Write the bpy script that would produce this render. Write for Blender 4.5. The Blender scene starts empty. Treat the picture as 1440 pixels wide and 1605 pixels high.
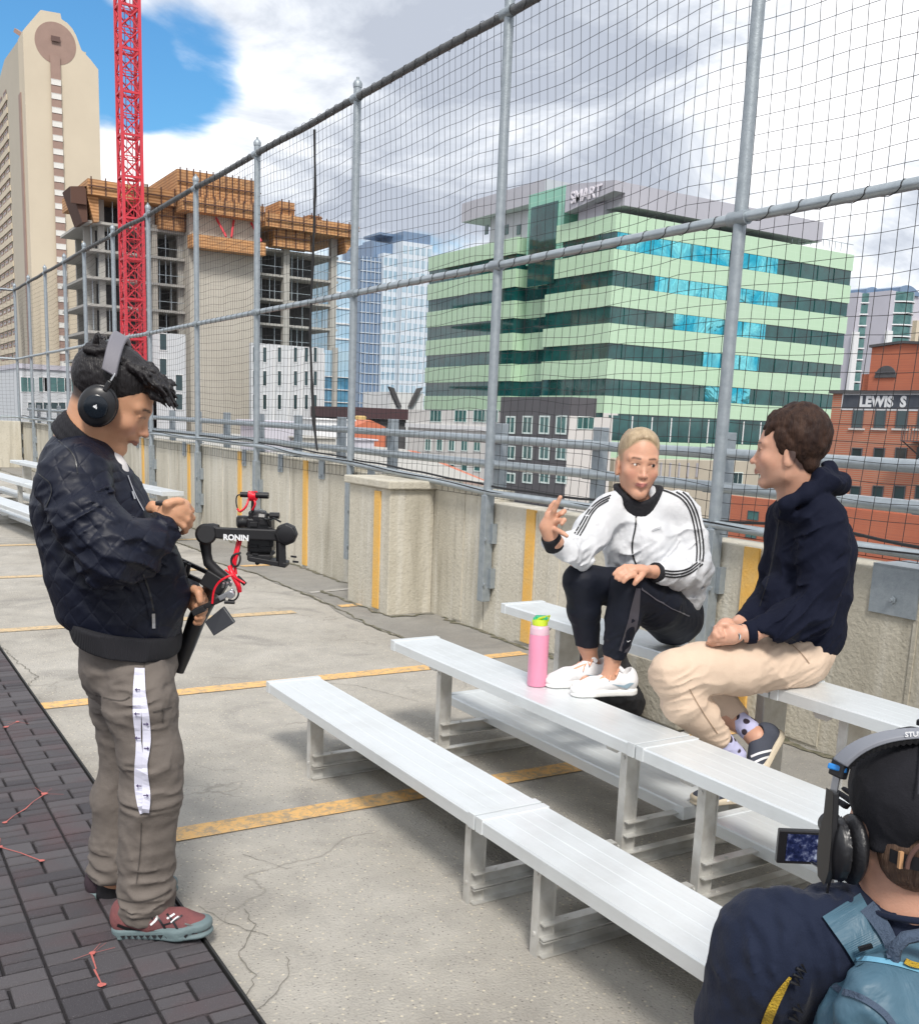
import bpy, math, random
import numpy as np
from mathutils import Vector, Matrix, noise as mnoise
random.seed(7); rng = np.random.default_rng(7)
S = bpy.context.scene
C = S.collection
# ------------------------------------------------------------------ camera
CM = np.array([[0.85373184, -0.06314317, 0.51687028], [-0.5192342, -0.17798591, 0.83589285], [0.0392147, -0.98200507, -0.18473833]])
FX, CX, CY, EYE = 1600., 720., 962., 1.5
cam_d = bpy.data.cameras.new('camera'); cam = bpy.data.objects.new('camera', cam_d); C.objects.link(cam)
mw = Matrix.Identity(4)
for i in range(3):
    mw[i][0] = CM[i, 0]; mw[i][1] = -CM[i, 1]; mw[i][2] = -CM[i, 2]
mw[2][3] = EYE
cam.matrix_world = mw
cam_d.sensor_fit = 'VERTICAL'; cam_d.sensor_height = 24.; cam_d.lens = 24. * FX / 1605.
cam_d.shift_y = (CY - 802.5) / 1605.
cam_d.clip_start = .05; cam_d.clip_end = 4000
S.camera = cam
S.render.resolution_x = 918; S.render.resolution_y = 1024

def ray(px, py): return CM @ np.array([px - CX, py - CY, FX])
EYEV = np.array([0, 0, EYE])
def g(px, py, z=0.):
    r = ray(px, py); return r * ((z - EYE) / r[2]) + EYEV
def atx(px, py, x):
    r = ray(px, py); return r * (x / r[0]) + EYEV
def aty(px, py, y):
    r = ray(px, py); return r * (y / r[1]) + EYEV
FH = CM[:2, 2] / np.linalg.norm(CM[:2, 2])
def W(px, py, D):                      # point seen at a photo position, D metres ahead (horizontally) of the viewer
    r = ray(px, py); return r * (D / (FH @ r[:2])) + EYEV
def proj(p):
    c = CM.T @ (np.array(p, float) - EYEV); return CX + FX * c[0] / c[2], CY + FX * c[1] / c[2]

# ------------------------------------------------------------------ light
SUN_EL, SUN_AZ = math.radians(50), math.radians(206)      # azimuth clockwise from +Y
world = bpy.data.worlds.new('World'); S.world = world; world.use_nodes = True
nt = world.node_tree; nt.nodes.clear()
def N(nt, t, **kw):
    n = nt.nodes.new(t)
    for k, v in kw.items():
        if k.startswith('_'): setattr(n, k[1:], v)
        else: n.inputs[k.replace('__', ' ')].default_value = v
    return n
L = lambda nt, a, b: nt.links.new(a, b)
def mathn(nt, op, a, b=None, c=None, clamp=False):
    n = nt.nodes.new('ShaderNodeMath'); n.operation = op; n.use_clamp = clamp
    for i, v in enumerate((a, b, c)):
        if v is None: continue
        if isinstance(v, (int, float)): n.inputs[i].default_value = v
        else: L(nt, v, n.inputs[i])
    return n.outputs[0]
def ramp(nt, fac, stops, interp='LINEAR'):
    n = nt.nodes.new('ShaderNodeValToRGB'); n.color_ramp.interpolation = interp
    e = n.color_ramp.elements
    while len(e) < len(stops): e.new(.5)
    for i, (p, c) in enumerate(stops):
        e[i].position = p; e[i].color = (c, c, c, 1) if isinstance(c, (int, float)) else (*c, 1)
    if fac is not None: L(nt, fac, n.inputs[0])
    return n.outputs[0]
def mixc(nt, fac, a, b, mode='MIX'):
    n = nt.nodes.new('ShaderNodeMix'); n.data_type = 'RGBA'; n.blend_type = mode
    for i, v in ((0, fac), (6, a), (7, b)):
        if isinstance(v, (int, float)): n.inputs[i].default_value = v if i == 0 else (v, v, v, 1)
        elif isinstance(v, (tuple, list)): n.inputs[i].default_value = (*v, 1)
        else: L(nt, v, n.inputs[i])
    return n.outputs[2]
sky = N(nt, 'ShaderNodeTexSky', _sky_type='NISHITA', _sun_disc=False, _sun_elevation=SUN_EL, _sun_rotation=SUN_AZ, _air_density=1.6, _dust_density=.3, _ozone_density=3.)
tc = N(nt, 'ShaderNodeTexCoord'); sep = N(nt, 'ShaderNodeSeparateXYZ'); L(nt, tc.outputs['Generated'], sep.inputs[0])
zz = mathn(nt, 'ADD', mathn(nt, 'MAXIMUM', sep.outputs[2], 0.0), .22)
comb = N(nt, 'ShaderNodeCombineXYZ')
L(nt, mathn(nt, 'DIVIDE', sep.outputs[0], zz), comb.inputs[0]); L(nt, mathn(nt, 'DIVIDE', sep.outputs[1], zz), comb.inputs[1]); comb.inputs[2].default_value = 3.7
n1 = N(nt, 'ShaderNodeTexNoise', Scale=1.5, Detail=8, Roughness=.56, Distortion=.25); L(nt, comb.outputs[0], n1.inputs['Vector'])
n2 = N(nt, 'ShaderNodeTexNoise', Scale=2.6, Detail=7, Roughness=.6, Distortion=.5); L(nt, comb.outputs[0], n2.inputs['Vector'])
def hole(px, py, inner, outer):
    d = ray(px, py); d /= np.linalg.norm(d)
    v = N(nt, 'ShaderNodeVectorMath', _operation='DOT_PRODUCT'); L(nt, tc.outputs['Generated'], v.inputs[0]); v.inputs[1].default_value = tuple(d)
    mr = N(nt, 'ShaderNodeMapRange', _interpolation_type='SMOOTHSTEP'); L(nt, v.outputs['Value'], mr.inputs[0])
    mr.inputs[1].default_value = math.cos(math.radians(outer)); mr.inputs[2].default_value = math.cos(math.radians(inner))
    return mr.outputs[0]
cov = mathn(nt, 'ADD', n1.outputs[0], .18)
for a in ((285, 118, .3, 4.3, .30), (170, 110, .5, 3.6, .26), (20, 20, .5, 5.5, .24), (-150, -60, 2, 9, .3), (560, 420, .5, 5, .05)):
    cov = mathn(nt, 'SUBTRACT', cov, mathn(nt, 'MULTIPLY', hole(*a[:4]), a[4]))
mask = N(nt, 'ShaderNodeMapRange', _interpolation_type='SMOOTHSTEP'); L(nt, cov, mask.inputs[0]); mask.inputs[1].default_value = .36; mask.inputs[2].default_value = .52
shade = mathn(nt, 'SUBTRACT', n2.outputs[0], mathn(nt, 'MULTIPLY', hole(760, 150, 4, 17), .12))
shade = mathn(nt, 'ADD', shade, mathn(nt, 'MULTIPLY', hole(1260, 190, 1, 8), .16))
shade = mathn(nt, 'ADD', shade, mathn(nt, 'MULTIPLY', hole(330, 250, 2, 9), .13))
ccol = ramp(nt, shade, [(.33, (.44, .48, .56)), (.44, (.60, .64, .71)), (.53, (.80, .83, .88)), (.62, (1.08, 1.08, 1.10))])
skyc = N(nt, 'ShaderNodeVectorMath', _operation='MULTIPLY'); L(nt, sky.outputs[0], skyc.inputs[0]); skyc.inputs[1].default_value = (.042, .080, .112)
final = mixc(nt, mask.outputs[0], skyc.outputs[0], ccol)
bg = N(nt, 'ShaderNodeBackground', Strength=.90); L(nt, final, bg.inputs[0])
wo = N(nt, 'ShaderNodeOutputWorld'); L(nt, bg.outputs[0], wo.inputs[0])
sd = bpy.data.lights.new('sun', 'SUN'); sd.energy = 2.5; sd.angle = math.radians(13); sd.color = (1, .95, .88)
sun = bpy.data.objects.new('sun', sd); C.objects.link(sun)
sv = Vector((math.sin(SUN_AZ) * math.cos(SUN_EL), math.cos(SUN_AZ) * math.cos(SUN_EL), math.sin(SUN_EL)))
sun.rotation_euler = sv.to_track_quat('Z', 'Y').to_euler(); sun.location = (0, 0, 60)
S.view_settings.view_transform = 'Standard'; S.view_settings.look = 'None'; S.view_settings.exposure = 0.50; S.view_settings.gamma = 1
S.view_settings.use_curve_mapping = False

# ------------------------------------------------------------------ materials
MATS = {}
def mat(name, col, rough=.6, metal=0., var=0., vscale=8., bump=0., bscale=60., col2=None, stretch=None, spec=None, coat=0., sheen=0., build=None):
    """principled material; var = strength of noise variation towards col2; build(nt, base_socket, coords) may change the colour"""
    if name in MATS: return MATS[name]
    m = bpy.data.materials.new(name); m.use_nodes = True; t = m.node_tree
    p = t.nodes['Principled BSDF']; p.inputs['Roughness'].default_value = rough; p.inputs['Metallic'].default_value = metal
    if spec is not None: p.inputs['Specular IOR Level'].default_value = spec
    if coat: p.inputs['Coat Weight'].default_value = coat
    if sheen: p.inputs['Sheen Weight'].default_value = sheen
    co = N(t, 'ShaderNodeTexCoord').outputs['Object']
    if stretch:
        mp = N(t, 'ShaderNodeMapping'); mp.inputs['Scale'].default_value = stretch; L(t, co, mp.inputs[0]); cs = mp.outputs[0]
    else: cs = co
    c = None
    if var:
        nn = N(t, 'ShaderNodeTexNoise', Scale=vscale, Detail=5, Roughness=.6); L(t, cs, nn.inputs['Vector'])
        f = mathn(t, 'MULTIPLY', ramp(t, nn.outputs[0], [(.35, 0.), (.65, 1.)]), var)
        c = mixc(t, f, tuple(col), tuple(col2) if col2 else tuple(x * .6 for x in col))
    if build: c = build(t, c if c is not None else tuple(col), co, p)
    if c is None: p.inputs['Base Color'].default_value = (*col, 1)
    else:
        if isinstance(c, tuple): p.inputs['Base Color'].default_value = (*c, 1)
        else: L(t, c, p.inputs['Base Color'])
    if bump:
        nb = N(t, 'ShaderNodeTexNoise', Scale=bscale, Detail=4, Roughness=.6); L(t, cs, nb.inputs['Vector'])
        b = N(t, 'ShaderNodeBump', Strength=bump, Distance=.02); L(t, nb.outputs[0], b.inputs['Height'])
        if p.inputs['Normal'].links:
            L(t, p.inputs['Normal'].links[0].from_socket, b.inputs['Normal'])
        L(t, b.outputs[0], p.inputs['Normal'])
    MATS[name] = m
    return m

# ------------------------------------------------------------------ mesh helpers
class MB:
    def __init__(s): s.v = []; s.f = []; s.mi = []; s.cur = 0
    def add(s, vs, fs):
        o = len(s.v); s.v += [tuple(map(float, v)) for v in vs]; s.f += [tuple(i + o for i in f) for f in fs]; s.mi += [s.cur] * len(fs); return s
    def box(s, x0, x1, y0, y1, z0, z1):
        return s.add([(x0, y0, z0), (x1, y0, z0), (x1, y1, z0), (x0, y1, z0), (x0, y0, z1), (x1, y0, z1), (x1, y1, z1), (x0, y1, z1)],
                     [(0, 3, 2, 1), (4, 5, 6, 7), (0, 1, 5, 4), (1, 2, 6, 5), (2, 3, 7, 6), (3, 0, 4, 7)])
    def obox(s, c, ax, h):             # oriented box: centre, 3 axes (rows), half sizes
        c = np.array(c, float); ax = np.array(ax, float); vs = []
        for dz in (-1, 1):
            for dx, dy in ((-1, -1), (1, -1), (1, 1), (-1, 1)):
                vs.append(c + ax[0] * h[0] * dx + ax[1] * h[1] * dy + ax[2] * h[2] * dz)
        return s.add(vs, [(0, 3, 2, 1), (4, 5, 6, 7), (0, 1, 5, 4), (1, 2, 6, 5), (2, 3, 7, 6), (3, 0, 4, 7)])
    def bar(s, a, b, w, h=None):       # square bar from a to b
        a = np.array(a, float); b = np.array(b, float); d = b - a; l = np.linalg.norm(d)
        if l < 1e-6: return s
        d /= l; u = np.cross(d, (0, 0, 1.)); 
        if np.linalg.norm(u) < .05: u = np.cross(d, (0, 1., 0))
        u /= np.linalg.norm(u); v = np.cross(u, d)
        return s.obox((a + b) / 2, (d, u, v), (l / 2, w / 2, (h or w) / 2))
    def tube(s, pts, r, n=8, cap=True):
        pts = [np.array(p, float) for p in pts]; k = len(pts); rs = r if hasattr(r, '__len__') else [r] * k
        vs = []; prev = None
        for i, p in enumerate(pts):
            d = (pts[min(i + 1, k - 1)] - pts[max(i - 1, 0)]); d /= np.linalg.norm(d) + 1e-12
            if prev is None:
                u = np.cross(d, (0, 0, 1.))
                if np.linalg.norm(u) < .1: u = np.cross(d, (0, 1., 0))
            else: u = prev - d * (prev @ d)
            u /= np.linalg.norm(u) + 1e-12; prev = u; v = np.cross(d, u)
            for j in range(n):
                a = 2 * math.pi * j / n; vs.append(p + (u * math.cos(a) + v * math.sin(a)) * rs[i])
        fs = [(i * n + j, i * n + (j + 1) % n, (i + 1) * n + (j + 1) % n, (i + 1) * n + j) for i in range(k - 1) for j in range(n)]
        if cap: fs += [tuple(range(n - 1, -1, -1)), tuple((k - 1) * n + j for j in range(n))]
        return s.add(vs, fs)
    def prism(s, poly, ax, a, b):      # poly of 2-D points extruded along axis ax from a to b
        def P(q, t):
            return {0: (t, q[0], q[1]), 1: (q[0], t, q[1]), 2: (q[0], q[1], t)}[ax]
        n = len(poly); vs = [P(q, a) for q in poly] + [P(q, b) for q in poly]
        return s.add(vs, [tuple(range(n - 1, -1, -1)), tuple(range(n, 2 * n))] + [(i, (i + 1) % n, n + (i + 1) % n, n + i) for i in range(n)])
    def lathe(s, c, prof, n=24, axis=(0, 0, 1)):
        c = np.array(c, float); w = np.array(axis, float); w /= np.linalg.norm(w)
        u = np.cross(w, (0, 1., 0)); 
        if np.linalg.norm(u) < .1: u = np.cross(w, (1., 0, 0))
        u /= np.linalg.norm(u); v = np.cross(w, u); vs = []
        for r, h in prof:
            for j in range(n):
                a = 2 * math.pi * j / n; vs.append(c + w * h + (u * math.cos(a) + v * math.sin(a)) * r)
        k = len(prof); fs = [(i * n + j, i * n + (j + 1) % n, (i + 1) * n + (j + 1) % n, (i + 1) * n + j) for i in range(k - 1) for j in range(n)]
        fs += [tuple(range(n - 1, -1, -1)), tuple((k - 1) * n + j for j in range(n))]
        return s.add(vs, fs)
    def build(s, name, m, parent=None, smooth=False, bevel=0., **tags):
        me = bpy.data.meshes.new(name); me.from_pydata(s.v, [], s.f); me.update()
        ms = m if isinstance(m, (list, tuple)) else [m]
        for x in ms: me.materials.append(x)
        if len(ms) > 1: me.polygons.foreach_set('material_index', s.mi)
        if smooth: me.polygons.foreach_set('use_smooth', [True] * len(me.polygons))
        return link(name, me, parent, bevel, smooth, **tags)
def link(name, me, parent=None, bevel=0., smooth=False, **tags):
    o = bpy.data.objects.new(name, me); C.objects.link(o)
    if parent is not None:
        o.parent = parent; o.matrix_parent_inverse = wm(parent).inverted()
    if bevel:
        b = o.modifiers.new('bevel', 'BEVEL'); b.width = bevel; b.segments = 2; b.limit_method = 'ANGLE'; b.angle_limit = math.radians(40)
    if smooth:
        try: me.set_sharp_from_angle(angle=math.radians(45))
        except Exception: pass
    for k, v in tags.items(): o[k] = v
    return o
def wm(o):
    m = o.matrix_basis.copy()
    if o.parent: m = wm(o.parent) @ o.matrix_parent_inverse @ m
    return m
def thing(name, label, cat, loc=(0, 0, 0), group=None):
    o = bpy.data.objects.new(name, None); C.objects.link(o); o.location = loc; o.empty_display_size = .2
    o['label'] = label; o['category'] = cat
    if group: o['group'] = group
    return o
def copy_tree(o, parent=None):
    c = o.copy(); C.objects.link(c)
    if parent is not None: c.parent = parent
    for ch in list(o.children): copy_tree(ch, c)
    return c
def text_mesh(name, s, size, m, parent, origin, right, up, extrude=.01, bold=0., align='LEFT', **tags):
    cu = bpy.data.curves.new(name, 'FONT'); cu.body = s; cu.size = size; cu.extrude = extrude; cu.offset = bold; cu.align_x = align
    cu.resolution_u = 3
    t = bpy.data.objects.new('tmp_text', cu); C.objects.link(t)
    dg = bpy.context.evaluated_depsgraph_get(); me = bpy.data.meshes.new_from_object(t.evaluated_get(dg)); bpy.data.objects.remove(t)
    r = np.array(right, float); u = np.array(up, float); r /= np.linalg.norm(r); u /= np.linalg.norm(u); n = np.cross(r, u)
    o3 = np.array(origin, float)
    for v in me.vertices: v.co = Vector(o3 + r * v.co.x + u * v.co.y + n * v.co.z)
    me.materials.clear(); me.materials.append(m); me.name = name
    return link(name, me, parent, **tags)
# ------------------------------------------------------------------ deck (structure)
def asphalt(t, c, co, p):
    big = N(t, 'ShaderNodeTexNoise', Scale=.9, Detail=6, Roughness=.6); L(t, co, big.inputs['Vector'])
    mid = N(t, 'ShaderNodeTexNoise', Scale=5., Detail=6, Roughness=.65); L(t, co, mid.inputs['Vector'])
    base = ramp(t, big.outputs[0], [(.32, (.33, .305, .265)), (.5, (.42, .395, .35)), (.68, (.48, .455, .41))])
    base = mixc(t, mathn(t, 'MULTIPLY', ramp(t, mid.outputs[0], [(.4, 0.), (.7, 1.)]), .35), base, (.20, .19, .175))
    st = N(t, 'ShaderNodeTexNoise', Scale=1.7, Detail=3, Roughness=.5, Distortion=1.2); L(t, co, st.inputs['Vector'])
    base = mixc(t, mathn(t, 'MULTIPLY', ramp(t, st.outputs[0], [(.56, 0.), (.72, 1.)]), .45), base, (.17, .165, .16))
    sp = N(t, 'ShaderNodeTexVoronoi', Scale=62.); L(t, co, sp.inputs['Vector'])
    spf = mathn(t, 'MULTIPLY', ramp(t, sp.outputs['Distance'], [(.12, 1.), (.34, 0.)]), ramp(t, sp.outputs['Color'], [(.55, 0.), (.75, 1.)]))
    base = mixc(t, mathn(t, 'MULTIPLY', spf, .85), base, (.68, .61, .47))
    sp2 = N(t, 'ShaderNodeTexVoronoi', Scale=90.); L(t, co, sp2.inputs['Vector'])
    spf2 = mathn(t, 'MULTIPLY', ramp(t, sp2.outputs['Distance'], [(.15, 1.), (.35, 0.)]), ramp(t, sp2.outputs['Color'], [(.5, 0.), (.8, 1.)]))
    base = mixc(t, mathn(t, 'MULTIPLY', spf2, .75), base, (.11, .105, .10))
    # cracks
    wv = N(t, 'ShaderNodeTexNoise', Scale=3.5, Detail=5); L(t, co, wv.inputs['Vector'])
    ad = N(t, 'ShaderNodeVectorMath', _operation='MULTIPLY_ADD'); L(t, wv.outputs['Color'], ad.inputs[0]); ad.inputs[1].default_value = (.55, .55, 0); L(t, co, ad.inputs[2])
    for sc, wd, th in ((.75, .006, .56), (2.6, .009, .64)):
        vo = N(t, 'ShaderNodeTexVoronoi', Scale=sc, _feature='DISTANCE_TO_EDGE'); L(t, ad.outputs[0], vo.inputs['Vector'])
        gate = N(t, 'ShaderNodeTexNoise', Scale=1.1, Detail=2); mp = N(t, 'ShaderNodeMapping'); mp.inputs['Location'].default_value = (sc * 7, 3, 0); L(t, co, mp.inputs[0]); L(t, mp.outputs[0], gate.inputs['Vector'])
        cf = mathn(t, 'MULTIPLY', ramp(t, vo.outputs['Distance'], [(0., 1.), (wd * sc, 0.)]), ramp(t, gate.outputs[0], [(th - .04, 0.), (th + .04, 1.)]))
        base = mixc(t, mathn(t, 'MULTIPLY', cf, .65), base, (.20, .19, .165))
    return base
M_ASPH = mat('worn_asphalt', (.3, .3, .3), rough=.9, build=asphalt, bump=.6, bscale=110)
def asph2(t, c, co, p):
    b = asphalt(t, c, co, p); return mixc(t, .5, b, (.12, .12, .118))
M_ASPH2 = mat('dark_asphalt', (.2, .2, .2), rough=.9, build=asph2, bump=.35, bscale=170)
deck = MB().box(-14, 4.0, -7, 26.9, -.7, 0).build('parking_deck', M_ASPH, kind='structure')
mb = MB()
ys = np.linspace(-7, 26.8, 120); ex = 3.36 + .05 * np.sin(ys * 1.7) + .04 * np.sin(ys * 4.1 + 1)
vs = [(x, y, .004) for x, y in zip(ex, ys)] + [(3.995, y, .004) for y in ys]; n = len(ys)
mb.add(vs, [(i, n + i, n + i + 1, i + 1) for i in range(n - 1)])
mb.build('edge_strip', M_ASPH2, deck)
M_MOSS = mat('moss_and_dirt', (.09, .095, .055), rough=1, var=.9, vscale=25, col2=(.24, .21, .16), bump=.8, bscale=80)
mb = MB()
def wobble_strip(mb, P, w, z, seed=0, jag=.5, step=.06):
    r = random.Random(seed); pts = []
    for a, b in zip(P[:-1], P[1:]):
        a = np.array(a, float); b = np.array(b, float); k = max(1, int(np.linalg.norm(b - a) / step))
        for i in range(k): pts.append(a + (b - a) * i / k)
    pts.append(np.array(P[-1], float)); vs = []
    for i, p in enumerate(pts):
        d = pts[min(i + 1, len(pts) - 1)] - pts[max(i - 1, 0)]; d = d / (np.linalg.norm(d) + 1e-9); nrm = np.array([-d[1], d[0]])
        q = p + nrm * r.uniform(-1, 1) * w * jag * 1.5
        ww = w * r.uniform(.35, 1.25); vs += [(*(q - nrm * ww / 2), z), (*(q + nrm * ww / 2), z)]
    mb.add(vs, [(2 * i, 2 * i + 2, 2 * i + 3, 2 * i + 1) for i in range(len(pts) - 1)])
wobble_strip(mb, [(x, y) for x, y in zip(ex[::3], ys[::3])], .022, .008, 1)
wobble_strip(mb, [(3.97, -6), (3.97, 6.7)], .05, .008, 2); wobble_strip(mb, [(3.97, 8.2), (3.97, 26)], .04, .008, 3)
wobble_strip(mb, [(3.59, 6.85), (3.59, 8.1)], .04, .009, 4); wobble_strip(mb, [(3.60, 6.82), (3.98, 6.82)], .04, .009, 5)
mb.build('mossy_seam', M_MOSS, deck)
M_CRACK = mat('dark_crack', (.19, .18, .155), rough=1)  # cracks drawn as flat strips, darker than the asphalt
mb = MB()
def crack(px, w=.006, seed=3):
    P = [tuple(g(*q)[:2]) for q in px]; wobble_strip(mb, P, w, .003, seed, 1.2, .02)
crack([(385, 1425), (398, 1450), (385, 1478), (372, 1500), (400, 1530), (385, 1565)], .004, 3)
crack([(312, 1420), (345, 1442), (385, 1458), (420, 1468)], .003, 4)
crack([(380, 1340), (450, 1362), (500, 1352)], .002, 5)
crack([(395, 1590), (430, 1560), (455, 1525), (450, 1500)], .0025, 6)
crack([(0, 1010), (30, 1040), (60, 1060), (45, 1075)], .006, 7)
crack([(655, 1100), (560, 1075), (470, 1068), (330, 1062)], .003, 8)
mb.build('asphalt_crack', M_CRACK, deck)
# painted lines
def paintf(t, c, co, p):
    n_ = N(t, 'ShaderNodeTexNoise', Scale=24., Detail=7, Roughness=.75); L(t, co, n_.inputs['Vector'])
    v = N(t, 'ShaderNodeTexVoronoi', Scale=9., _feature='DISTANCE_TO_EDGE'); L(t, co, v.inputs['Vector'])
    f = mathn(t, 'MAXIMUM', ramp(t, n_.outputs[0], [(.46, 0.), (.60, 1.)]), ramp(t, v.outputs['Distance'], [(0., .9), (.02, 0.)]))
    return mixc(t, mathn(t, 'MULTIPLY', f, .8), c, (.30, .26, .2))
M_LINE = mat('yellow_paint_ground', (.74, .45, .17), rough=.75, build=paintf, bump=.3, bscale=150)
M_LINEP = mat('faded_paint_ground', (.60, .44, .25), rough=.8, build=paintf, bump=.3, bscale=150)
M_WLINE = mat('faded_white_paint', (.42, .41, .39), rough=.8, build=paintf)
for y, x0, x1, m_ in ((3.45, .84, 2.85, M_LINE), (5.33, .84, 3.08, M_LINE), (7.30, .84, 3.0, M_LINEP), (9.62, .84, 3.1, M_LINEP), (11.85, .84, 3.1, M_LINEP), (1.5, .84, 2.9, M_LINE), (14.2, .84, 3.1, M_LINEP), (16.5, .84, 3.1, M_LINEP)):
    MB().add([(x0, y - .055, .004), (x1, y - .075, .004), (x1, y + .045, .004), (x0, y + .065, .004)], [(0, 1, 2, 3)]).build('parking_line', m_, deck)
    MB().add([(3.42, y + .02, .008), (3.86, y + .03, .008), (3.86, y + .13, .008), (3.42, y + .12, .008)], [(0, 1, 2, 3)]).build('parking_line', M_LINE if y < 11 else m_, deck)
MB().add([(3.45, 8.0, .008), (3.95, 8.1, .008), (3.95, 8.17, .008), (3.45, 8.07, .008)], [(0, 1, 2, 3)]).build('parking_line', M_WLINE, deck)

# rubber pavers
def rubf(t, c, co):
    at = N(t, 'ShaderNodeAttribute', _attribute_name='shade')
    n_ = N(t, 'ShaderNodeTexNoise', Scale=4., Detail=5); L(t, co, n_.inputs['Vector'])
    b = mixc(t, at.outputs['Fac'], (.050, .046, .053), (.092, .085, .092))
    b = mixc(t, mathn(t, 'MULTIPLY', ramp(t, n_.outputs[0], [(.5, 0.), (.7, 1.)]), .5), b, (.10, .055, .06))
    s_ = N(t, 'ShaderNodeTexVoronoi', Scale=160.); L(t, co, s_.inputs['Vector'])
    return mixc(t, mathn(t, 'MULTIPLY', mathn(t, 'LESS_THAN', s_.outputs['Distance'], .18), .35), b, (.2, .19, .2))
M_RUB = mat('rubber_paver', (.052, .047, .055), rough=.85, bump=.5, bscale=260, build=lambda t, c, co, p: rubf(t, c, co))
pav = MB().box(-14, .82, -7, 26.9, .002, .012).build('paver_bed', mat('paver_joint', (.020, .018, .021), rough=1), kind='structure')
vs = []; fs = []; sh = []
def brick(x0, x1, y0, y1):
    g_ = .0045; x0 += g_; x1 -= g_; y0 += g_; y1 -= g_; o = len(vs); b = .004; z0 = .0125; z1 = .026 + random.uniform(-.0012, .0012); s_ = random.random()
    vs.extend([(x0, y0, z0), (x1, y0, z0), (x1, y1, z0), (x0, y1, z0), (x0, y0, z1 - b), (x1, y0, z1 - b), (x1, y1, z1 - b), (x0, y1, z1 - b),
               (x0 + b, y0 + b, z1), (x1 - b, y0 + b, z1), (x1 - b, y1 - b, z1), (x0 + b, y1 - b, z1)])
    for f in ((0, 1, 5, 4), (1, 2, 6, 5), (2, 3, 7, 6), (3, 0, 4, 7), (4, 5, 9, 8), (5, 6, 10, 9), (6, 7, 11, 10), (7, 4, 8, 11), (8, 9, 10, 11)):
        fs.append(tuple(i + o for i in f)); sh.append(s_)
sw = .205; k = 0; x = .82
while x > -2.2:
    y = -1.2 + (k % 2) * .13; i = k
    while y < 12:
        if i % 2 == 0: brick(x - sw, x, y, y + .068); y += .068
        else:
            a = .104
            if (i // 2 + k) % 2:
                brick(x - sw, x - a, y, y + .106); brick(x - a, x, y, y + .053); brick(x - a, x, y + .053, y + .106)
            else:
                brick(x - a, x, y, y + .106); brick(x - sw, x - a, y, y + .053); brick(x - sw, x - a, y + .053, y + .106)
            y += .106
        i += 1
    x -= sw; k += 1
me = bpy.data.meshes.new('rubber_pavers'); me.from_pydata(vs, [], fs); me.materials.append(M_RUB)
at = me.attributes.new('shade', 'FLOAT', 'FACE'); at.data.foreach_set('value', sh)
link('rubber_pavers', me, pav)
MB().box(.822, .829, -7, 26.9, .002, .028).build('paver_edging', mat('black_edging', (.02, .02, .02), rough=.7), pav)
# pink paint splashes on the pavers
M_PINK = mat('pink_paint', (.50, .13, .11), rough=.8, var=.6, vscale=60, col2=(.30, .10, .09))
def splash(px, seed):
    r = random.Random(seed); m = MB(); P = [g(a, b, .027)[:2] for a, b in px]
    for a, b in zip(P[:-1], P[1:]): wobble_strip(m, [tuple(a), tuple(b)], .005, .0295, seed)
    for c_ in (P[0], P[-1]):
        R_ = r.uniform(.009, .013); vs = [(c_[0] + R_ * r.uniform(.8, 1.2) * math.cos(t * .63), c_[1] + R_ * r.uniform(.8, 1.2) * math.sin(t * .63), .0302) for t in range(10)]
        m.add(vs, [tuple(range(10))])
    for _ in range(4):
        e = P[0] + np.array([r.uniform(-.07, .07), r.uniform(-.06, .09)]); wobble_strip(m, [tuple(P[0]), tuple(e)], .002, .0293, seed + _)
    m.build('paint_splash', M_PINK, pav)
splash([(145, 1495), (150, 1520), (159, 1545)], 1); splash([(70, 1245), (40, 1268), (8, 1290)], 2)
splash([(0, 1328), (35, 1338), (66, 1350)], 3); splash([(28, 1132), (10, 1140)], 4)

# ------------------------------------------------------------------ parapet
def concf(t, c, co, p):
    def sn(scale, st, loc=0.):
        mp = N(t, 'ShaderNodeMapping'); mp.inputs['Scale'].default_value = st; mp.inputs['Location'].default_value = (loc, loc, loc); L(t, co, mp.inputs[0])
        q = N(t, 'ShaderNodeTexNoise', Scale=scale, Detail=6, Roughness=.6); L(t, mp.outputs[0], q.inputs['Vector']); return q.outputs[0]
    base = ramp(t, sn(1.3, (1, 1, .6)), [(.3, (.40, .37, .30)), (.5, (.52, .485, .40)), (.7, (.60, .565, .48))])
    base = mixc(t, mathn(t, 'MULTIPLY', ramp(t, sn(9., (1, 1, .06)), [(.5, 0.), (.66, 1.)]), .45), base, (.68, .66, .60))
    base = mixc(t, mathn(t, 'MULTIPLY', ramp(t, sn(6., (1, 1, .10), 4.), [(.54, 0.), (.70, 1.)]), .6), base, (.27, .245, .19))
    base = mixc(t, mathn(t, 'MULTIPLY', ramp(t, sn(26., (1, 1, 1), 2.), [(.55, 0.), (.75, 1.)]), .4), base, (.22, .20, .165))
    return base
M_CONC = mat('stained_concrete', (.4, .38, .32), rough=.88, build=concf, bump=.4, bscale=45)
def ztop(y): return float(np.interp(y, [-3, 3, 5.6, 6.9, 8.3, 14, 30], [.90, .93, .945, 1.01, 1.07, 1.08, 1.09]))
wall = thing('parapet_wall', 'weathered concrete parapet wall with yellow painted stripes below the tall net', 'wall', (4.1, 8, 0))
edges = [-6.9, -4.7, -2.5, -.3, 1.9, 4.05, 6.15, 8.35, 10.7, 12.8, 14.95, 17.0, 19.1, 20.8, 22.8, 24.8, 26.9]
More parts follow.
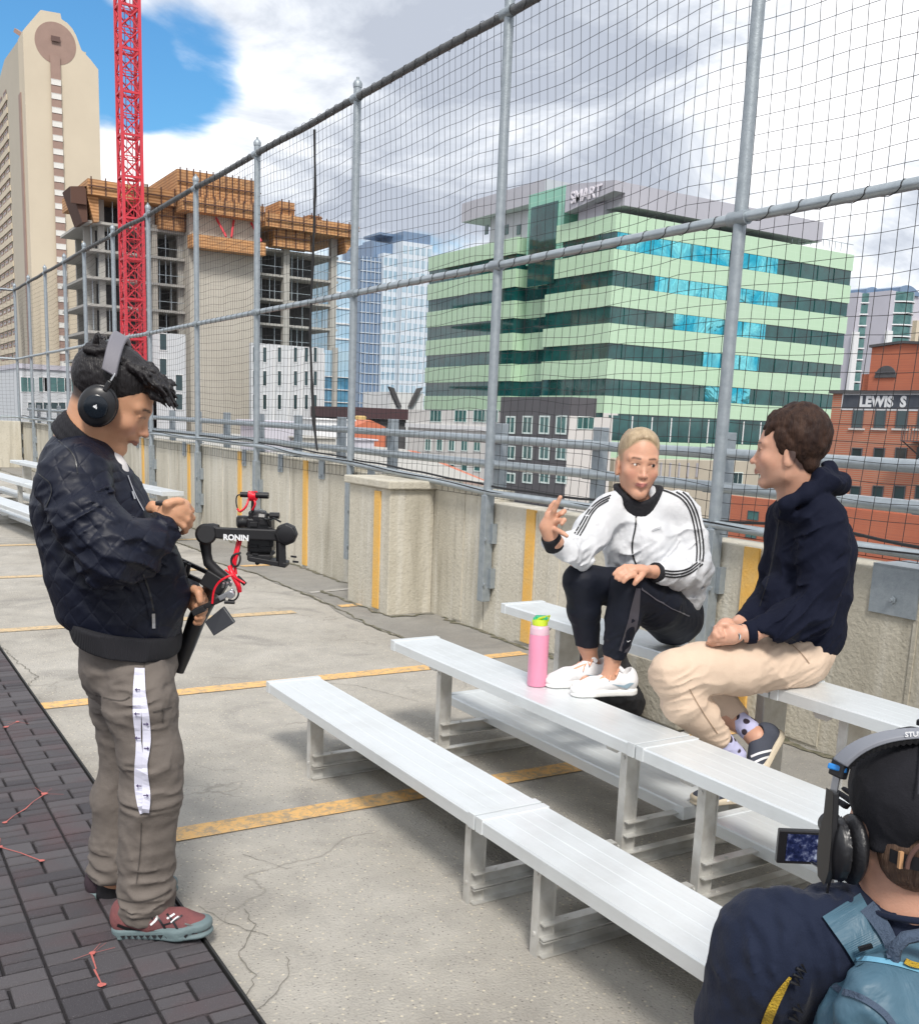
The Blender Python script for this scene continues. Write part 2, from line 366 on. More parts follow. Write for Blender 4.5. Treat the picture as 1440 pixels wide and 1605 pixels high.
for a, b in zip(edges[:-1], edges[1:]):
    z = ztop((a + b) / 2); mb = MB()
    mb.box(4.0, 4.24, a + .006, b - .006, -.02, z)
    mb.build('wall_panel', M_CONC, wall, bevel=.008)
    # low-relief board marks and joint ribs
    yy = a + .3
    while yy < b - .3 and a < 16:
        if random.random() < .6: MB().box(3.994, 4.002, yy, yy + random.choice((.02, .12, .2)), .02, z - .02).build('board_mark', M_CONC, wall)
        yy += random.uniform(.24, .5)
mb = MB(); mb.box(3.61, 3.998, 6.90, 7.62, 0, .975); mb.build('pilaster', M_CONC, wall, bevel=.008)
mb = MB(); mb.box(3.575, 4.235, 6.86, 7.66, .978, 1.04); mb.build('pilaster_cap', M_CONC, wall, bevel=.01)
M_YEL = mat('yellow_paint_wall', (.74, .42, .09), rough=.7, var=.35, vscale=14, col2=(.60, .45, .22), bump=.3, bscale=60)
for y, w_ in ((1.4, .1), (3.64, .1), (5.59, .10), (9.44, .10), (11.35, .10), (13.3, .1), (15.6, .1), (17.8, .1), (20., .1)):
    MB().box(3.985, 4.001, y - w_ / 2, y + w_ / 2, .03, ztop(y) - .006).build('painted_stripe', M_YEL, wall)
MB().box(3.60, 3.612, 7.05, 7.15, .03, .95).build('painted_stripe', M_YEL, wall)
fw = thing('end_parapet_wall', 'pale concrete parapet wall across the far left end of the parking deck', 'wall', (-5, 27, 0))
MB().box(-14, 3.99, 26.95, 27.2, -.02, 1.05).build('wall_panel', M_CONC, fw, bevel=.01)
MB().box(3.0, 3.95, 26.6, 26.94, 0, 1.1).build('pilaster', M_CONC, fw, bevel=.01)
blk = MB().box(3.55, 3.93, 3.62, 4.12, .01, .34).build('concrete_block', M_CONC, bevel=.015)
blk['label'] = 'low pale concrete block on the ground behind the bleacher, next to the black backpack'; blk['category'] = 'concrete block'

# ------------------------------------------------------------------ fence + net
M_GALV = mat('galvanised_steel', (.36, .40, .43), rough=.5, metal=.55, var=.55, vscale=22, col2=(.24, .28, .31), bump=.12, bscale=90)
M_GALVL = mat('galvanised_tube', (.45, .50, .53), rough=.42, metal=.6, var=.5, vscale=16, col2=(.30, .34, .37), bump=.1, bscale=90)
M_RAILT = mat('dark_wrapped_rail', (.10, .105, .11), rough=.6, metal=.3, var=.5, vscale=30, col2=(.2, .2, .2), bump=.3, bscale=60)
M_NET = mat('black_net_cord', (.018, .018, .02), rough=.8)
posts = [-2.6, -.45, 1.7, 3.88, 6.07, 8.33, 10.69, 12.77, 14.94, 17.0, 19.09, 20.8, 22.8, 24.8, 26.75]
XF = 3.95; ZT, ZM = 4.12, 2.55
zb = lambda y: float(np.interp(y, [-3, 4, 6, 8.2, 10.6, 27], [1.03, 1.05, 1.05, 1.13, 1.19, 1.22]))
fence = thing('net_fence', 'tall fence of grey steel pipes and black netting along the right-hand concrete parapet', 'fence', (XF, 8, 0))
for i, y in enumerate(posts):
    mb = MB(); mb.tube([(XF, y, .95), (XF, y, 4.2)], .033, 12)
    mb.lathe((XF, y, 4.2), [(.037, 0), (.040, .03), (.03, .05), (.012, .065), (.012, .08), (.004, .085)], 12)
    mb.build('fence_post', M_GALV, fence, smooth=True)
    mb = MB(); mb.box(XF - .035, XF + .035, y - .035, y + .035, .24, 1.0); s_ = mb.build('post_base', M_GALV, fence, bevel=.004)
    for zz_ in (.34, .66):
        mb = MB()
        mb.box(XF + .01, XF + .049, y - .066, y - .036, zz_, zz_ + .14)
        mb.lathe((XF - .03, y - .05, zz_ + .03), [(.012, -.012), (.012, .0)], 6, (1, 0, 0))
        mb.build('bracket', M_GALV, s_)
def pipe(nm, zf, r, m_, wig=0.):
    ys_ = np.arange(-4, 26.76, .25); mb = MB()
    mb.tube([(XF - .01 + wig * mnoise.noise((0, y * .7, 3)), y, zf(y) + wig * mnoise.noise((5, y * .9, 0))) for y in ys_], r, 10)
    mb.build(nm, m_, fence, smooth=True)
pipe('top_rail', lambda y: ZT, .030, M_RAILT, .02)
pipe('middle_rail', lambda y: ZM, .026, M_GALVL, .006)
pipe('bottom_rail', lambda y: zb(y) - .03, .024, M_GALVL, .006)
for y in posts:
    for z_ in (ZM, ZT - .0): MB().lathe((XF - .01, y, z_), [(.037, -.06), (.037, .06)], 12, (0, 1, 0)).build('coupling', M_GALV, fence, smooth=True)
for z_, r_ in ((ZT, .034), (ZM, .029)):         # one cord wound along each rail
    mb = MB(); mb.tube([(XF - .01 + r_ * math.cos(a), -3.9 + .18 * int(a / 6.283) + .18 * max(0, (a / 6.283) % 1 - .6) / .4 + .01 * ((a / 6.283) % 1), z_ + r_ * math.sin(a)) for a in np.arange(0, 6.283 * 130, .7)], .0022, 4, False)
    mb.build('lashing', M_NET, fence)
# net, cell by cell with sag
cell = .085
def netpos(u, z, y0):
    wv = .035 * mnoise.noise((u * .5, z * .6, 1.3)); top = .5
    t_ = (z - 1.0) / 3.1; sagz = .05 * mnoise.noise((u * .45, z * 1.1, 7.7)) * 1.3 + .022 * mnoise.noise((u * 2.2, z * 2.5, 2.2))
    span = math.sin(math.pi * ((u % 2.15) / 2.15)); e_ = math.sin(math.pi * min(1, max(0, t_)))
    return wv + .05 * span * e_, sagz * min(1, 4 * e_ + .1) - .03 * span * e_, .025 * mnoise.noise((u * .8, z * .9, 11.))
def net_mesh(mb, u0, u1, f, z1=ZT, r=.0018):
    nu = int((u1 - u0) / cell); nz = int((z1 - 1.06) / cell) + 1; P = {}
    for i in range(nu + 1):
        for j in range(nz + 1):
            u = u0 + i * cell; z = z1 - j * cell; a, b, c_ = netpos(u, z, 0); P[i, j] = f(u + c_, z + b, a)
    def strand(pts):
        n_ = 3; vs = []; k_ = len(pts)
        pts = np.array(pts)
        for i, p in enumerate(pts):
            d = pts[min(i + 1, k_ - 1)] - pts[max(i - 1, 0)]; d /= np.linalg.norm(d) + 1e-9
            uu = np.cross(d, (.3, .2, .93) if abs(d[2]) < .7 else (1, .1, 0)); uu /= np.linalg.norm(uu); vv = np.cross(d, uu)
            for q in range(n_): vs.append(p + r * (uu * math.cos(2.094 * q) + vv * math.sin(2.094 * q)))
        mb.add(vs, [(i * n_ + q, i * n_ + (q + 1) % n_, (i + 1) * n_ + (q + 1) % n_, (i + 1) * n_ + q) for i in range(k_ - 1) for q in range(n_)])
    for i in range(nu + 1): strand([P[i, j] for j in range(nz + 1)])
    for j in range(nz + 1): strand([P[i, j] for i in range(nu + 1)])
mb = MB(); net_mesh(mb, -3.0, 26.7, lambda u, z, w: (XF + .03 + w, u, z)); mb.build('net', M_NET, fence)
# hanging net edge rope with clumped cords
mb = MB()
pr = [atx(x, y, XF - .02) for x, y in ((493, 203), (494, 300), (490, 420), (486, 520), (489, 600), (492, 660), (497, 706))]
for k in range(4):
    mb.tube([p + np.array([.008 * math.sin(i * 2 + k * 1.6), .012 * math.cos(i * 1.7 + k * 1.6), 0]) for i, p in enumerate(np.array(pr))], [.005, .007, .008, .009, .012, .018, .006], 6)
mb.build('net_tie_rope', M_NET, fence, smooth=True)
mb = MB()
ys_ = np.arange(-3, 26.7, .12)
mb.tube([(XF + .01 + .03 * mnoise.noise((y, 1, 1)), y, zb(y) + .01 + .03 * mnoise.noise((y * 1.4, 5, 1))) for y in ys_], .008, 5)
mb.tube([(XF - .03 + .02 * mnoise.noise((y, 9, 1)), y, zb(y) - .02 + .03 * mnoise.noise((y * .8, 2, 4))) for y in ys_], .005, 5)
mb.build('bottom_cable', M_NET, fence)
# end fence
ef = thing('end_net_fence', 'pipe fence with netting crossing the far left end of the parking deck', 'fence', (-5, 26.8, 0))
for x in np.arange(1.8, -14, -2.15): MB().tube([(x, 26.8, .3), (x, 26.8, 4.2)], .033, 10).build('fence_post', M_GALV, ef, smooth=True)
for z_, nm, m_ in ((ZT, 'top_rail', M_GALV), (ZM, 'middle_rail', M_GALVL), (1.2, 'bottom_rail', M_GALVL)):
    MB().tube([(-14, 26.8, z_), (3.95, 26.8, z_)], .028, 8).build(nm, m_, ef, smooth=True)
mb = MB(); net_mesh(mb, -6.0, 3.9, lambda u, z, w: (u, 26.78 + w, z)); mb.build('net', M_NET, ef)

# ------------------------------------------------------------------ steel guard rail outside the parapet
gr = thing('guard_rail', 'galvanised steel guard rail with two horizontal tubes just outside the concrete parapet', 'guard rail', (4.3, 8, .9))
XG = 4.13
gp = [-3.7, -1.5, .62, 2.75, 4.07, 5.15, 6.28, 7.98, 9.03, 10.1, 11.2, 12.35, 13.5, 14.7, 15.9, 17.1, 18.3, 19.5, 20.7, 21.9, 23.1, 24.3, 25.5, 26.6]
for y in gp:
    mb = MB(); w_ = .055 if y < 3.5 else .038
    mb.box(XG + .02, XG + .09, y - w_, y + w_, ztop(y) - .02, 1.50)
    for z_ in (1.20, 1.385):
        mb.lathe((XG + .0, y + w_ + .006, z_ + .02), [(.014, -.01), (.014, .02)], 6, (1, 0, 0)); mb.box(XG - .012, XG + .02, y + w_ - .02, y + w_ + .05, z_ - .03, z_ + .035)
    mb.build('rail_post', M_GALV, gr, bevel=.004)
for y in (2.75, .62, 8.0, 9.05, 10.1, 11.2, 13.5, 15.9):
    mb = MB(); w_ = .12 if y < 3 else .06; zt_ = ztop(y); yy = y + .05 if y < 3 else y
    mb.box(3.986, 3.999, yy - w_, yy + w_, zt_ - (.2 if y < 3 else .16), zt_ + .012); mb.box(3.986, 4.24, yy - w_, yy + w_, zt_ + .013, zt_ + .022)
    mb.lathe((3.986, yy, zt_ - .13), [(.018, -.004), (.018, -.010), (.008, -.010), (.008, -.022)], 6, (1, 0, 0))
    mb.build('anchor_plate', M_GALV, gr)
for z_ in (1.385, 1.205):
    MB().tube([(XG - .01, y, z_) for y in np.arange(-4, 26.8, .8)], .03, 12).build('rail', M_GALVL, gr, smooth=True)
# ------------------------------------------------------------------ bleachers
def alu(t, c, co, p):
    mp = N(t, 'ShaderNodeMapping'); mp.inputs['Scale'].default_value = (30, .8, 30); L(t, co, mp.inputs[0])
    n_ = N(t, 'ShaderNodeTexNoise', Scale=3., Detail=5); L(t, mp.outputs[0], n_.inputs['Vector'])
    n2_ = N(t, 'ShaderNodeTexNoise', Scale=5., Detail=5); L(t, co, n2_.inputs['Vector'])
    b = mixc(t, mathn(t, 'MULTIPLY', ramp(t, n_.outputs[0], [(.4, 0.), (.65, 1.)]), .22), c, tuple(x * .85 for x in c))
    return mixc(t, mathn(t, 'MULTIPLY', ramp(t, n2_.outputs[0], [(.5, 0.), (.75, 1.)]), .25), b, (.40, .40, .38))
M_ALU = mat('anodised_aluminium', (.72, .755, .77), rough=.38, metal=.35, build=alu, bump=.04, bscale=40)
M_ALUF = mat('aluminium_frame', (.66, .66, .64), rough=.42, metal=.5, var=.6, vscale=12, col2=(.42, .40, .36), bump=.1, bscale=70)
ROWS = [(1.60, .33), (2.22, .47), (2.84, .61)]
def plank(y0, y1, x0, x1, z, nm, par, th=.045):
    mb = MB(); w = x1 - x0; k = 4
    prof = [(x0, z - th), (x0, z - .006), (x0 + .004, z)]
    for i in range(k):
        a = x0 + .012 + (w - .024) * i / k; b = x0 + .012 + (w - .024) * (i + 1) / k
        prof += [(a + .0016, z), (b - .0026, z), (b - .002, z - .0006), (b - .001, z - .0006)]
    prof += [(x1 - .004, z), (x1, z - .006), (x1, z - th), (x1 - .01, z - th), (x1 - .01, z - .008), (x0 + .01, z - .008), (x0 + .01, z - th)]
    n_ = len(prof); vs = [(a, y0, b) for a, b in prof] + [(a, y1, b) for a, b in prof]
    mb.add(vs, [(i, (i + 1) % n_, n_ + (i + 1) % n_, n_ + i) for i in range(n_)])
    o = mb.build(nm, M_ALU, par)
    for ya, yb in ((y0 - .006, y0 + .03), (y1 - .03, y1 + .006)):
        MB().box(x0 - .003, x1 + .003, ya, yb, z - th - .002, z + .003).build('end_cap', M_ALU, o, bevel=.002)
    return o
def leg(par, x, y, z1, w=.045):
    mb = MB(); mb.box(x, x + .005, y - .017, y + .017, .0, z1); mb.box(x + .0052, x + .056, y - .012, y + .012, 0, z1); mb.box(x + .0562, x + .060, y - .017, y + .017, .0, z1)
    mb.lathe((x, y + .0, .07), [(.007, -.004), (.007, .0)], 6, (1, 0, 0)); mb.lathe((x, y + .0, z1 - .03), [(.007, -.004), (.007, .0)], 6, (1, 0, 0))
    mb.build('leg', M_ALUF, par)
def channel(par, x0, x1, y, z0, z1, nm='cross_channel'):
    mb = MB(); mb.box(x0, x1, y - .004, y, z0, z1); mb.box(x0, x1, y - .034, y - .0042, z1 - .004, z1); mb.box(x0, x1, y - .034, y - .0042, z0, z0 + .004)
    for k in range(3):
        xx = x0 + (x1 - x0) * (.15 + .35 * k); mb.lathe((xx, y - .02, z1), [(.006, 0), (.006, .004)], 6)
    mb.build(nm, M_ALUF, par)
def bleacher(label, y0, y1, frames, foot=(1.88, 2.50), group='aluminium bleachers in rows on the parking deck', rows=ROWS, tr=None):
    t = thing('bleacher', label, 'bleacher', (2.3, (y0 + y1) / 2, 0), group)
    for x, z in rows: plank(y0, y1, x, x + .245, z, 'seat', t)
    for x, z in zip(foot, (.125, .19)): plank(y0 + (.03), y1 - .05, x, x + .22, z, 'footboard', t)
    for y in frames:
        for i, (x, z) in enumerate(rows):
            if i == 2:
                mb = MB(); mb.box(x + .06, x + .19, y - .02, y + .02, 0, z - .046); mb.build('leg', M_ALUF, t, bevel=.004)
            else: leg(t, x + .035, y, z - .046)
            mb = MB(); mb.box(x + .03, x + .2, y - .06, y + .06, z - .054, z - .0465)
            mb.prism([(y + .03, z - .054), (y + .13, z - .054), (y + .11, z - .08), (y + .06, z - .08)], 0, x + .05, x + .056)
            mb.build('seat_bracket', M_ALUF, t)
        channel(t, rows[0][0] + .045, rows[2][0] + .2, y, .002, .052)
        channel(t, rows[0][0] + .045, rows[1][0], y - .001, .056, .105)
        channel(t, rows[1][0] + .045, rows[2][0] + .1, y - .001, .110, .165)
    return t
bl1 = bleacher('near aluminium bleacher section the woman and the pink bottle are on', 2.458, 4.19, (3.80, 2.54))
bl2 = bleacher('nearest aluminium bleacher section running off behind the man in the cap', .25, 2.438, (2.17, .62))
bl3 = bleacher('aluminium bleacher far off behind the man in the black jacket', 11.4, 14.7, (14.2, 11.75))
bl4 = bleacher('farthest aluminium bleacher section cut by the left edge of the photo', 14.72, 18.0, (17.5, 15.2))
piv = Vector((3.3, 11.4, 0))
for b_ in (bl3, bl4):
    b_.matrix_basis = Matrix.Translation(piv + Vector((.06, 0, 0))) @ Matrix.Rotation(math.radians(5.5), 4, 'Z') @ Matrix.Translation(-Vector((3.085, 11.4, 0))) @ b_.matrix_basis
# ------------------------------------------------------------------ city
ZG = -16.
M_GLASSD = mat('dark_window_glass', (.025, .06, .065), rough=.08, metal=0, spec=.8, var=.6, vscale=.25, col2=(.01, .02, .025))
MB().add([(-1500, -1500, ZG), (2500, -1500, ZG), (2500, 2500, ZG), (-1500, 2500, ZG)], [(0, 1, 2, 3)]).build('city_ground', mat('street_asphalt', (.14, .14, .14), rough=.9, var=.5, vscale=.05), kind='structure')
def bld(nm, label, x, y, cat='building', group=None): return thing(nm, label, cat, (x, y, ZG), group)
class Win:                              # shared window meshes: a pane in a frame, on plane x=const or y=const
    cache = {}
    @staticmethod
    def put(par, key, plane, c, w, h, mf, mg, frame=.08, mull=0, name='window', d=.06):
        k = (key, plane)
        def ax(u, v, n): return (c[0] - n, c[1] + u, c[2] + v) if plane == 'x' else (c[0] + u, c[1] - n, c[2] + v)
        if k not in Win.cache:
            mb = MB(); 
            def q(u0, u1, v0, v1, n0, n1):
                vs = [ax(u, v, n) for n in (n0, n1) for u, v in ((u0, v0), (u1, v0), (u1, v1), (u0, v1))]
                mb.add(vs, [(3, 2, 1, 0), (4, 5, 6, 7), (0, 1, 5, 4), (1, 2, 6, 5), (2, 3, 7, 6), (3, 0, 4, 7)])
            mb.cur = 1; q(-w / 2 + .001, w / 2 - .001, -h / 2 + .001, h / 2 - .001, -.05, .02)
            mb.cur = 0
            if frame:
                f = frame; q(-w / 2, w / 2, -h / 2, -h / 2 + f, .001, d); q(-w / 2, w / 2, h / 2 - f, h / 2, .001, d); q(-w / 2, -w / 2 + f, -h / 2 + f, h / 2 - f, .001, d); q(w / 2 - f, w / 2, -h / 2 + f, h / 2 - f, .001, d)
                for i in range(mull):
                    u = -w / 2 + w * (i + 1) / (mull + 1); q(u - f / 3, u + f / 3, -h / 2 + f, h / 2 - f, .001, d * .8)
            o = mb.build(name, [mf, mg], par); Win.cache[k] = (o, c); return o
        o, c0 = Win.cache[k]; n_ = o.copy(); C.objects.link(n_); n_.parent = par; n_.matrix_parent_inverse = wm(par).inverted()
        n_.name = name; n_.location = Vector(c) - Vector(c0); return n_
# --- hotel tower
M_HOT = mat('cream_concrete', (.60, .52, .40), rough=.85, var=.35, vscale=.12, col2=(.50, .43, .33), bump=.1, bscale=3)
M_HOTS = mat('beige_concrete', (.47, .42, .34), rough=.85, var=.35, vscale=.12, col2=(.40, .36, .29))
M_BRN = mat('brown_panel', (.33, .22, .18), rough=.7, var=.3, vscale=.5)
M_WHT = mat('white_panel', (.72, .70, .66), rough=.6, var=.2, vscale=.5)
hx, hy = 36.6, 225.7
tw = bld('hotel_tower', 'tall cream concrete tower with a brown disc at its rounded top', hx, hy, 'tower')
def hp(px, py): p = aty(px, py, hy); return (p[0], p[2])
prof = [hp(*q) for q in ((45, 50), (64, 15.5), (95, 21), (97, 30), (106, 36), (114, 45), (120, 56), (124, 67), (128, 78), (142, 93), (154.5, 109))]
xr = prof[-1][0]; prof = [(hx, ZG)] + [(hx, prof[0][1])] + prof[1:] + [(xr, ZG)]
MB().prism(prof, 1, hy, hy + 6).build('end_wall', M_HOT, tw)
zt = prof[1][1]
sp_ = [(hy + 6, ZG), (hy + 6, zt + .4), (hy + 26, zt + 1.6), (hy + 60, zt - 6), (hy + 75, zt - 6), (hy + 75, ZG)]
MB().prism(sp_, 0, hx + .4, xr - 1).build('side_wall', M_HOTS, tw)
MB().box(hx - .2, hx + .6, hy + 4, hy + 6.6, ZG, zt - 10).build('dark_reveal', M_BRN, tw)
cc_ = hp(87.5, 68); R_ = hp(119.5, 68)[0] - cc_[0]
MB().lathe((cc_[0], hy - .05, cc_[1]), [(R_, 0), (R_, -.25)], 40, (0, -1, 0)).build('brown_disc', M_BRN, tw)
a0 = hp(80, 300)[0]; xs_ = (hp(79.5, 120)[0], hp(95, 120)[0]); zz1 = hp(88, 88)[1]
MB().box(xs_[0], xs_[1], hy - .45, hy - .30, 6, zz1).build('brown_strip', M_BRN, tw)
MB().box(hp(80, 62)[0], hp(94, 62)[0], hy - .5, hy - .32, hp(88, 66)[1], hp(88, 58)[1]).build('brown_vent', mat('dark_louvre', (.12, .07, .06), rough=.7), tw)
fl = (hp(88, 110)[1] - hp(88, 304)[1]) / 9.
for k in range(26):
    z = hp(88, 130)[1] - k * fl
    if z > 8: Win.put(tw, 'hotelw', 'y', ((xs_[0] + xs_[1]) / 2, hy - .5, z), xs_[1] - xs_[0], fl * .42, M_WHT, M_WHT, .05, 0, 'stair_window')
for k in range(22):
    z = zt - 5.5 - k * fl * 1.02
    MB().box(hx + .15, hx + .38, hy + 24, hy + 74.5, z - fl * .5, z - fl * .06).build('balcony_front', M_HOT, tw)
    for j in range(4):
        Win.put(tw, 'hotels', 'x', (hx + .3, hy + 27 + j * 6.3, z + fl * .2), 3.6, fl * .42, M_BRN, M_GLASSD, .3, 1)
# rooftop beam on the tower
MB().bar(aty(25, 48, hy + 20), aty(37, 56, hy + 18), .8).build('roof_beam', M_BRN, tw)

# --- tower crane
M_RED = mat('crane_red', (.62, .035, .055), rough=.5, var=.4, vscale=.6, col2=(.45, .05, .07))
ccx, ccy = D0 = (29.2, 117.2)
cr = thing('tower_crane', 'tall red lattice tower crane mast in front of the unfinished building', 'crane', (ccx, ccy, ZG))
h = .98; CU = 4.15
for sx in (-1, 1):
    for sy in (-1, 1): MB().bar((ccx + sx * h, ccy + sy * h, ZG), (ccx + sx * h, ccy + sy * h, 58), .30).build('mast_leg', M_RED, cr)
k = 0; z = ZG
while z < 57:
    mb = MB()
    cs_ = [(-h, -h), (h, -h), (h, h), (-h, h)]
    for i in range(4):
        a = cs_[i]; b = cs_[(i + 1) % 4]; A = (ccx + a[0], ccy + a[1]); B = (ccx + b[0], ccy + b[1])
        mb.bar((*A, z + .05), (*B, z + .05), .22); zm = z + CU / 2
        mb.bar((*A, z), (*B, zm), .12); mb.bar((*B, z), (*A, zm), .12); mb.bar((*A, zm), (*B, zm), .10)
        mb.bar((*A, zm), (*B, z + CU), .12); mb.bar((*B, zm), (*A, z + CU), .12)
    mb.bar((ccx - .3, ccy, z), (ccx - .3, ccy, z + CU), .07); mb.bar((ccx + .3, ccy, z), (ccx + .3, ccy, z + CU), .07)
    for q in range(8): mb.bar((ccx - .3, ccy, z + q * CU / 8), (ccx + .3, ccy, z + q * CU / 8), .05)
    mb.build('lattice_section', M_RED, cr); z += CU
# --- building under construction
M_SLAB = mat('raw_concrete', (.42, .41, .38), rough=.9, var=.5, vscale=.5, col2=(.33, .32, .30))
M_CORE = mat('core_concrete', (.47, .45, .40), rough=.9, var=.4, vscale=.25, col2=(.38, .36, .32), build=lambda t, c, co, p: coref(t, c, co))  if False else None
def coref(t, c, co, p):
    br = N(t, 'ShaderNodeTexBrick', Scale=1., _offset=0.); mp = N(t, 'ShaderNodeMapping'); mp.inputs['Rotation'].default_value = (math.radians(90), 0, 0); L(t, co, mp.inputs[0]); L(t, mp.outputs[0], br.inputs['Vector'])
    br.inputs['Brick Width'].default_value = 2.4; br.inputs['Row Height'].default_value = 1.3; br.inputs['Mortar Size'].default_value = .03
    return mixc(t, mathn(t, 'MULTIPLY', br.outputs['Fac'], .35), c, (.25, .24, .22))
M_CORE = mat('core_concrete', (.50, .47, .41), rough=.9, var=.5, vscale=.22, col2=(.40, .37, .32), build=coref)
def woodf(t, c, co, p):
    w = N(t, 'ShaderNodeTexWave', Scale=.9, Distortion=2., Detail=3, _bands_direction='Z'); L(t, co, w.inputs['Vector'])
    n_ = N(t, 'ShaderNodeTexNoise', Scale=.9, Detail=4); L(t, co, n_.inputs['Vector'])
    b = mixc(t, ramp(t, w.outputs[0], [(.2, 0.), (.8, 1.)]), (.36, .17, .065), (.57, .31, .14))
    return mixc(t, mathn(t, 'MULTIPLY', ramp(t, n_.outputs[0], [(.45, 0.), (.65, 1.)]), .5), b, (.30, .18, .10))
M_PLY = mat('formwork_plywood', (.6, .3, .12), rough=.8, build=woodf)
M_DARKW = mat('dark_timber', (.10, .05, .035), rough=.8)
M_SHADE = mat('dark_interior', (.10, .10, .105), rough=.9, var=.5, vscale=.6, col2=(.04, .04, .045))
yB = 131.
def bx(px, py, y=yB): p = aty(px, py, y); return p[0], p[2]
cb = bld('unfinished_building', 'concrete tower under construction with orange plywood formwork around its top floors', 38, yB, 'construction site')
cx0, cz1 = bx(288, 395); cx1, _ = bx(394, 398)
MB().box(cx0, cx1, yB - 2.5, yB + 12, ZG, bx(340, 345)[1]).build('core_wall', M_CORE, cb)
def ply(x0, x1, y0, y1, z0, z1, nm='formwork', st=1.15):
    o = MB().box(x0, x1, y0, y1, z0, z1).build(nm, M_PLY, cb)
    x = x0 + .3; n_ = 0
    mbs = MB()
    while x < x1 and n_ < 40:
        mbs.box(x, x + .12, y0 - .14, y0 - .002, z0 - .05, z1 + .25); x += st; n_ += 1
    s_ = mbs.build('soldier_beams', M_DARKW, o); s_['kind'] = 'stuff'
    mbs = MB(); mbs.box(x0, x1, y0 - .26, y0 - .142, (z0 + z1) / 2, (z0 + z1) / 2 + .14); mbs.build('waler', M_DARKW, o)
    return o
zt1 = bx(340, 283)[1]; zt0 = bx(340, 322)[1]; zc = bx(340, 347)[1]
ply(bx(267, 300)[0], bx(395, 300)[0], yB - 3, yB + 12.5, zt0, zt1, st=.8)
ply(bx(270, 330)[0], bx(396, 330)[0], yB - 4.2, yB + 12.6, zc + .1, zt0 - .12, st=1.2)
MB().box(cx0 - .3, cx1 + .2, yB - 4.6, yB - 2.6, bx(340, 395)[1] - .4, bx(340, 378)[1] - .2).build('catwalk', M_PLY, cb)
for k in range(4):
    x = cx0 + 1 + k * (cx1 - cx0 - 2) / 3; MB().tube([(x, yB - 2.7, bx(340, 348)[1]), (x + (.8 if k % 2 else -.8), yB - 4.1, bx(340, 378)[1])], .14, 6).build('red_prop', M_RED, cb)
# left frame
FH_ = 3.12; zf0 = bx(200, 352, yB - 1)[1]
def frame(xa, xb, ztop_, n, cols, ya, yb, name):
    for k in range(n):
        z = ztop_ - k * FH_; MB().box(xa, xb, ya - .7, yb, z - .28, z).build('floor_slab', M_SLAB, cb)
        if z - FH_ < ZG: break
    for x in cols:
        for y in (ya + .2, yb - 1): MB().box(x - .35, x + .35, y, y + .7, ztop_ - n * FH_, ztop_ + FH_ - .3).build('column', M_SLAB, cb)
lx0 = bx(131, 352)[0]; lx1 = cx0 - .05
frame(lx0, lx1, zf0, 9, [bx(p, 400)[0] for p in (161, 240, 284)], yB, yB + 14, 'l')
MB().box(bx(138, 400)[0], bx(156, 400)[0], yB + 2, yB + 2.3, zf0 - 24, zf0 - .3).build('partition', M_SLAB, cb)
MB().box(bx(238, 400)[0], bx(246, 400)[0], yB - .4, yB + 5, zf0 - 25, zf0 + .5).build('shear_wall', M_CORE, cb)
for k in range(-1, 8):
    z = zf0 - k * FH_
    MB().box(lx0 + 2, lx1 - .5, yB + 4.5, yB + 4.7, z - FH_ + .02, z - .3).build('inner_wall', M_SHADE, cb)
    MB().bar((bx(246, 400)[0], yB - .5, z - FH_ + 1.0), (lx1, yB - .5, z - FH_ + 1.0), .06).build('edge_rail', M_GALVL, cb)
    for p_ in (146, 156, 172, 180, 252, 262, 270):
        if (k * 7 + p_) % 3: MB().bar((bx(p_, 400)[0], yB + .6, z - FH_), (bx(p_, 400)[0], yB + .6, z - .28), .10).build('shoring_prop', M_GALVL, cb)
zL = bx(200, 352, yB)[1]
ply(bx(132, 300)[0], bx(268, 300)[0], yB - 2.2, yB + 13, bx(200, 318)[1], bx(200, 303)[1] + .6, st=1.6)
ply(bx(245, 340)[0], bx(288, 340)[0], yB - 1.2, yB + 1.5, bx(260, 362)[1], bx(260, 323)[1], st=1.4)
for p_, q_ in ((110, 132), (133, 150)):
    MB().prism([(bx(p_ - 4, 300)[0], bx(p_, 296)[1]), (bx(q_, 300)[0], bx(p_, 292)[1]), (bx(q_, 300)[0], bx(q_, 350)[1]), (bx(q_ - 8, 300)[0], bx(q_, 352)[1])], 1, yB - 1.5, yB + 3).build('form_bracket', M_PLY if p_ > 120 else M_DARKW, cb)
MB().box(bx(106, 300)[0], bx(130, 300)[0], yB - 1.9, yB - 1.6, bx(110, 322)[1], bx(110, 297)[1]).build('site_sheet', M_DARKW, cb)
# right frame
yR = yB + 1.; rx = lambda px: bx(px, 430, yR)[0]
zr0 = bx(450, 432, yR)[1]
for k in range(-1, 9):
    z = zr0 - k * FH_
    MB().box(cx1 + .05, rx(530), yR, yR + 13, z - .28, z).build('floor_slab', M_SLAB, cb)
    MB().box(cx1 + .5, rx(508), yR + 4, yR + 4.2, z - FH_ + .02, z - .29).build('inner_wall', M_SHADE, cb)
    MB().bar((cx1 + .3, yR + .1, z - FH_ + 1.0), (rx(526), yR + .1, z - FH_ + 1.0), .06).build('edge_rail', M_GALVL, cb)
    for p_ in (415, 428, 436, 463, 472, 480, 503, 512):
        if (k * 5 + p_) % 3: MB().bar((rx(p_), yR + 1.2, z - FH_), (rx(p_), yR + 1.2, z - .28), .10).build('shoring_prop', M_GALVL, cb)
for p_ in (449, 523): MB().box(rx(p_) - .42, rx(p_) + .42, yR - .1, yR + .8, zr0 - 24, zr0 + 6).build('column', M_SLAB, cb)
ply(rx(405), rx(548), yB - 1.6, yB + 14, bx(450, 362)[1], bx(450, 341)[1], st=1.6)
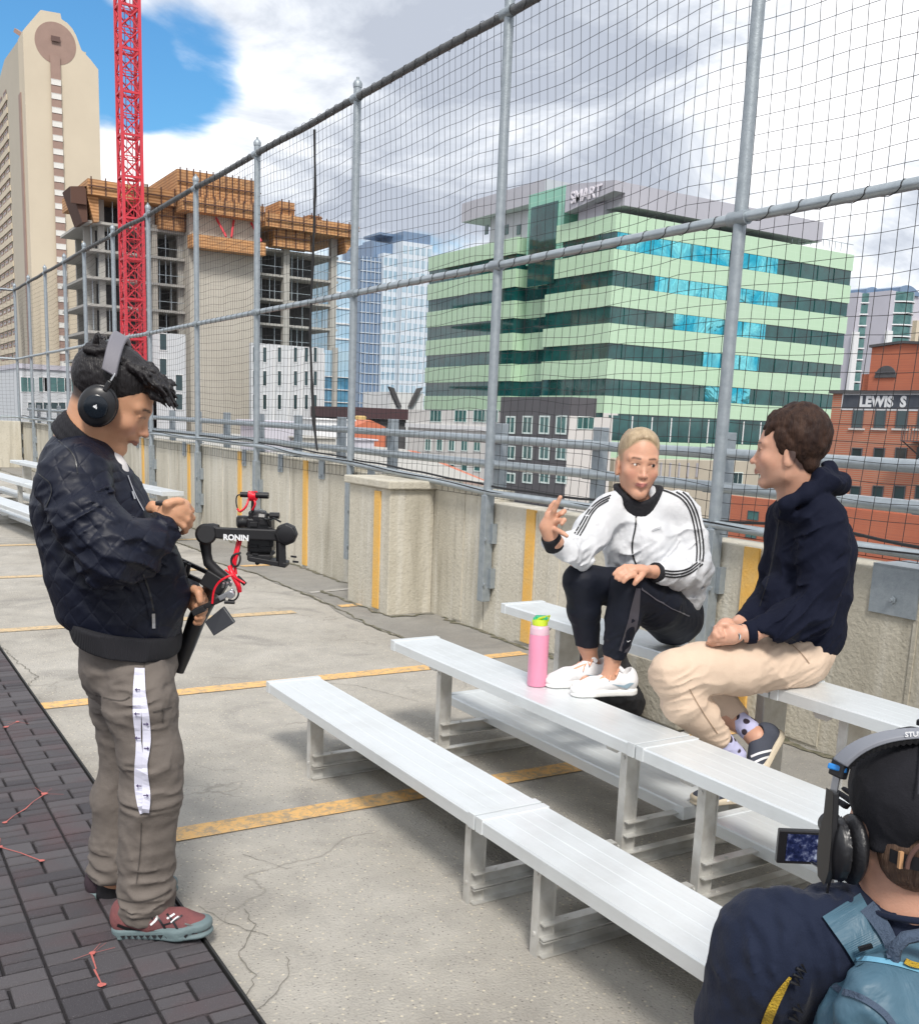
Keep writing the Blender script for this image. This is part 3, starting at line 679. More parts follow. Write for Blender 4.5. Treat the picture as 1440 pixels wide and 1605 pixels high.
ply(rx(422), rx(478), yB - .6, yB + 1.5, bx(450, 389)[1], bx(450, 361)[1], st=1.3)
ply(rx(437), rx(461), yB + 1, yB + 6, bx(450, 340)[1], bx(450, 314)[1], st=1.0)
ply(rx(488), rx(508), yB + 2, yB + 6, bx(500, 342)[1], bx(500, 334)[1], st=1.0)
MB().prism([(rx(526), bx(530, 352)[1]), (rx(552), bx(550, 356)[1]), (rx(549), bx(550, 372)[1]), (rx(532), bx(535, 398)[1])], 1, yB - 1, yB + 3).build('form_bracket', M_PLY, cb)
MB().box(rx(234) , rx(242), yB + 3, yB + 5, bx(238, 303)[1], bx(238, 281)[1]).build('stair_core', M_SLAB, cb)
# small workers on the top formwork
# --- clad lower storeys in front of it
M_CLAD = mat('pale_cladding', (.56, .58, .60), rough=.55, var=.25, vscale=.4, col2=(.48, .51, .55))
M_CLADW = mat('white_frame', (.70, .71, .72), rough=.5)
yC = 122.
lo = bld('clad_block', 'pale grey clad block with dark upright windows below the right part of the construction frame', 50, yC)
def cxp(px, py, y=yC): p = aty(px, py, y); return p[0], p[2]
X0, Z1 = cxp(394, 537); X1, _ = cxp(508, 545)
MB().box(X0, X1, yC, yC + .7, ZG, Z1).build('facade', M_CLAD, lo)
for r_, py in enumerate((556, 593, 630)):
    for px in (399, 415, 438, 463, 480, 494):
        a, b = cxp(px, py); Win.put(lo, 'cladw', 'y', (a, yC, b), 1.0 if px > 400 else .6, 1.9, M_CLADW, M_GLASSD, .08, 0)
for px in (404, 428, 452, 472, 506): MB().box(cxp(px, 600)[0] - .12, cxp(px, 600)[0] + .12, yC - .3, yC - .001, ZG, Z1 - .6).build('pilaster', M_CLADW, lo)
lo2 = bld('panel_block', 'pale grey panelled block with few dark windows behind the young man\'s hair', 36, yC - 4)
X0, Z1 = cxp(234, 520, yC - 4); X1, _ = cxp(291, 520, yC - 4)
MB().box(X0, X1, yC - 4, yC - 3.3, ZG, Z1).build('facade', M_CLAD, lo2)
for px, py in ((256, 536), (256, 575), (256, 612), (281, 600), (281, 630)):
    a, b = cxp(px, py, yC - 4); Win.put(lo2, 'panw', 'y', (a, yC - 4, b), .9, 1.9, M_CLADW, M_GLASSD, .08, 0)
gl_ = bld('blue_glass_block', 'low block faced in deep blue glass right of the clad storeys', 60, 124)
M_BLUE = mat('blue_glass', (.02, .13, .24), rough=.1, spec=.8, var=.8, vscale=.35, col2=(.15, .34, .5))
M_BLUEL = mat('light_blue_glass', (.30, .48, .62), rough=.12, spec=.8, var=.6, vscale=.2, col2=(.5, .62, .72))
def gp_(px, py, y=124.): p = aty(px, py, y); return p[0], p[2]
a, b = gp_(505, 590); c_, _ = gp_(547, 600)
MB().box(a, c_, 124, 132, ZG, b).build('glass_wall', M_BLUE, gl_)
MB().box(a, c_, 124.2, 132, b + .1, gp_(505, 548)[1]).build('upper_glass_wall', M_BLUEL, gl_)
for k in range(8): MB().box(a - .05, c_ + .05, 123.85, 123.99, b - 1.6 * k, b - 1.6 * k + .1).build('mullion', M_CLADW, gl_)
for px in (523,): MB().box(gp_(px, 600)[0] - .3, gp_(px, 600)[0] + .3, 123.5, 123.98, ZG, gp_(px, 545)[1]).build('column', M_SLAB, gl_)
sg = bld('sky_blue_tower', 'light blue glass tower peeking between the construction frame and the fence post', 92, 190)
def sp2(px, py, y=190.): p = aty(px, py, y); return p[0], p[2]
a, b = sp2(524, 406); c_, _ = sp2(560, 410)
MB().box(a, c_, 190, 205, ZG, b).build('glass_wall', M_BLUEL, sg)
for k in range(14): MB().box(a - .1, c_ + .1, 189.8, 189.99, b - 2.9 * k - .5, b - 2.9 * k - .2).build('spandrel', M_CLADW, sg)
# --- office tower in white grid
yT = 232.
def tp(px, py, y=yT): p = aty(px, py, y); return p[0], p[2]
ot = bld('white_grid_tower', 'distant office tower of white grid facade and blue glass side wall', 122, yT, 'tower')
M_GRID = mat('white_grid_facade', (.58, .64, .70), rough=.35)
M_OBL = mat('slate_glass', (.15, .23, .35), rough=.15, spec=.7, var=.5, vscale=.3, col2=(.14, .2, .3))
M_OGL = mat('pale_glass', (.30, .43, .53), rough=.12, spec=.8, var=.7, vscale=.12, col2=(.62, .72, .78))
A0, ZA = tp(566, 401); A1, _ = tp(598, 397); A2, ZB = tp(622, 370); A3, _ = tp(669, 376)
def seg(x0, x1, z1, y, m_, nm, nc, nr, mg):
    MB().box(x0, x1, y, y + 25, ZG, z1).build(nm, m_, ot)
    for i in range(nc):
        for j in range(nr):
            w_ = (x1 - x0) / nc; hh = 3.0; c_ = (x0 + w_ * (i + .5), y, z1 - 1.9 - hh * j)
            if c_[2] > 2: Win.put(ot, nm + 'w', 'y', c_, w_ * .72, hh * .62, M_GRID, mg, .0, 0)
seg(A1, A2, ZA + 1.2, yT - 1, M_GRID, 'facade', 3, 14, M_OGL)
seg(A2 + .01, A3, ZB - 1.5, yT - 3, M_GRID, 'corner_facade', 5, 15, M_OGL)
MB().box(A0, A1 - .01, yT, yT + 25, ZG, ZA).build('glass_side', M_OBL, ot)
for k in range(18): MB().box(A0 - .05, A1 - .1, yT - .2, yT - .01, ZA - 2.4 * k - 1, ZA - 2.4 * k - .85).build('mullion', M_GRID, ot)
for k in range(5): MB().box(A0 + (A1 - A0) * k / 5 + .3, A0 + (A1 - A0) * k / 5 + .42, yT - .3, yT - .21, 0, ZA).build('mullion', M_GRID, ot)
MB().box(tp(592, 380)[0], tp(622, 380)[0], yT + 2, yT + 20, ZA, tp(600, 378)[1]).build('roof_plant', M_OBL, ot)
MB().box(A2 + .5, A3 - .3, yT - 2.4, yT + 20, ZB - 1.5, ZB + .9).build('roof_plant', M_OBL, ot)
MB().box(tp(604, 367)[0], tp(640, 367)[0], yT + 3, yT + 12, ZB + .95, tp(604, 365)[1]).build('roof_plant', M_OBL, ot)
# small faceted pavilion and chimney, dark flat roof
pv = bld('spiked_pavilion', 'small pale pavilion with dark pointed roof fins below the white grid tower', 85, 150)
def q_(px, py, y): p = aty(px, py, y); return p[0], p[2]
a, b = q_(612, 612, 150); c_, d_ = q_(663, 640, 150)
MB().box(a, c_, 150, 160, ZG, q_(612, 614, 150)[1]).build('wall', M_CLADW, pv)
for px, s_ in ((617, 1), (650, -1)):
    x, z = q_(px, 638, 149.9); MB().prism([(x - 1.2 * s_, z + 3.2), (x - .2 * s_, z + 3.0), (x + 1.3 * s_, z), (x + .6 * s_, z)], 1, 149.5, 149.98).build('roof_fin', M_SHADE, pv)
dr = bld('dark_roof_building', 'low building with a dark brown flat roof edge left of the green office block', 62, 110)
a, b = q_(555, 638, 110); c_, _ = q_(637, 640, 110)
MB().box(a, c_, 110, 125, ZG, q_(555, 655, 110)[1]).build('wall', M_SHADE, dr)
MB().box(a - .3, c_ + .3, 109.4, 125.3, q_(555, 655, 110)[1] + .01, b).build('roof_edge', mat('dark_brown_metal', (.07, .035, .04), rough=.6), dr)
x, z = q_(565, 662, 100)
cm_ = MB().lathe((x, 100, z - 2), [(.45, 0), (.45, 2.2), (.62, 2.3), (.62, 2.6), (.4, 2.7)], 14).build('roof_flue', mat('ochre_metal', (.55, .38, .15), rough=.6), smooth=True)
cm_['label'] = 'short ochre flue pipe above the guard rail in front of the dark flat roof'; cm_['category'] = 'chimney'
# --- green office block
M_GRN = None
def greenf(t, c, co, p):
    sp = N(t, 'ShaderNodeSeparateXYZ'); L(t, co, sp.inputs[0])
    fx = mathn(t, 'FRACT', mathn(t, 'DIVIDE', mathn(t, 'ADD', sp.outputs[0], sp.outputs[1]), 1.5))
    fz = mathn(t, 'FRACT', mathn(t, 'DIVIDE', sp.outputs[2], .82))
    ln = mathn(t, 'MAXIMUM', mathn(t, 'LESS_THAN', fx, .03), mathn(t, 'LESS_THAN', fz, .05))
    return mixc(t, mathn(t, 'MULTIPLY', ln, .35), c, (.6, .75, .6))
M_GRN = mat('pale_green_panel', (.44, .63, .44), rough=.3, spec=.6, var=.45, vscale=.09, col2=(.48, .62, .48), build=greenf)
M_GRNT = mat('sea_green_glass_panel', (.22, .50, .38), rough=.2, spec=.7, build=greenf)
M_GWIN = mat('green_black_glass', (.006, .045, .042), rough=.05, spec=1., var=.8, vscale=.5, col2=(.012, .10, .095))
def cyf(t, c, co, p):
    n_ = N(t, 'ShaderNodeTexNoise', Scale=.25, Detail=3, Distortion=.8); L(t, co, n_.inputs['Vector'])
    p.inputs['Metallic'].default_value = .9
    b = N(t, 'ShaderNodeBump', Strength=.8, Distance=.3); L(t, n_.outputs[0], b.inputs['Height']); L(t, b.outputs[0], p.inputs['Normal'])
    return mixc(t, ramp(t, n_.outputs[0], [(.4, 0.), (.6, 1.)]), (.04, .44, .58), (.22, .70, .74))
M_CYAN = mat('cyan_sky_reflection', (.05, .6, .65), rough=.06, build=cyf)  # cyan of the reflected sky is painted into the pane colour
M_GREY = mat('grey_metal_cladding', (.46, .46, .51), rough=.5, metal=.1, var=.2, vscale=.2)
M_GREYL = mat('lilac_grey_wall', (.50, .49, .55), rough=.6, var=.2, vscale=.2)
go = bld('green_office_building', 'office block in pale green bands and dark green glass with a grey roof canopy', 75, 92)
gx, gy, gz = 72.4, 88.9, 24.1
gxr = g(1349.7, 395, gz)[0]; yN2 = 101.; yN3 = 108.2; yEnd = 130.
def gzr(py): return atx(965, py, gx)[2] if False else float(((ray(963, py) * (gy / ray(963, py)[1])) + EYEV)[2])
bands = [(331.6, 362), (390, 423), (448, 480), (507, 538), (563, 594), (621, 648)]       # spandrel rows
def vol(z0, z1, m_, nm, off=0., kind='band'):
    """the three set-back volumes between two heights"""
    o = off
    parts = [(gx + o, gxr - o, gy + o, yN2 - o), (gx + 2.2 + o, gxr - 4, yN2 - o + .001, yN3 + o), (gx + .6 + o, gxr - 8, yN3 + o + .001, yEnd - o)]
    for i, (a, b, c_, d_) in enumerate(parts):
        MB().box(a, b, c_, d_, z0, z1).build(nm, m_, go)
for i, (p0, p1) in enumerate(bands):
    zt_, zb_ = gzr(p0), gzr(p1); vol(zb_, zt_, M_GRN, 'green_spandrel')
    zn = gzr(bands[i + 1][0]) if i < 5 else gzr(672)
    vol(zn - .01, zb_ + .01, M_GWIN, 'window_band', .12)
    # stretch of the south face with the sky's reflection painted on as cyan panes
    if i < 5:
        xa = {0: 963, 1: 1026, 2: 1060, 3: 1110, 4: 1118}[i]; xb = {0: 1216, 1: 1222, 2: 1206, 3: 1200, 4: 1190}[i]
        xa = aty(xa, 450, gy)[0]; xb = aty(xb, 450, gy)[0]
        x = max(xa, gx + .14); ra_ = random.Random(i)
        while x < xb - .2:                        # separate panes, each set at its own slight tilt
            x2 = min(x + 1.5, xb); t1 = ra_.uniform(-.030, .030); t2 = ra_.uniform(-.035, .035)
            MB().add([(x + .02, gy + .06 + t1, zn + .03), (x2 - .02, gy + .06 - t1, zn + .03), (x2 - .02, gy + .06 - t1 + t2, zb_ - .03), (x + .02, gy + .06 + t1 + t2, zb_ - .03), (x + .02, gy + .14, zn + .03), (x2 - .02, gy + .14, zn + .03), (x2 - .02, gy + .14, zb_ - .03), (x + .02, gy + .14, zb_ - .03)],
                     [(0, 1, 2), (0, 2, 3), (4, 7, 6, 5), (0, 4, 5, 1), (1, 5, 6, 2), (2, 6, 7, 3), (3, 7, 4, 0)]).build('sky_reflection_pane', M_CYAN, go)
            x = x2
        for k in range(12): 
            x = gx + 3 * (k + .7)
            if x < gxr - .5: MB().box(x - .06, x + .06, gy + .03, gy + .084, zn + .02, zb_ - .02).build('mullion', M_GWIN, go)
        for k in range(3):
            y = gy + 3 * (k + .9); MB().box(gx + .05, gx + .118, y - .06, y + .06, zn + .02, zb_ - .02).build('mullion', M_GWIN, go)
zb0 = gzr(672)
M_PINK2 = mat('pale_stone_cladding', (.62, .61, .59), rough=.7, var=.25, vscale=.2)
MB().box(gx, gxr, gy, yEnd, ZG, zb0 - .01).build('base', M_PINK2, go)
xg_ = aty(952, 670, gy)[0]
for p0, p1, m_, nm in ((651, 690, M_GWIN, 'window_band'), (690.5, 728, M_GRN, 'green_spandrel'), (728.5, 757, M_GWIN, 'window_band')):
    MB().box(xg_, gxr - .4, gy - .25, gy - .055, gzr(p1), gzr(p0)).build(nm, m_, go)
for k in range(12):
    x = xg_ + 2.9 * k + .3
    if x < gxr - 1: MB().box(x - .07, x + .07, gy - .32, gy - .251, gzr(690), gzr(651)).build('mullion', M_CLADW, go)
MB().box(gx - .05, gx + 2, gy - .05, gy - .001, zb0 - .02, gzr(648)).build('base_pier', M_PINK2, go)
# stair tower, canopy and penthouse
def gr_(px, py, y): p = aty(px, py, y); return p[0], p[2]
def gxz(px, py, x): p = atx(px, py, x); return p[1], p[2]
ya, za = gxz(830, 300, gx + .1); yb, _ = gxz(887, 288, gx + .1)
zs = gxz(887, 290, gx + .1)[1]
MB().box(gx + .05, gx + 6, yb, ya, gz - 4, zs).build('stair_tower', M_GRNT, go)
MB().box(gx - .02, gx + .049, yb + 1.2, ya - .6, gzr(430), gxz(860, 318, gx)[1]).build('stair_window', M_GWIN, go)
# canopy: thick tilted roof
yc0, zc0 = gxz(961, 282, gx + .5)
xr0 = gr_(1308, 345, gy + 6)[0]; zc_ = gr_(965, 282, gy + 1.)[1]
cz = g(963, 282, 0)  # direction only
zcan = float((ray(963, 283) * ((gy - 0.) / ray(963, 283)[1]) + EYEV)[2])
xr0 = g(1308, 345, zcan)[0]; yr0 = g(1308, 345, zcan)[1]; xl0, yl0 = g(963, 282, zcan)[:2]
can = MB(); y2 = yl0 + 14.5; th = 2.3
tL = gxz(887, 289.5, xl0); bL = gxz(886, 333, xl0); bR = gxz(961, 299, xl0); y2 = tL[0]
can.prism([(yl0, zcan), (y2, tL[1]), (y2, bL[1]), (yl0, bR[1])], 0, xl0, xl0 + 1.5); can.build('roof_canopy_side', M_GREY, go)
MB().prism([(yl0 + .001, zcan - .02), (yl0 + 9, zcan - .3), (yl0 + 9, zcan - 1.2), (yl0 + 3, zcan - th), (yl0 + .001, zcan - th)], 0, xl0 + 1.501, xr0).build('roof_canopy', M_GREY, go)
MB().box(xl0 + 1.2, xr0 - 5, yl0 + 3, y2 - 1, gz - .5, zcan - 1.6).build('penthouse', M_GREYL, go)
yc1 = gxz(728, 340, gx + 3)[0]; zc1 = gxz(790, 330, gx + 3)[1]
MB().box(gx + 2.5, gx + 22, ya + .3, yc1, zc1 - .2, zc1 + 2.2).build('rear_canopy', M_GREY, go)
MB().box(gx + 4, gx + 20, ya + .4, yc1 - 5, gz - 4, zc1 - .21).build('rear_penthouse', M_GREYL, go)
for px in (762, 793, 812):
    y_, z_ = gxz(px, 360, gx + 3.9); MB().box(gx + 3.9, gx + 3.999, y_ - .4, y_ + .4, z_ - .6, z_ + .6).build('window', M_GWIN, go)
yt, ztx = gxz(893, 318, gx - .3)
M_LOGO = mat('white_sign_letters', (.75, .72, .78), rough=.4)
zlg = gxz(893, 318, xl0 - .1)
text_mesh('sign_lettering', 'SMART', 1.75, M_LOGO, go, (xl0 - .12, zlg[0], zlg[1] - .1), (0, -1, .0), (0, 0, 1), .06, .03)
# roof railing on the right
for k in range(9):
    x = g(1270, 375, gz)[0] + k * 1.1; MB().bar((x, gy + .3, gz), (x, gy + .3, gz + 1.0), .06).build('roof_rail_post', M_GALVL, go)
MB().bar((g(1270, 375, gz)[0], gy + .3, gz + 1.0), (gxr, gy + .3, gz + 1.0), .07).build('roof_rail', M_GALVL, go)
# --- pale stone building with rows of windows below the green block (left) and charcoal one in front
M_BRONZE = mat('charcoal_cladding', (.10, .10, .11), rough=.5, var=.3, vscale=.4)
M_SASH = mat('white_sash', (.62, .72, .70), rough=.4)
M_TEAL = mat('teal_glass', (.03, .11, .11), rough=.1, spec=.8, var=.7, vscale=.6, col2=(.10, .22, .21))
xW = 56.
pb = bld('pale_stone_building', 'low pale stone building with three rows of windows in front of the green office block', xW, 80)
def wx(px, py, x=xW): p = atx(px, py, x); return p[1], p[2]
y0_, zW = wx(783, 640); y1_, _ = wx(640, 642)
MB().box(xW, xW + 9, y0_ - 1, y1_, ZG, zW - .3).build('wall', M_PINK2, pb)
MB().box(xW - .25, xW + 9.1, y0_ - .9, y1_ + .2, wx(760, 676)[1], wx(760, 672)[1] + .2).build('cornice', M_CLADW, pb)
for px in (683, 722, 752, 770):
    y_, z_ = wx(px, 652); Win.put(pb, 'pbw1', 'x', (xW, y_, z_), 2.4 if px < 740 else 1.5, 1.25, M_SASH, M_TEAL, .06, 2)
for px in (671, 689, 708, 728, 748):
    y_, z_ = wx(px, 697); Win.put(pb, 'pbw2', 'x', (xW, y_, z_), 1.25, 1.35, M_SASH, M_TEAL, .1, 1)
    y_, z_ = wx(px, 733); Win.put(pb, 'pbw3', 'x', (xW, y_, z_), 1.25, .8, M_SASH, M_TEAL, .1, 0)
yD = 68.
db = bld('charcoal_building', 'charcoal clad building with white framed windows, seen below the green office block', 56, 78)
def dx(px, py, y=yD): p = aty(px, py, y); return p[0], p[2]
xD = 55.4; dyf, zD = wx(785, 622, xD); dyn, _ = wx(893, 622, xD)
MB().box(xD, xD + 3, dyn, dyf, ZG, zD).build('wall', M_BRONZE, db)
for j, (py, hh) in enumerate(((665, 1.65), (708, 1.35), (748, 1.0))):
    for i in range(4):
        a, b = wx(800 + i * 26.5, py + 1, xD); Win.put(db, 'dbw%d' % j, 'x', (xD, a, b), 1.55, hh, M_SASH, M_TEAL, .14, 1)
yD = dyn - 2.01; D1x = xD; pe = bld('pale_stone_wing', 'pale stone wing with wide dark windows right of the charcoal building', 58, yD + 2)
E1x, zE = dx(1290, 648, yD + 2)
E1x = dx(958, 690, yD + 2)[0]; MB().box(D1x + .02, E1x, yD + 2, yD + 12, ZG, dx(900, 652, yD + 2)[1]).build('wall', M_PINK2, pe)
for px, w_ in ((917, 1.7),): 
    a, b = dx(px, 663, yD + 2); Win.put(pe, 'pew', 'y', (a, yD + 2, b), 1.9, 1.1, M_SASH, M_TEAL, .06, 2)
for px, py in ((935, 705),):
    a, b = dx(px, py, yD + 2); Win.put(pe, 'pew2', 'y', (a, yD + 2, b), 1.0, 1.2, M_SASH, M_TEAL, .06, 1)
bb = bld('beige_low_block', 'low beige block with a louvred screen right of the pale stone wing', 66, 76)
B0x, zBb = dx(962, 724, 76.); MB().box(B0x, dx(1290, 724, 76.)[0], 76, 79, ZG, dx(1100, 722, 76.)[1]).build('wall', mat('beige_render', (.46, .42, .34), rough=.8, var=.3, vscale=.3), bb)
for k in range(9): MB().box(B0x + 1 + k * 1.2, B0x + 1.12 + k * 1.2, 75.8, 75.99, dx(1100, 748, 76.)[1], dx(1100, 726, 76.)[1]).build('louvre_post', M_GREY, bb)
for px in (1152, 1200, 1240): a, b = dx(px, 750, 76.); Win.put(bb, 'bbw', 'y', (a, 76., b), 2.0, 1.3, M_SASH, M_GLASSD, .08, 2)
# --- brick warehouse
def brickf(t, c, co, p):
    mp = N(t, 'ShaderNodeMapping'); mp.inputs['Rotation'].default_value = (math.radians(90), 0, 0); L(t, co, mp.inputs[0])
    br = N(t, 'ShaderNodeTexBrick', Scale=1.); L(t, mp.outputs[0], br.inputs['Vector'])
    br.inputs['Brick Width'].default_value = .22; br.inputs['Row Height'].default_value = .075; br.inputs['Mortar Size'].default_value = .01
    br.inputs['Color1'].default_value = (.50, .125, .055, 1); br.inputs['Color2'].default_value = (.42, .10, .05, 1); br.inputs['Mortar'].default_value = (.40, .24, .17, 1)
    n_ = N(t, 'ShaderNodeTexNoise', Scale=.6, Detail=5); L(t, co, n_.inputs['Vector'])
    return mixc(t, mathn(t, 'MULTIPLY', ramp(t, n_.outputs[0], [(.4, 0.), (.7, 1.)]), .35), br.outputs['Color'], (.36, .11, .07))
M_BRICK = mat('red_brick', (.45, .13, .07), rough=.85, build=brickf)
xL = 66.
def lx(px, py, x=xL): p = atx(px, py, x); return p[1], p[2]
L0, zL_ = lx(1305, 617); L1 = L0 - 30
lw = bld('brick_warehouse', 'red brick warehouse with a dark painted sign and an arched window', xL, L0)
MB().box(xL, xL + 14, L1, L0, ZG, zL_).build('wall', M_BRICK, lw)
MB().box(xL - .2, xL + 14, L1, L0 + .2, zL_ + .001, zL_ + .22).build('coping', M_SHADE, lw)
T0, zT_ = lx(1366, 545, xL + 3); T1, zT2 = lx(1414, 546, xL + 3)
MB().prism([(T0, zL_), (T0, zT_), (T1, zT_ + .2), (T1 - 6, zT_ - .3), (T1 - 6, zL_)], 0, xL + 3, xL + 9).build('brick_turret', M_BRICK, lw)
MB().prism([(T0 + .15, zT_ + .01), (T0 + .15, zT_ + .2), (T1, zT_ + .4), (T1 - 6.2, zT_ - .1), (T1 - 6.2, zT_ - .28), (T1, zT_ + .21)], 0, xL + 2.8, xL + 9.2).build('turret_coping', M_SHADE, lw)
U0 = lx(1345, 586, xL + 3)[0]; MB().box(xL + 3.4, xL + 8, T0 + .01, U0, zL_, lx(1345, 586, xL + 3)[1]).build('low_block', M_BRICK, lw)
wx_, wz_ = lx(1387, 592, xL + 3); wr = abs(lx(1404, 590, xL + 3)[0] - wx_)
MB().prism([(wx_ + wr * math.cos(a), wz_ + wr * .95 * math.sin(a)) for a in np.linspace(0, math.pi, 16)], 0, xL + 2.9, xL + 3.05).build('arched_window', M_SHADE, lw)
MB().box(xL + 2.84, xL + 2.895, wx_ - wr * .95, wx_ + wr * .95, wz_ + wr * .40, wz_ + wr * .47).build('window_bar', M_BRONZE, lw)
M_NAVY = mat('dark_sign_paint', (.045, .055, .075), rough=.7, var=.5, vscale=2.5, col2=(.09, .10, .12))
M_SIGNW = mat('sign_white_paint', (.72, .74, .76), rough=.6, var=.3, vscale=5)
s0, sz1 = lx(1322, 619); sz0 = lx(1322, 640)[1]; s1 = L1 + .5
MB().box(xL - .030, xL - .001, s1, s0 + .12, sz0 - .12, sz1 + .1).build('sign_border', M_SIGNW, lw)
MB().box(xL - .045, xL - .031, s1, s0, sz0, sz1).build('sign_board', M_NAVY, lw)
lt0, ltz = lx(1346, 639)
text_mesh('sign_lettering', 'LEWIS  S', 2.05 * (sz1 - sz0) / 1.95, M_SIGNW, lw, (xL - .05, lt0, ltz + .1), (0, -1, 0), (0, 0, 1), .01, .05)
for j, (py, hh) in enumerate(((655, 1.5), (714, 1.15), (772, 1.0), (826, .8), (880, .9))):
    for px in (1344, 1379, 1413, 1447):
        a, b = lx(px - j * 2, py); Win.put(lw, 'lw%d' % j, 'x', (xL, a, b), .95, hh, M_BRONZE, M_GLASSD, .07, 0)
        MB().box(xL - .10, xL - .001, a - .7, a + .7, b - hh / 2 - .14, b - hh / 2 - .01).build('sill', M_PINK2, lw)
fe0, fz = lx(1411, 690, xL - 1.4)
mb = MB()
for k in range(14): mb.bar((xL - 1.4, fe0 - k * .25, fz), (xL - 1.4, fe0 - k * .25, fz + 1.0), .04)
mb.bar((xL - 1.4, fe0, fz + 1.), (xL - 1.4, fe0 - 3.4, fz + 1.), .06); mb.box(xL - 1.45, xL - .01, fe0 - 3.4, fe0, fz - .08, fz)
mb.bar((xL - 1.3, fe0, fz), (xL - .1, fe0 - .9, fz - 1.2), .08); mb.bar((xL - .05, fe0 - 1.3, fz + .1), (xL - .05, fe0 - 1.3, fz + 3.4), .12, 1.1)
mb.build('fire_escape', M_SHADE, lw)
# lower brick building right below the parapet
br_ = bld('low_brick_building', 'low orange brick wing left of the taller warehouse, seen through the guard rail', xL, L0 + 8)
b0, bz = lx(1138, 776, xL - .6); b1 = L1
MB().box(xL - .6, xL - .01, b1, b0, ZG, bz).build('wall', M_BRICK, br_)
for px, py in ((1180, 808), (1177, 836), (1240, 830), (1262, 812), (1276, 846)):
    a, b = lx(px, py, xL - .6); Win.put(br_, 'brw', 'x', (xL - .6, a, b), 1.2, .75, M_BRONZE, M_TEAL, .04, 0)
br2 = bld('orange_roof_building', 'long low building with an orange red metal roof edge just over the parapet', 12, 20)
p0 = atx(412, 709, 8.); p1 = atx(760, 768, 8.)
M_ORNG = mat('orange_red_metal', (.55, .17, .09), rough=.6, var=.3, vscale=1.)
MB().prism([(8., 12.4), (8.4, 12.4), (15.5, 28), (15.5, 44), (8, 44)], 2, ZG, .56).build('roof_edge', M_ORNG, br2)
MB().prism([(8.35, 13.), (8.5, 13.), (15.2, 28.2), (15.2, 43.8), (8.35, 43.8)], 2, .561, .60).build('gravel_roof', M_SLAB, br2)
for k, (px, py, w_, h_, m_) in enumerate(((420, 690, 1.2, .7, M_GREYL), (470, 700, 2.2, .35, M_SLAB), (512, 690, .9, .8, M_CLADW), (540, 703, 1.6, .3, M_GREYL))):
    p = atx(px, py + 10, 9.3 + k * .9); mb = MB(); mb.box(p[0] - .5, p[0] + .5, p[1] - w_ / 2, p[1] + w_ / 2, .602, .602 + h_); mb.box(p[0] - .6, p[0] + .6, p[1] - w_ / 2 - .06, p[1] + w_ / 2 + .06, .603 + h_, .65 + h_)
    o = mb.build('roof_unit', m_, None, bevel=.02)
    o['label'] = ['squat lilac grey roof unit nearest the young man\'s side', 'long low concrete roof curb in the middle of the roof', 'tall narrow white roof unit beside the hanging rope', 'flat grey roof unit farthest to the right'][k]; o['category'] = 'roof unit'; o['group'] = 'roof units on the low orange roof'
rc = bld('red_shed', 'small orange red shed roof seen between guard rail tubes right of the hanging rope', 40, 70)
a, b = q_(556, 668, 70); c_, d_ = q_(604, 700, 70)
mb = MB(); mb.prism([(a, d_ - 3), (a, b), ((a + c_) / 2, b + .5), (c_, b), (c_, d_ - 3)], 1, 70, 76); mb.build('shed_wall', M_ORNG, rc)
# --- left podium
pd = bld('grey_podium_building', 'long low light grey building behind the far end of the fence at the left', 20, 118)
a, b = q_(28, 577, 118); c_, d_ = q_(128, 584, 118)
MB().box(a, c_ + 8, 118, 135, ZG, b).build('wall', M_CLAD, pd)
MB().box(a - .1, c_ + 8.1, 117.8, 135.1, b + .001, b + .5).build('parapet', M_GREYL, pd)
for px, w_ in ((44, 1.8), (70, 1.5), (90, 3.6), (115, 2.2)):
    x, z = q_(px, 603, 118); Win.put(pd, 'pdw%d' % px, 'y', (x, 118, z), w_ * .8, 1.6, M_CLADW, M_TEAL, .06, 1)
for px in (50, 62, 74, 86, 98, 110):
    x, z = q_(px, 636, 118); Win.put(pd, 'pdv', 'y', (x, 118, z), .8, .8, M_CLADW, M_GLASSD, .06, 0)
# --- condo towers on the right
def condo(nm, lab, px0, px1, pyt, y, curve):
    a, z = q_(px0, pyt, y); b, _ = q_(px1, pyt, y); w_ = b - a
    t = bld(nm, lab, a, y, 'tower', 'pair of balconied residential towers')
    MB().box(a, b, y, y + 18, ZG, z).build('core_wall', M_GREYL, t)
    MB().box(a + w_ * .72, b + .2, y - 1.2, y - .01, ZG, z - 6).build('beige_fin', M_HOT, t)
    MB().box(a - .6, a + w_ * .1, y - .8, y - .01, ZG, z - 9).build('pale_fin', M_CLADW, t)
    MB().prism([(a + w_ * .2 + w_ * .6 * u, z + 1.6 * math.sin(math.pi * min(1, u * .8 + .2))) for u in np.linspace(0, 1, 9)] + [(a + w_ * .8, z - .5), (a + w_ * .2, z - .5)], 1, y - .5, y + 12).build('curved_roof', M_OBL, t)
    for k in range(13):
        zz_ = z - 2.6 * k - 2.4
        n_ = 10; arc = [(a + w_ * .12 + w_ * .56 * u, y - 2.4 * math.sin(math.pi * u)) for u in np.linspace(0, 1, n_)]
        MB().prism(arc, 2, zz_, zz_ + .28).build('balcony_slab', M_CLADW, t)
        MB().prism([(p_[0], p_[1] + .3) for p_ in arc], 2, zz_ + .29, zz_ + 2.3).build('window_band', M_TEAL, t)
condo('condo_tower', 'balconied grey residential tower right behind the green office block', 1344, 1392, 458, 165, 0)
condo('condo_tower', 'balconied grey residential tower cut by the right edge of the photo', 1396, 1450, 455, 158, 0)
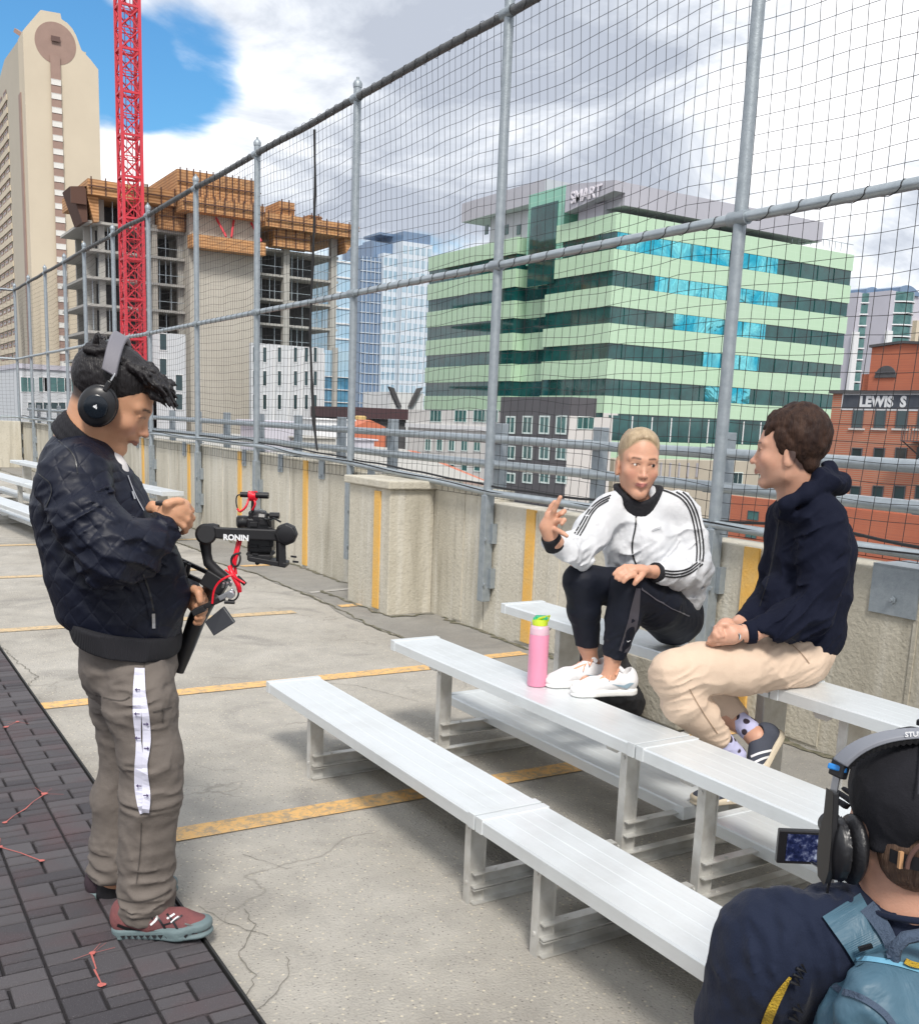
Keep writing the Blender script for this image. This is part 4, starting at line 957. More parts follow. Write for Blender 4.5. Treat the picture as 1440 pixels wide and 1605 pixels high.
# ------------------------------------------------------------------ figure engine: smooth signed-distance fields -> one continuous mesh
RT = np.array([CM[0, 0], CM[1, 0], 0.]); RT /= np.linalg.norm(RT); AW = np.array([FH[0], FH[1], 0.]); RT = np.cross(AW, (0, 0, 1.)); UP = np.array([0, 0, 1.])
_lat = rng.random((64, 64, 64)).astype(np.float32)
def vnoise(p):
    i = np.floor(p).astype(int); f = p - i; f = f * f * (3 - 2 * f); i &= 63; j = (i + 1) & 63; L_ = _lat
    x0, y0, z0 = i.T; x1, y1, z1 = j.T; fx, fy, fz = f.T
    c = lambda a, b, w: a + (b - a) * w
    return c(c(c(L_[x0, y0, z0], L_[x1, y0, z0], fx), c(L_[x0, y1, z0], L_[x1, y1, z0], fx), fy), c(c(L_[x0, y0, z1], L_[x1, y0, z1], fx), c(L_[x0, y1, z1], L_[x1, y1, z1], fx), fy), fz)
class Field:
    def __init__(s, lo, hi, h):
        s.lo = np.array(lo, float); s.h = h; s.n = np.ceil((np.array(hi) - s.lo) / h).astype(int) + 1; s.D = np.full(s.n, 1., np.float32)
    def win(s, lo, hi):
        a = np.clip(np.floor((lo - s.lo) / s.h).astype(int), 0, s.n); b = np.clip(np.ceil((hi - s.lo) / s.h).astype(int) + 1, 0, s.n)
        if (b <= a).any(): return None, None
        ax = [s.lo[i] + s.h * np.arange(a[i], b[i]) for i in range(3)]
        return tuple(slice(a[i], b[i]) for i in range(3)), np.stack(np.meshgrid(*ax, indexing='ij'), -1)
    def comb(s, w, d, k, op):
        A = s.D[w]
        if op == 'sub': A = -A
        if op == 'add' or op == 'sub':
            hh = np.maximum(k - np.abs(A - d), 0) / max(k, 1e-6); r = np.minimum(A, d) - hh * hh * k * .25
            s.D[w] = -r if op == 'sub' else r
    def rc(s, a, b, ra, rb, k=.02, flat=None, op='add'):
        a = np.array(a, float); b = np.array(b, float); R = max(ra, rb) + k + .02
        w, P = s.win(np.minimum(a, b) - R, np.maximum(a, b) + R)
        if w is None: return s
        Q = P - a; ba = b - a; sc = 1.
        if flat is not None:
            n = np.array(flat[0], float); n /= np.linalg.norm(n); f = 1 / flat[1]; Q = Q + (Q @ n)[..., None] * n * (f - 1); ba = ba + n * (ba @ n) * (f - 1)
        l2 = ba @ ba + 1e-12; t = np.clip(Q @ ba / l2, 0, 1); d = np.linalg.norm(Q - t[..., None] * ba, axis=-1) - (ra + (rb - ra) * t)
        if flat is not None:
            q2 = Q - t[..., None] * ba; c = np.abs(q2 @ n) / (np.linalg.norm(q2, axis=-1) + 1e-9); d = d * (1 + (flat[1] - 1) * c)
        s.comb(w, d, k, op); return s
    def chain(s, pts, rs, k=.02, flat=None, op='add'):
        for i in range(len(pts) - 1): s.rc(pts[i], pts[i + 1], rs[i], rs[i + 1], k, flat, op)
        return s
    def el(s, c, r, ax=None, k=.02, op='add'):
        c = np.array(c, float); r = np.array(r, float); ax = np.eye(3) if ax is None else np.array(ax, float)
        R = r.max() + k + .02; w, P = s.win(c - R, c + R)
        if w is None: return s
        q = (P - c) @ ax.T; k0 = np.linalg.norm(q / r, axis=-1); k1 = np.linalg.norm(q / (r * r), axis=-1); d = k0 * (k0 - 1) / np.maximum(k1, 1e-6)
        d = np.where(k0 < 1e-3, -r.min(), d); s.comb(w, d, k, op); return s
    def plane(s, p, n, k=.005, lo=None, hi=None):      # remove what lies on the +n side
        n = np.array(n, float); n /= np.linalg.norm(n)
        w, P = s.win(s.lo if lo is None else np.array(lo), (s.lo + s.n * s.h) if hi is None else np.array(hi)); d = (np.array(p) - P) @ n
        s.comb(w, d, k, 'sub'); return s
    def cap(s, p, n, r, k=.004):                        # cut a limb end flat: beyond plane (p, n), within r of p
        n = np.array(n, float); n /= np.linalg.norm(n); p = np.array(p, float)
        w, P = s.win(p - r, p + r); Q = P - p; s.comb(w, np.maximum(-(Q @ n), np.linalg.norm(Q, axis=-1) - r), k, 'sub'); return s
    def wrinkle(s, amp, freq, ax=None, st=(1, 1, 1), ridge=True, seed=0., region=None):
        w = np.argwhere(np.abs(s.D) < .03); P = s.lo + w * s.h
        if len(P) == 0: return s
        q = P if ax is None else P @ np.array(ax, float).T
        q = q * np.array(st) * freq + seed
        q = q + 1.1 * (np.stack([vnoise(q * .5 + 9), vnoise(q * .5 + 21), vnoise(q * .5 + 33)], -1) - .5)
        n = vnoise(q) * .65 + vnoise(q * 2.1 + 5) * .35
        v = (1 - np.abs(2 * n - 1)) ** 3 - .3 if ridge else (n - .5)
        a = amp
        if region is not None:
            c, r = region; a = amp * np.clip(1.4 - np.linalg.norm(P - np.array(c), axis=1) / r, 0, 1)
        s.D[tuple(w.T)] += (-v * a).astype(np.float32); return s
    def mesh(s, name, m, parent=None, paint=None, smooth_it=1, **tags):
        D = s.D; S_ = D < 0; nx, ny, nz = D.shape
        cnt = np.zeros((nx - 1, ny - 1, nz - 1), np.int8); 
        c8 = [S_[i:nx - 1 + i, j:ny - 1 + j, k:nz - 1 + k] for i in (0, 1) for j in (0, 1) for k in (0, 1)]
        for c in c8: cnt += c
        idx = np.argwhere((cnt > 0) & (cnt < 8)); vid = np.full(cnt.shape, -1, np.int64); vid[tuple(idx.T)] = np.arange(len(idx))
        acc = np.zeros((len(idx), 3)); num = np.zeros(len(idx)); off = np.array([[i, j, k] for i in (0, 1) for j in (0, 1) for k in (0, 1)])
        vals = np.stack([D[tuple((idx + o).T)] for o in off], 1)
        for e0 in range(8):
            for ax in range(3):
                if off[e0][ax]: continue
                o1 = off[e0].copy(); o1[ax] = 1; e1 = int(o1[0] * 4 + o1[1] * 2 + o1[2]); a = vals[:, e0]; b = vals[:, e1]; mm = (a < 0) != (b < 0)
                t = np.where(mm, a / (a - b + 1e-12), 0); p = off[e0][None] + t[:, None] * (o1 - off[e0])[None]; acc[mm] += p[mm]; num[mm] += 1
        V = s.lo + (idx + acc / num[:, None]) * s.h
        Fs = []
        for ax in range(3):
            a, b = [i for i in range(3) if i != ax]
            sl0 = [slice(1, None)] * 3; sl0[ax] = slice(0, -1); sl1 = list(sl0); sl1[ax] = slice(1, None)
            lim = [slice(1, D.shape[i] - 1) for i in range(3)]; lim[ax] = slice(0, D.shape[ax] - 1); l2 = list(lim); l2[ax] = slice(1, D.shape[ax])
            A = S_[tuple(lim)]; B = S_[tuple(l2)]; e = np.argwhere(A != B); 
            if len(e) == 0: continue
            st = A[tuple(e.T)]; base = e.copy(); base[:, a] += 1; base[:, b] += 1
            da = np.zeros(3, int); da[a] = 1; db = np.zeros(3, int); db[b] = 1
            q = np.stack([vid[tuple((base - da - db).T)], vid[tuple((base - db).T)], vid[tuple(base.T)], vid[tuple((base - da).T)]], 1)
            fl = st if ax != 1 else ~st
            q[~fl] = q[~fl][:, ::-1]; Fs.append(q)
        Fq = np.concatenate(Fs); Fq = Fq[(Fq >= 0).all(1)]
        for _ in range(smooth_it):                      # light smoothing along edges
            sm = np.zeros_like(V); ct = np.zeros(len(V))
            for i in range(4):
                u, v_ = Fq[:, i], Fq[:, (i + 1) % 4]; np.add.at(sm, u, V[v_]); np.add.at(sm, v_, V[u]); np.add.at(ct, u, 1); np.add.at(ct, v_, 1)
            V = V * .5 + .5 * sm / np.maximum(ct, 1)[:, None]
        me = bpy.data.meshes.new(name); me.vertices.add(len(V)); me.vertices.foreach_set('co', V.astype(np.float32).ravel())
        me.loops.add(len(Fq) * 4); me.loops.foreach_set('vertex_index', Fq.astype(np.int32).ravel()); me.polygons.add(len(Fq))
        me.polygons.foreach_set('loop_start', np.arange(0, len(Fq) * 4, 4, dtype=np.int32)); me.update(calc_edges=True); me.validate()
        me.polygons.foreach_set('use_smooth', [True] * len(me.polygons)); me.materials.append(m)
        if paint is not None:
            c = paint(V); c = np.concatenate([c, np.ones((len(c), 1))], 1).astype(np.float32)
            at = me.color_attributes.new('col', 'FLOAT_COLOR', 'POINT'); at.data.foreach_set('color', c.ravel())
        o = link(name, me, parent, **tags); o['_n'] = 0; del o['_n']
        return o
from mathutils.bvhtree import BVHTree
def bvh(*obs):
    vs = []; fs = []
    for o in obs:
        k = len(vs); vs += [tuple(v.co) for v in o.data.vertices]; fs += [tuple(i + k for i in p.vertices) for p in o.data.polygons]
    return BVHTree.FromPolygons(vs, fs)
def hit(t, px, py, off=.002, dflt=None):
    r = ray(px, py); r /= np.linalg.norm(r); l, n, i, d = t.ray_cast(Vector(EYEV), Vector(r))
    if l is None: return dflt
    return np.array(l) - r * off
def resamp(P, n):
    P = np.array(P, float); d = np.r_[0, np.cumsum(np.linalg.norm(np.diff(P, axis=0), axis=1))]; t = np.linspace(0, d[-1], n)
    return np.stack([np.interp(t, d, P[:, i]) for i in range(P.shape[1])], 1)
def smoothpoly(P, it=2):
    P = np.array(P, float)
    for _ in range(it):
        Q = [P[0]]
        for a, b in zip(P[:-1], P[1:]): Q += [a * .75 + b * .25, a * .25 + b * .75]
        Q.append(P[-1]); P = np.array(Q)
    return P
def drape(t, P, w, n=24, off=.002):       # ribbon of width w (pixels of the photo) lying on a surface
    P = resamp(smoothpoly(P), n); L_ = []; R_ = []; last = None
    for i in range(n):
        d = P[min(i + 1, n - 1)] - P[max(i - 1, 0)]; d /= np.linalg.norm(d) + 1e-9; nn_ = np.array([-d[1], d[0]]); ww = w if not hasattr(w, '__len__') else np.interp(i / (n - 1), np.linspace(0, 1, len(w)), w)
        a = hit(t, *(P[i] + nn_ * ww / 2), off); b = hit(t, *(P[i] - nn_ * ww / 2), off)
        if a is None or b is None or (last is not None and (abs((a - EYEV) @ AW - last) > .12)): continue
        if np.linalg.norm(a - b) > .08 + ww * .004: continue
        last = (a - EYEV) @ AW; L_.append(a); R_.append(b)
    return L_, R_
def ribbon(name, t, P, w, m, parent, n=24, off=.002, th=.0015, **tags):
    off = max(off, .0032); A, B = drape(t, P, w, n, off)
    if len(A) < 2: return None
    mb = MB(); k = len(A); vs = []
    for a, b in zip(A, B):
        r = (a + b) / 2 - EYEV; r /= np.linalg.norm(r); vs += [a, b, b + r * th * 2.5, a + r * th * 2.5]
    fs = [(4 * i + j, 4 * i + (j + 1) % 4, 4 * i + 4 + (j + 1) % 4, 4 * i + 4 + j) for i in range(k - 1) for j in range(4)] + [(0, 1, 2, 3), (4 * k - 1, 4 * k - 2, 4 * k - 3, 4 * k - 4)]
    mb.add(vs, fs); return mb.build(name, m, parent, smooth=False, **tags)
def colmat(name, rough=.6, bump=0., bscale=200., sub=0., sheen=0., spec=.4, extra=None):
    m = bpy.data.materials.new(name); m.use_nodes = True; t = m.node_tree; p = t.nodes['Principled BSDF']
    a = N(t, 'ShaderNodeAttribute', _attribute_name='col'); c = a.outputs['Color']; co = N(t, 'ShaderNodeTexCoord').outputs['Object']
    n_ = N(t, 'ShaderNodeTexNoise', Scale=40., Detail=4); L(t, co, n_.inputs['Vector'])
    c = mixc(t, mathn(t, 'MULTIPLY', ramp(t, n_.outputs[0], [(.35, 0.), (.7, 1.)]), .18), c, mixc(t, 1., c, (.75, .6, .55), 'MULTIPLY'))
    if extra: c = extra(t, c, co, p)
    L(t, c, p.inputs['Base Color']); p.inputs['Roughness'].default_value = rough; p.inputs['Specular IOR Level'].default_value = spec; p.inputs['Sheen Weight'].default_value = sheen
    if sub: p.inputs['Subsurface Weight'].default_value = sub; p.inputs['Subsurface Radius'].default_value = (.012, .005, .003); p.inputs['Subsurface Scale'].default_value = 1.
    if bump:
        nb = N(t, 'ShaderNodeTexNoise', Scale=bscale, Detail=3); L(t, co, nb.inputs['Vector']); b = N(t, 'ShaderNodeBump', Strength=bump, Distance=.004); L(t, nb.outputs[0], b.inputs['Height']); L(t, b.outputs[0], p.inputs['Normal'])
    return m
def frame3(fwd, up):                      # rows: right, forward, up
    f = np.array(fwd, float); f /= np.linalg.norm(f); u = np.array(up, float); u -= f * (u @ f); u /= np.linalg.norm(u); return np.array([np.cross(f, u), f, u])
def head_sdf(F, O, A, s, fem=0., nose=1.):
    """skull, face and ears in a head frame; O = point between the ears at eye height, s = scale triple"""
    s = np.array(s if hasattr(s, '__len__') else (s, s, s), float); m_ = s.mean()
    P = lambda x, y, z: O + (np.array([x, y, z]) * s) @ A
    E = lambda c, r, k=.012, op='add', ax=None: F.el(P(*c), np.array(r) * s, A if ax is None else ax, k * m_, op)
    R = lambda a, b, ra, rb, k=.012, op='add': F.rc(P(*a), P(*b), ra * m_, rb * m_, k * m_, None, op)
    E((0, -.014, .042), (.075, .094, .084)); E((0, .030, -.005), (.064, .062, .085), .03); E((0, .030, -.045), (.055, .052, .062), .03)
    jw = .046 - .010 * fem
    for x in (-1, 1):
        R((x * (jw + .010), -.012, -.035), (x * jw, .004, -.072), .018, .015, .02); R((x * jw, .004, -.072), (x * .014, .062, -.100), .015, .014, .02)
        E((x * .043, .058, -.028), (.020, .020, .018), .02); E((x * .076, -.010, -.014), (.007, .019, .031), .008); E((x * .086, -.006, -.012), (.006, .009, .017), .004, 'sub')
        E((x * .076, -.004, -.038), (.006, .010, .010), .008)
        R((x * .012, .084, .017 - .003 * fem), (x * .048, .068, .020), .010, .008, .014)
        E((x * .031, .093, .000), (.0155, .011, .0072), .008, 'sub')
        E((x * .031, .0745, .000), (.0135, .0125, .0125), .003)
        R((x * .019, .0870, .0040), (x * .045, .0798, .0030), .0040, .0034, .004); R((x * .020, .0855, -.0072), (x * .042, .0798, -.0062), .0034, .0028, .006)
    E((0, .069, -.1), (.020 - .004 * fem, .018, .015), .018)
    R((0, .082, .012), (0, .094 * (1 + .03 * nose), -.018), .0075, .008, .010); R((0, .094, -.018), (0, .103 + .008 * nose, -.036), .008, .0095, .006)
    for x in (-1, 1): E((x * .0115, .096, -.038), (.0075, .009, .0065), .006); E((x * .006, .100, -.0455), (.0035, .005, .003), .003, 'sub')
    E((0, .083, -.056), (.022, .014, .014), .014)
    lip = .0045 + .0008 * fem
    for x in (-1, 1):
        R((x * .004, .0985, -.0612), (x * .025, .0845, -.0605), lip, .0018, .003); R((0, .0965, -.0698), (x * .021, .0850, -.0645), lip + .001, .002, .003)
        R((0, .101, -.0655), (x * .025, .087, -.0618), .0011, .001, .0018, 'sub')
    return P
def head_paint(P0, A, s, skin, lipc, brow, beard=None, blush=(.62, .27, .20), browy=0., hairline=None):
    s = np.array(s if hasattr(s, '__len__') else (s, s, s), float)
    def f(V):
        q = ((V - P0) @ A.T) / s; c = np.tile(np.array(skin, float), (len(V), 1)); x, y, z = q.T; ax = np.abs(x)
        near = (np.linalg.norm(q, axis=1) < .16)
        def blend(w, col):
            nonlocal c
            w = (np.clip(w, 0, 1) * near)[:, None]; c = c * (1 - w) + np.array(col) * w
        blend(.45 * np.exp(-((ax - .042) ** 2 / .02 ** 2 + (z + .035) ** 2 / .02 ** 2)) * (y > .03), blush)
        blend(.35 * np.exp(-(x ** 2 / .014 ** 2 + (z + .036) ** 2 / .014 ** 2)) * (y > .08), blush)
        if beard is not None: blend(.35 * ((z < -.045) & (y > -.0)) * 1. * np.clip((-.04 - z) / .02, 0, 1), beard)
        lw = np.clip((.024 - ax) / .004, 0, 1); top = -.0575 - .10 * ax; blend(lw * np.clip((top - z) / .0015, 0, 1) * np.clip((z + .0765 - .2 * ax) / .002, 0, 1) * (y > .07), lipc)
        blend(.55 * lw * np.exp(-((z + .0655 - .12 * ax) / .0014) ** 2) * (y > .07), np.array(lipc) * .35)
        bz = .0195 + browy + .10 * (np.minimum(ax, .038) - .014) - .22 * np.maximum(ax - .038, 0); blend(1.2 * np.exp(-((z - bz) / .0031) ** 2) * np.clip((ax - .012) / .004, 0, 1) * np.clip((.050 - ax) / .006, 0, 1) * (y > .05), brow)
        blend(.95 * np.exp(-((z - .0042 + 14 * (ax - .031) ** 2) / .0019) ** 2) * np.clip((.0165 - np.abs(ax - .031)) / .003, 0, 1) * (y > .05), (.035, .02, .015))
        blend(.30 * np.exp(-((ax - .031) ** 2 / .017 ** 2 + (z - .003) ** 2 / .012 ** 2)) * (y > .05), np.array(skin) * .55)
        blend(.9 * np.exp(-((ax - .006) ** 2 / .003 ** 2 + (z + .0455) ** 2 / .002 ** 2)) * (y > .08), (.10, .03, .025))
        if hairline is not None: blend(hairline(q), hairline.col)
        return c
    return f
M_EYE = mat('eye_white', (.70, .66, .62), rough=.25); M_IRIS = mat('eye_iris', (.035, .025, .02), rough=.15)
def eyes(par, P, A, s, look=(0, 1, 0), r=.0124):
    s = np.array(s if hasattr(s, '__len__') else (s, s, s), float)
    for x in (-1, 1):
        c = P(x * .031, .0752, .0000); m_ = s.mean(); rr = r * m_
        mb = MB(); prof = [(rr * math.sin(a), -rr * math.cos(a)) for a in np.linspace(.02, math.pi - .02, 14)]
        e = mb.lathe(c, prof, 16, A[1]).build('eye', M_EYE, par, smooth=True)
        d = np.array(look, float) @ A; d /= np.linalg.norm(d)
        MB().lathe(c, [(.0066 * m_, rr - .0012), (.0064 * m_, rr + .0003), (.003, rr + .0008)], 14, d).build('iris', M_IRIS, e, smooth=True)
def finger(F, pts, r0, r1, k=.004):
    n = len(pts); rs = np.linspace(r0, r1, n)
    for i in range(n - 1): F.rc(pts[i], pts[i + 1], rs[i], rs[i + 1], k)
# ------------------------------------------------------------------ young man with the gimbal
def quilt(t, c, co, p):
    d = N(t, 'ShaderNodeVectorMath', _operation='DOT_PRODUCT'); L(t, co, d.inputs[0]); d.inputs[1].default_value = tuple(RT)
    sp = N(t, 'ShaderNodeSeparateXYZ'); L(t, co, sp.inputs[0])
    nz = N(t, 'ShaderNodeTexNoise', Scale=5., Detail=2); L(t, co, nz.inputs['Vector'])
    wob = mathn(t, 'MULTIPLY', mathn(t, 'SUBTRACT', nz.outputs[0], .5), .12)
    hs = []
    for sg in (1, -1):
        v = mathn(t, 'ADD', mathn(t, 'ADD', d.outputs['Value'], mathn(t, 'MULTIPLY', sp.outputs[2], sg * .8)), wob)
        fr = mathn(t, 'FRACT', mathn(t, 'DIVIDE', v, .062)); a = mathn(t, 'ABSOLUTE', mathn(t, 'SUBTRACT', fr, .5)); hs.append(mathn(t, 'POWER', mathn(t, 'MULTIPLY', a, 2.), 6.))
    hgt = mathn(t, 'SUBTRACT', 1., mathn(t, 'MAXIMUM', hs[0], hs[1]))
    fine = N(t, 'ShaderNodeTexNoise', Scale=26., Detail=5, Roughness=.65, Distortion=.8); L(t, co, fine.inputs['Vector'])
    hh = mathn(t, 'ADD', mathn(t, 'MULTIPLY', hgt, .55), mathn(t, 'MULTIPLY', fine.outputs[0], .55))
    b = N(t, 'ShaderNodeBump', Strength=.34, Distance=.008); L(t, hh, b.inputs['Height']); L(t, b.outputs[0], p.inputs['Normal'])
    return c
M_BOMB = mat('navy_nylon', (.0055, .0075, .018), rough=.52, spec=.28, build=quilt)
def ribf(t, c, co, p):
    w = N(t, 'ShaderNodeTexWave', Scale=70., Distortion=.3, _bands_direction='X'); L(t, co, w.inputs['Vector'])
    b = N(t, 'ShaderNodeBump', Strength=.35, Distance=.003); L(t, w.outputs[0], b.inputs['Height']); L(t, b.outputs[0], p.inputs['Normal']); return c
M_RIB = mat('ribbed_knit', (.010, .010, .014), rough=.9, build=ribf)
def wovenf(t, c, co, p):
    n_ = N(t, 'ShaderNodeTexNoise', Scale=9., Detail=5, Roughness=.6); L(t, co, n_.inputs['Vector'])
    f = N(t, 'ShaderNodeTexNoise', Scale=420., Detail=2); L(t, co, f.inputs['Vector'])
    b = N(t, 'ShaderNodeBump', Strength=.4, Distance=.02); L(t, mathn(t, 'ADD', n_.outputs[0], mathn(t, 'MULTIPLY', f.outputs[0], .10)), b.inputs['Height']); L(t, b.outputs[0], p.inputs['Normal'])
    return c
M_CARGO = mat('grey_brown_canvas', (.15, .128, .112), rough=.85, var=.35, vscale=7, col2=(.10, .085, .076), build=wovenf)
M_SKIN = colmat('skin', rough=.48, bump=.15, bscale=260, sub=.12, spec=.45)
def hairf(t, c, co, p):
    n_ = N(t, 'ShaderNodeTexNoise', Scale=190., Detail=3); mp = N(t, 'ShaderNodeMapping'); mp.inputs['Scale'].default_value = (1, 1, .12); L(t, co, mp.inputs[0]); L(t, mp.outputs[0], n_.inputs['Vector'])
    b = N(t, 'ShaderNodeBump', Strength=.8, Distance=.006); L(t, n_.outputs[0], b.inputs['Height']); L(t, b.outputs[0], p.inputs['Normal']); return c
M_HAIRB = mat('black_hair', (.009, .007, .008), rough=.45, spec=.4, build=hairf)
M_BLK = mat('black_plastic', (.012, .012, .014), rough=.35)
M_BLKM = mat('matte_black_metal', (.018, .018, .020), rough=.5, metal=.3)
M_LOGOW = mat('white_print', (.75, .76, .78), rough=.5)
M_REDC = mat('red_cable', (.72, .012, .03), rough=.35)
M_STEEL = mat('brushed_steel', (.55, .56, .58), rough=.3, metal=.9)
M_GREYP = mat('grey_padded_leather', (.17, .165, .19), rough=.6, bump=.1, bscale=200)

D1 = 2.82
def mk(D0): return lambda px, py, dd=0.: W(px, py, D0 + dd)
P = mk(D1); K = .00176
man = thing('person', 'young man in black bomber jacket and grey cargo trousers looking down beside the gimbal', 'person', tuple(W(235, 1440, 2.8)[:2]) + (.027,))
pit = math.radians(29); Fh = RT * math.cos(pit) - UP * math.sin(pit) + AW * .16; Uh = UP * math.cos(pit) + RT * math.sin(pit)
A1 = frame3(Fh, Uh); s1 = (1.03, 1.17, 1.09)
O1 = P(165, 629, 0) + A1[1] * .008 + A1[2] * .014
F = Field(W(60, 560, 2.5) * [1, 1, 0] - [.25, .2, -.02], [1.75, 3.15, 1.72], .0042)
lo = np.minimum.reduce([P(40, 900, -.45), P(345, 900, -.45), P(40, 900, .45), P(345, 900, .45)]); hi = np.maximum.reduce([P(40, 900, -.45), P(345, 900, -.45), P(40, 900, .45), P(345, 900, .45)])
lo[2] = .02; hi[2] = 1.75
F = Field(lo, hi, .0042)
PL = head_sdf(F, O1, A1, s1, nose=.3)
F.rc(P(128, 700), O1 - A1[1] * .03 - A1[2] * .05, .058, .058, .03); F.rc(P(122, 690), P(150, 665), .046, .052, .02)
F.chain([P(128, 705), P(150, 790), P(178, 890), P(197, 985)], [.07, .115, .115, .075], .04)
F.chain([P(130, 745, -.1), P(115, 755, -.15), P(172, 872, -.24), P(250, 830, -.12), P(268, 806, -.10)], [.06, .055, .042, .028, .026], .03)
F.chain([P(130, 745, .1), P(145, 755, .16), P(225, 890, .20), P(290, 925, .10), P(304, 934, .07)], [.06, .055, .042, .028, .026], .03)
for dd, xs in ((-.10, ((208, 1045, .05), (232, 1180, .06), (226, 1400, .04), (222, 1445, .035))), (.12, ((190, 1045, .05), (205, 1170, .065), (180, 1370, .04), (172, 1395, .035)))):
    F.chain([P(a, b, dd) for a, b, c in xs], [c for a, b, c in xs], .03)
# right hand (near), holding a small black controller at the chest
def hand1():
    pw, pm = P(262, 812, -.11), P(281, 797, -.10)
    F.chain([pw, P(272, 803, -.10), pm], [.026, .032, .030], .015)
    f = [[(278, 786, -.10), (292, 790, -.09), (300, 800, -.07), (297, 808, -.05)], [(281, 796, -.115), (295, 803, -.10), (301, 812, -.08), (296, 818, -.06)],
         [(281, 806, -.12), (293, 814, -.105), (297, 823, -.085), (292, 827, -.065)], [(278, 815, -.12), (288, 825, -.11), (291, 832, -.09), (286, 835, -.07)]]
    for q, r in zip(f, (.0105, .011, .0105, .009)): finger(F, [P(*a) for a in q], r * 1.05, r * .8)
    finger(F, [P(262, 800, -.13), P(262, 790, -.14), P(272, 786, -.13), P(284, 786, -.12)], .0125, .0095)
    # left hand of the pair steadies behind: thumb side knuckle seen at x 235-255
    finger(F, [P(262, 812, -.09), P(248, 800, -.07), P(240, 793, -.06), P(236, 797, -.06)], .016, .013)
hand1()
def hand1b():
    F.chain([P(302, 932, .06), P(308, 940, .05), P(312, 950, .04)], [.026, .030, .026], .015)
    for k, q in enumerate(([(312, 924, .03), (318, 934, .00), (315, 946, -.02), (309, 950, -.02)], [(314, 936, .04), (321, 946, .01), (318, 957, -.01), (311, 960, -.01)], [(313, 948, .05), (320, 957, .02), (316, 967, 0), (309, 969, 0)], [(311, 957, .06), (317, 967, .03), (313, 975, .01), (307, 976, .01)])):
        finger(F, [P(*a) for a in q], .011, .009)
    finger(F, [P(300, 928, .03), P(305, 924, .0), P(312, 930, -.03), P(314, 942, -.035)], .013, .010)
hand1b()
skin1 = (.56, .30, .18)
def hl1(q):                               # short-cropped sides and nape
    x, y, z = q.T
    hz = np.interp(y, [-.12, -.05, -.03, -.01, .05, .06], [-.055, -.05, -.03, .022, .034, .05])
    side = np.clip((.066 - y) / .012, 0, 1) * np.clip((z - hz) / .022, 0, 1) * .95
    return side
hl1.col = (.022, .016, .016)
body1 = F.mesh('body', M_SKIN, man, head_paint(O1, A1, s1, skin1, (.42, .19, .14), (.02, .013, .012), browy=.002, hairline=hl1), 1)
# hair: long textured top pushed forward
H = Field(O1 - .22, O1 + .26, .0029)
q1 = lambda x, y, z: O1 + (np.array([x, y, z]) * s1) @ A1
H.el(q1(0, -.014, .046), np.array((.079, .100, .088)) * 1.09, A1, .01)
H.plane(q1(0, .045, .035), A1[1] * .62 - A1[2] * .78, .01); H.plane(q1(0, -.05, -.03), -A1[2] * .9 + A1[1] * .43, .01)
r_ = random.Random(3)
for i in range(260):
    u = r_.random(); x = r_.uniform(-.062, .062); y = r_.uniform(-.085, .075); zz_ = .118 - 3.2 * x * x - 3.5 * (y + .01) ** 2 - .004
    a = q1(x, y, zz_); fw = .55 + .45 * (y + .08) / .16; ln = (.024 + .034 * fw) * (.35 if -.045 < y < .01 else 1) * r_.uniform(.7, 1.2)
    d = np.array([x * 3 + r_.uniform(-.3, .3), fw * 1.15 + r_.uniform(-.2, .25), .55 - .55 * fw + r_.uniform(-.25, .35)]); d /= np.linalg.norm(d)
    b = a + (d @ A1) * ln * .6; c = a + ((d + [0, .15, -.30]) @ A1) * ln * 1.1
    H.chain([a, b, c], [.0115, .0065, .0014], .004)
for i in range(110):
    x = r_.uniform(-.058, .05); a = q1(x, .070 + r_.uniform(-.015, .015), .098 - 2 * x * x + r_.uniform(-.03, .005)); dn = r_.uniform(-.10, .9)
    d = np.array([x * 2 + r_.uniform(-.3, .2), 1.0, dn]); d /= np.linalg.norm(d); ln = r_.uniform(.028, .052)
    H.chain([a, a + (d @ A1) * ln * .55, a + ((d + [0, -.05, -.25]) @ A1) * ln], [.0105, .006, .0012], .003)
for i in range(26):                          # tuft rising at the crown, behind the headband
    x = r_.uniform(-.05, .05); a = q1(x, -.07 + r_.uniform(-.02, .015), .095 + r_.uniform(-.03, .015)); d = np.array([x * 2, -.5, 1.]) + [r_.uniform(-.3, .3)] * 3; d /= np.linalg.norm(d)
    H.chain([a, a + (d @ A1) * .012, a + (d @ A1) * .024], [.009, .006, .0016], .004)
H.wrinkle(.0022, 100, A1, (1.2, .25, 1.2))
H.mesh('hair', M_HAIRB, man)
# jacket
J = Field(lo, hi, .005)
J.chain([P(128, 735), P(143, 800), P(172, 880), P(186, 930), P(192, 968)], [.108, .147, .163, .163, .157], .035, (AW, 1.12))
J.chain([P(120, 748, -.16), P(130, 730, 0), P(138, 748, .17)], [.083, .085, .083], .03)
J.chain([P(114, 762, -.17), P(140, 815, -.225), P(176, 872, -.25)], [.082, .076, .071], .03); J.chain([P(176, 872, -.25), P(215, 862, -.19), P(250, 834, -.125)], [.072, .064, .045], .022)
J.chain([P(148, 762, .17), P(200, 840, .24), P(225, 890, .22), P(268, 918, .14), P(291, 926, .10)], [.085, .075, .07, .055, .042], .03)
J.rc(P(246, 890, -.05), P(256, 930, -.02), .07, .07, .05)
J.plane(P(196, 985), (RT * -.12 - UP * 1.0), .01, P(0, 1000) - 2, None) if False else None
J.wrinkle(.008, 9, frame3(RT, UP), (1, .8, 1.3), seed=3.); J.wrinkle(.003, 24, None, (1, 1, 1), seed=8.)
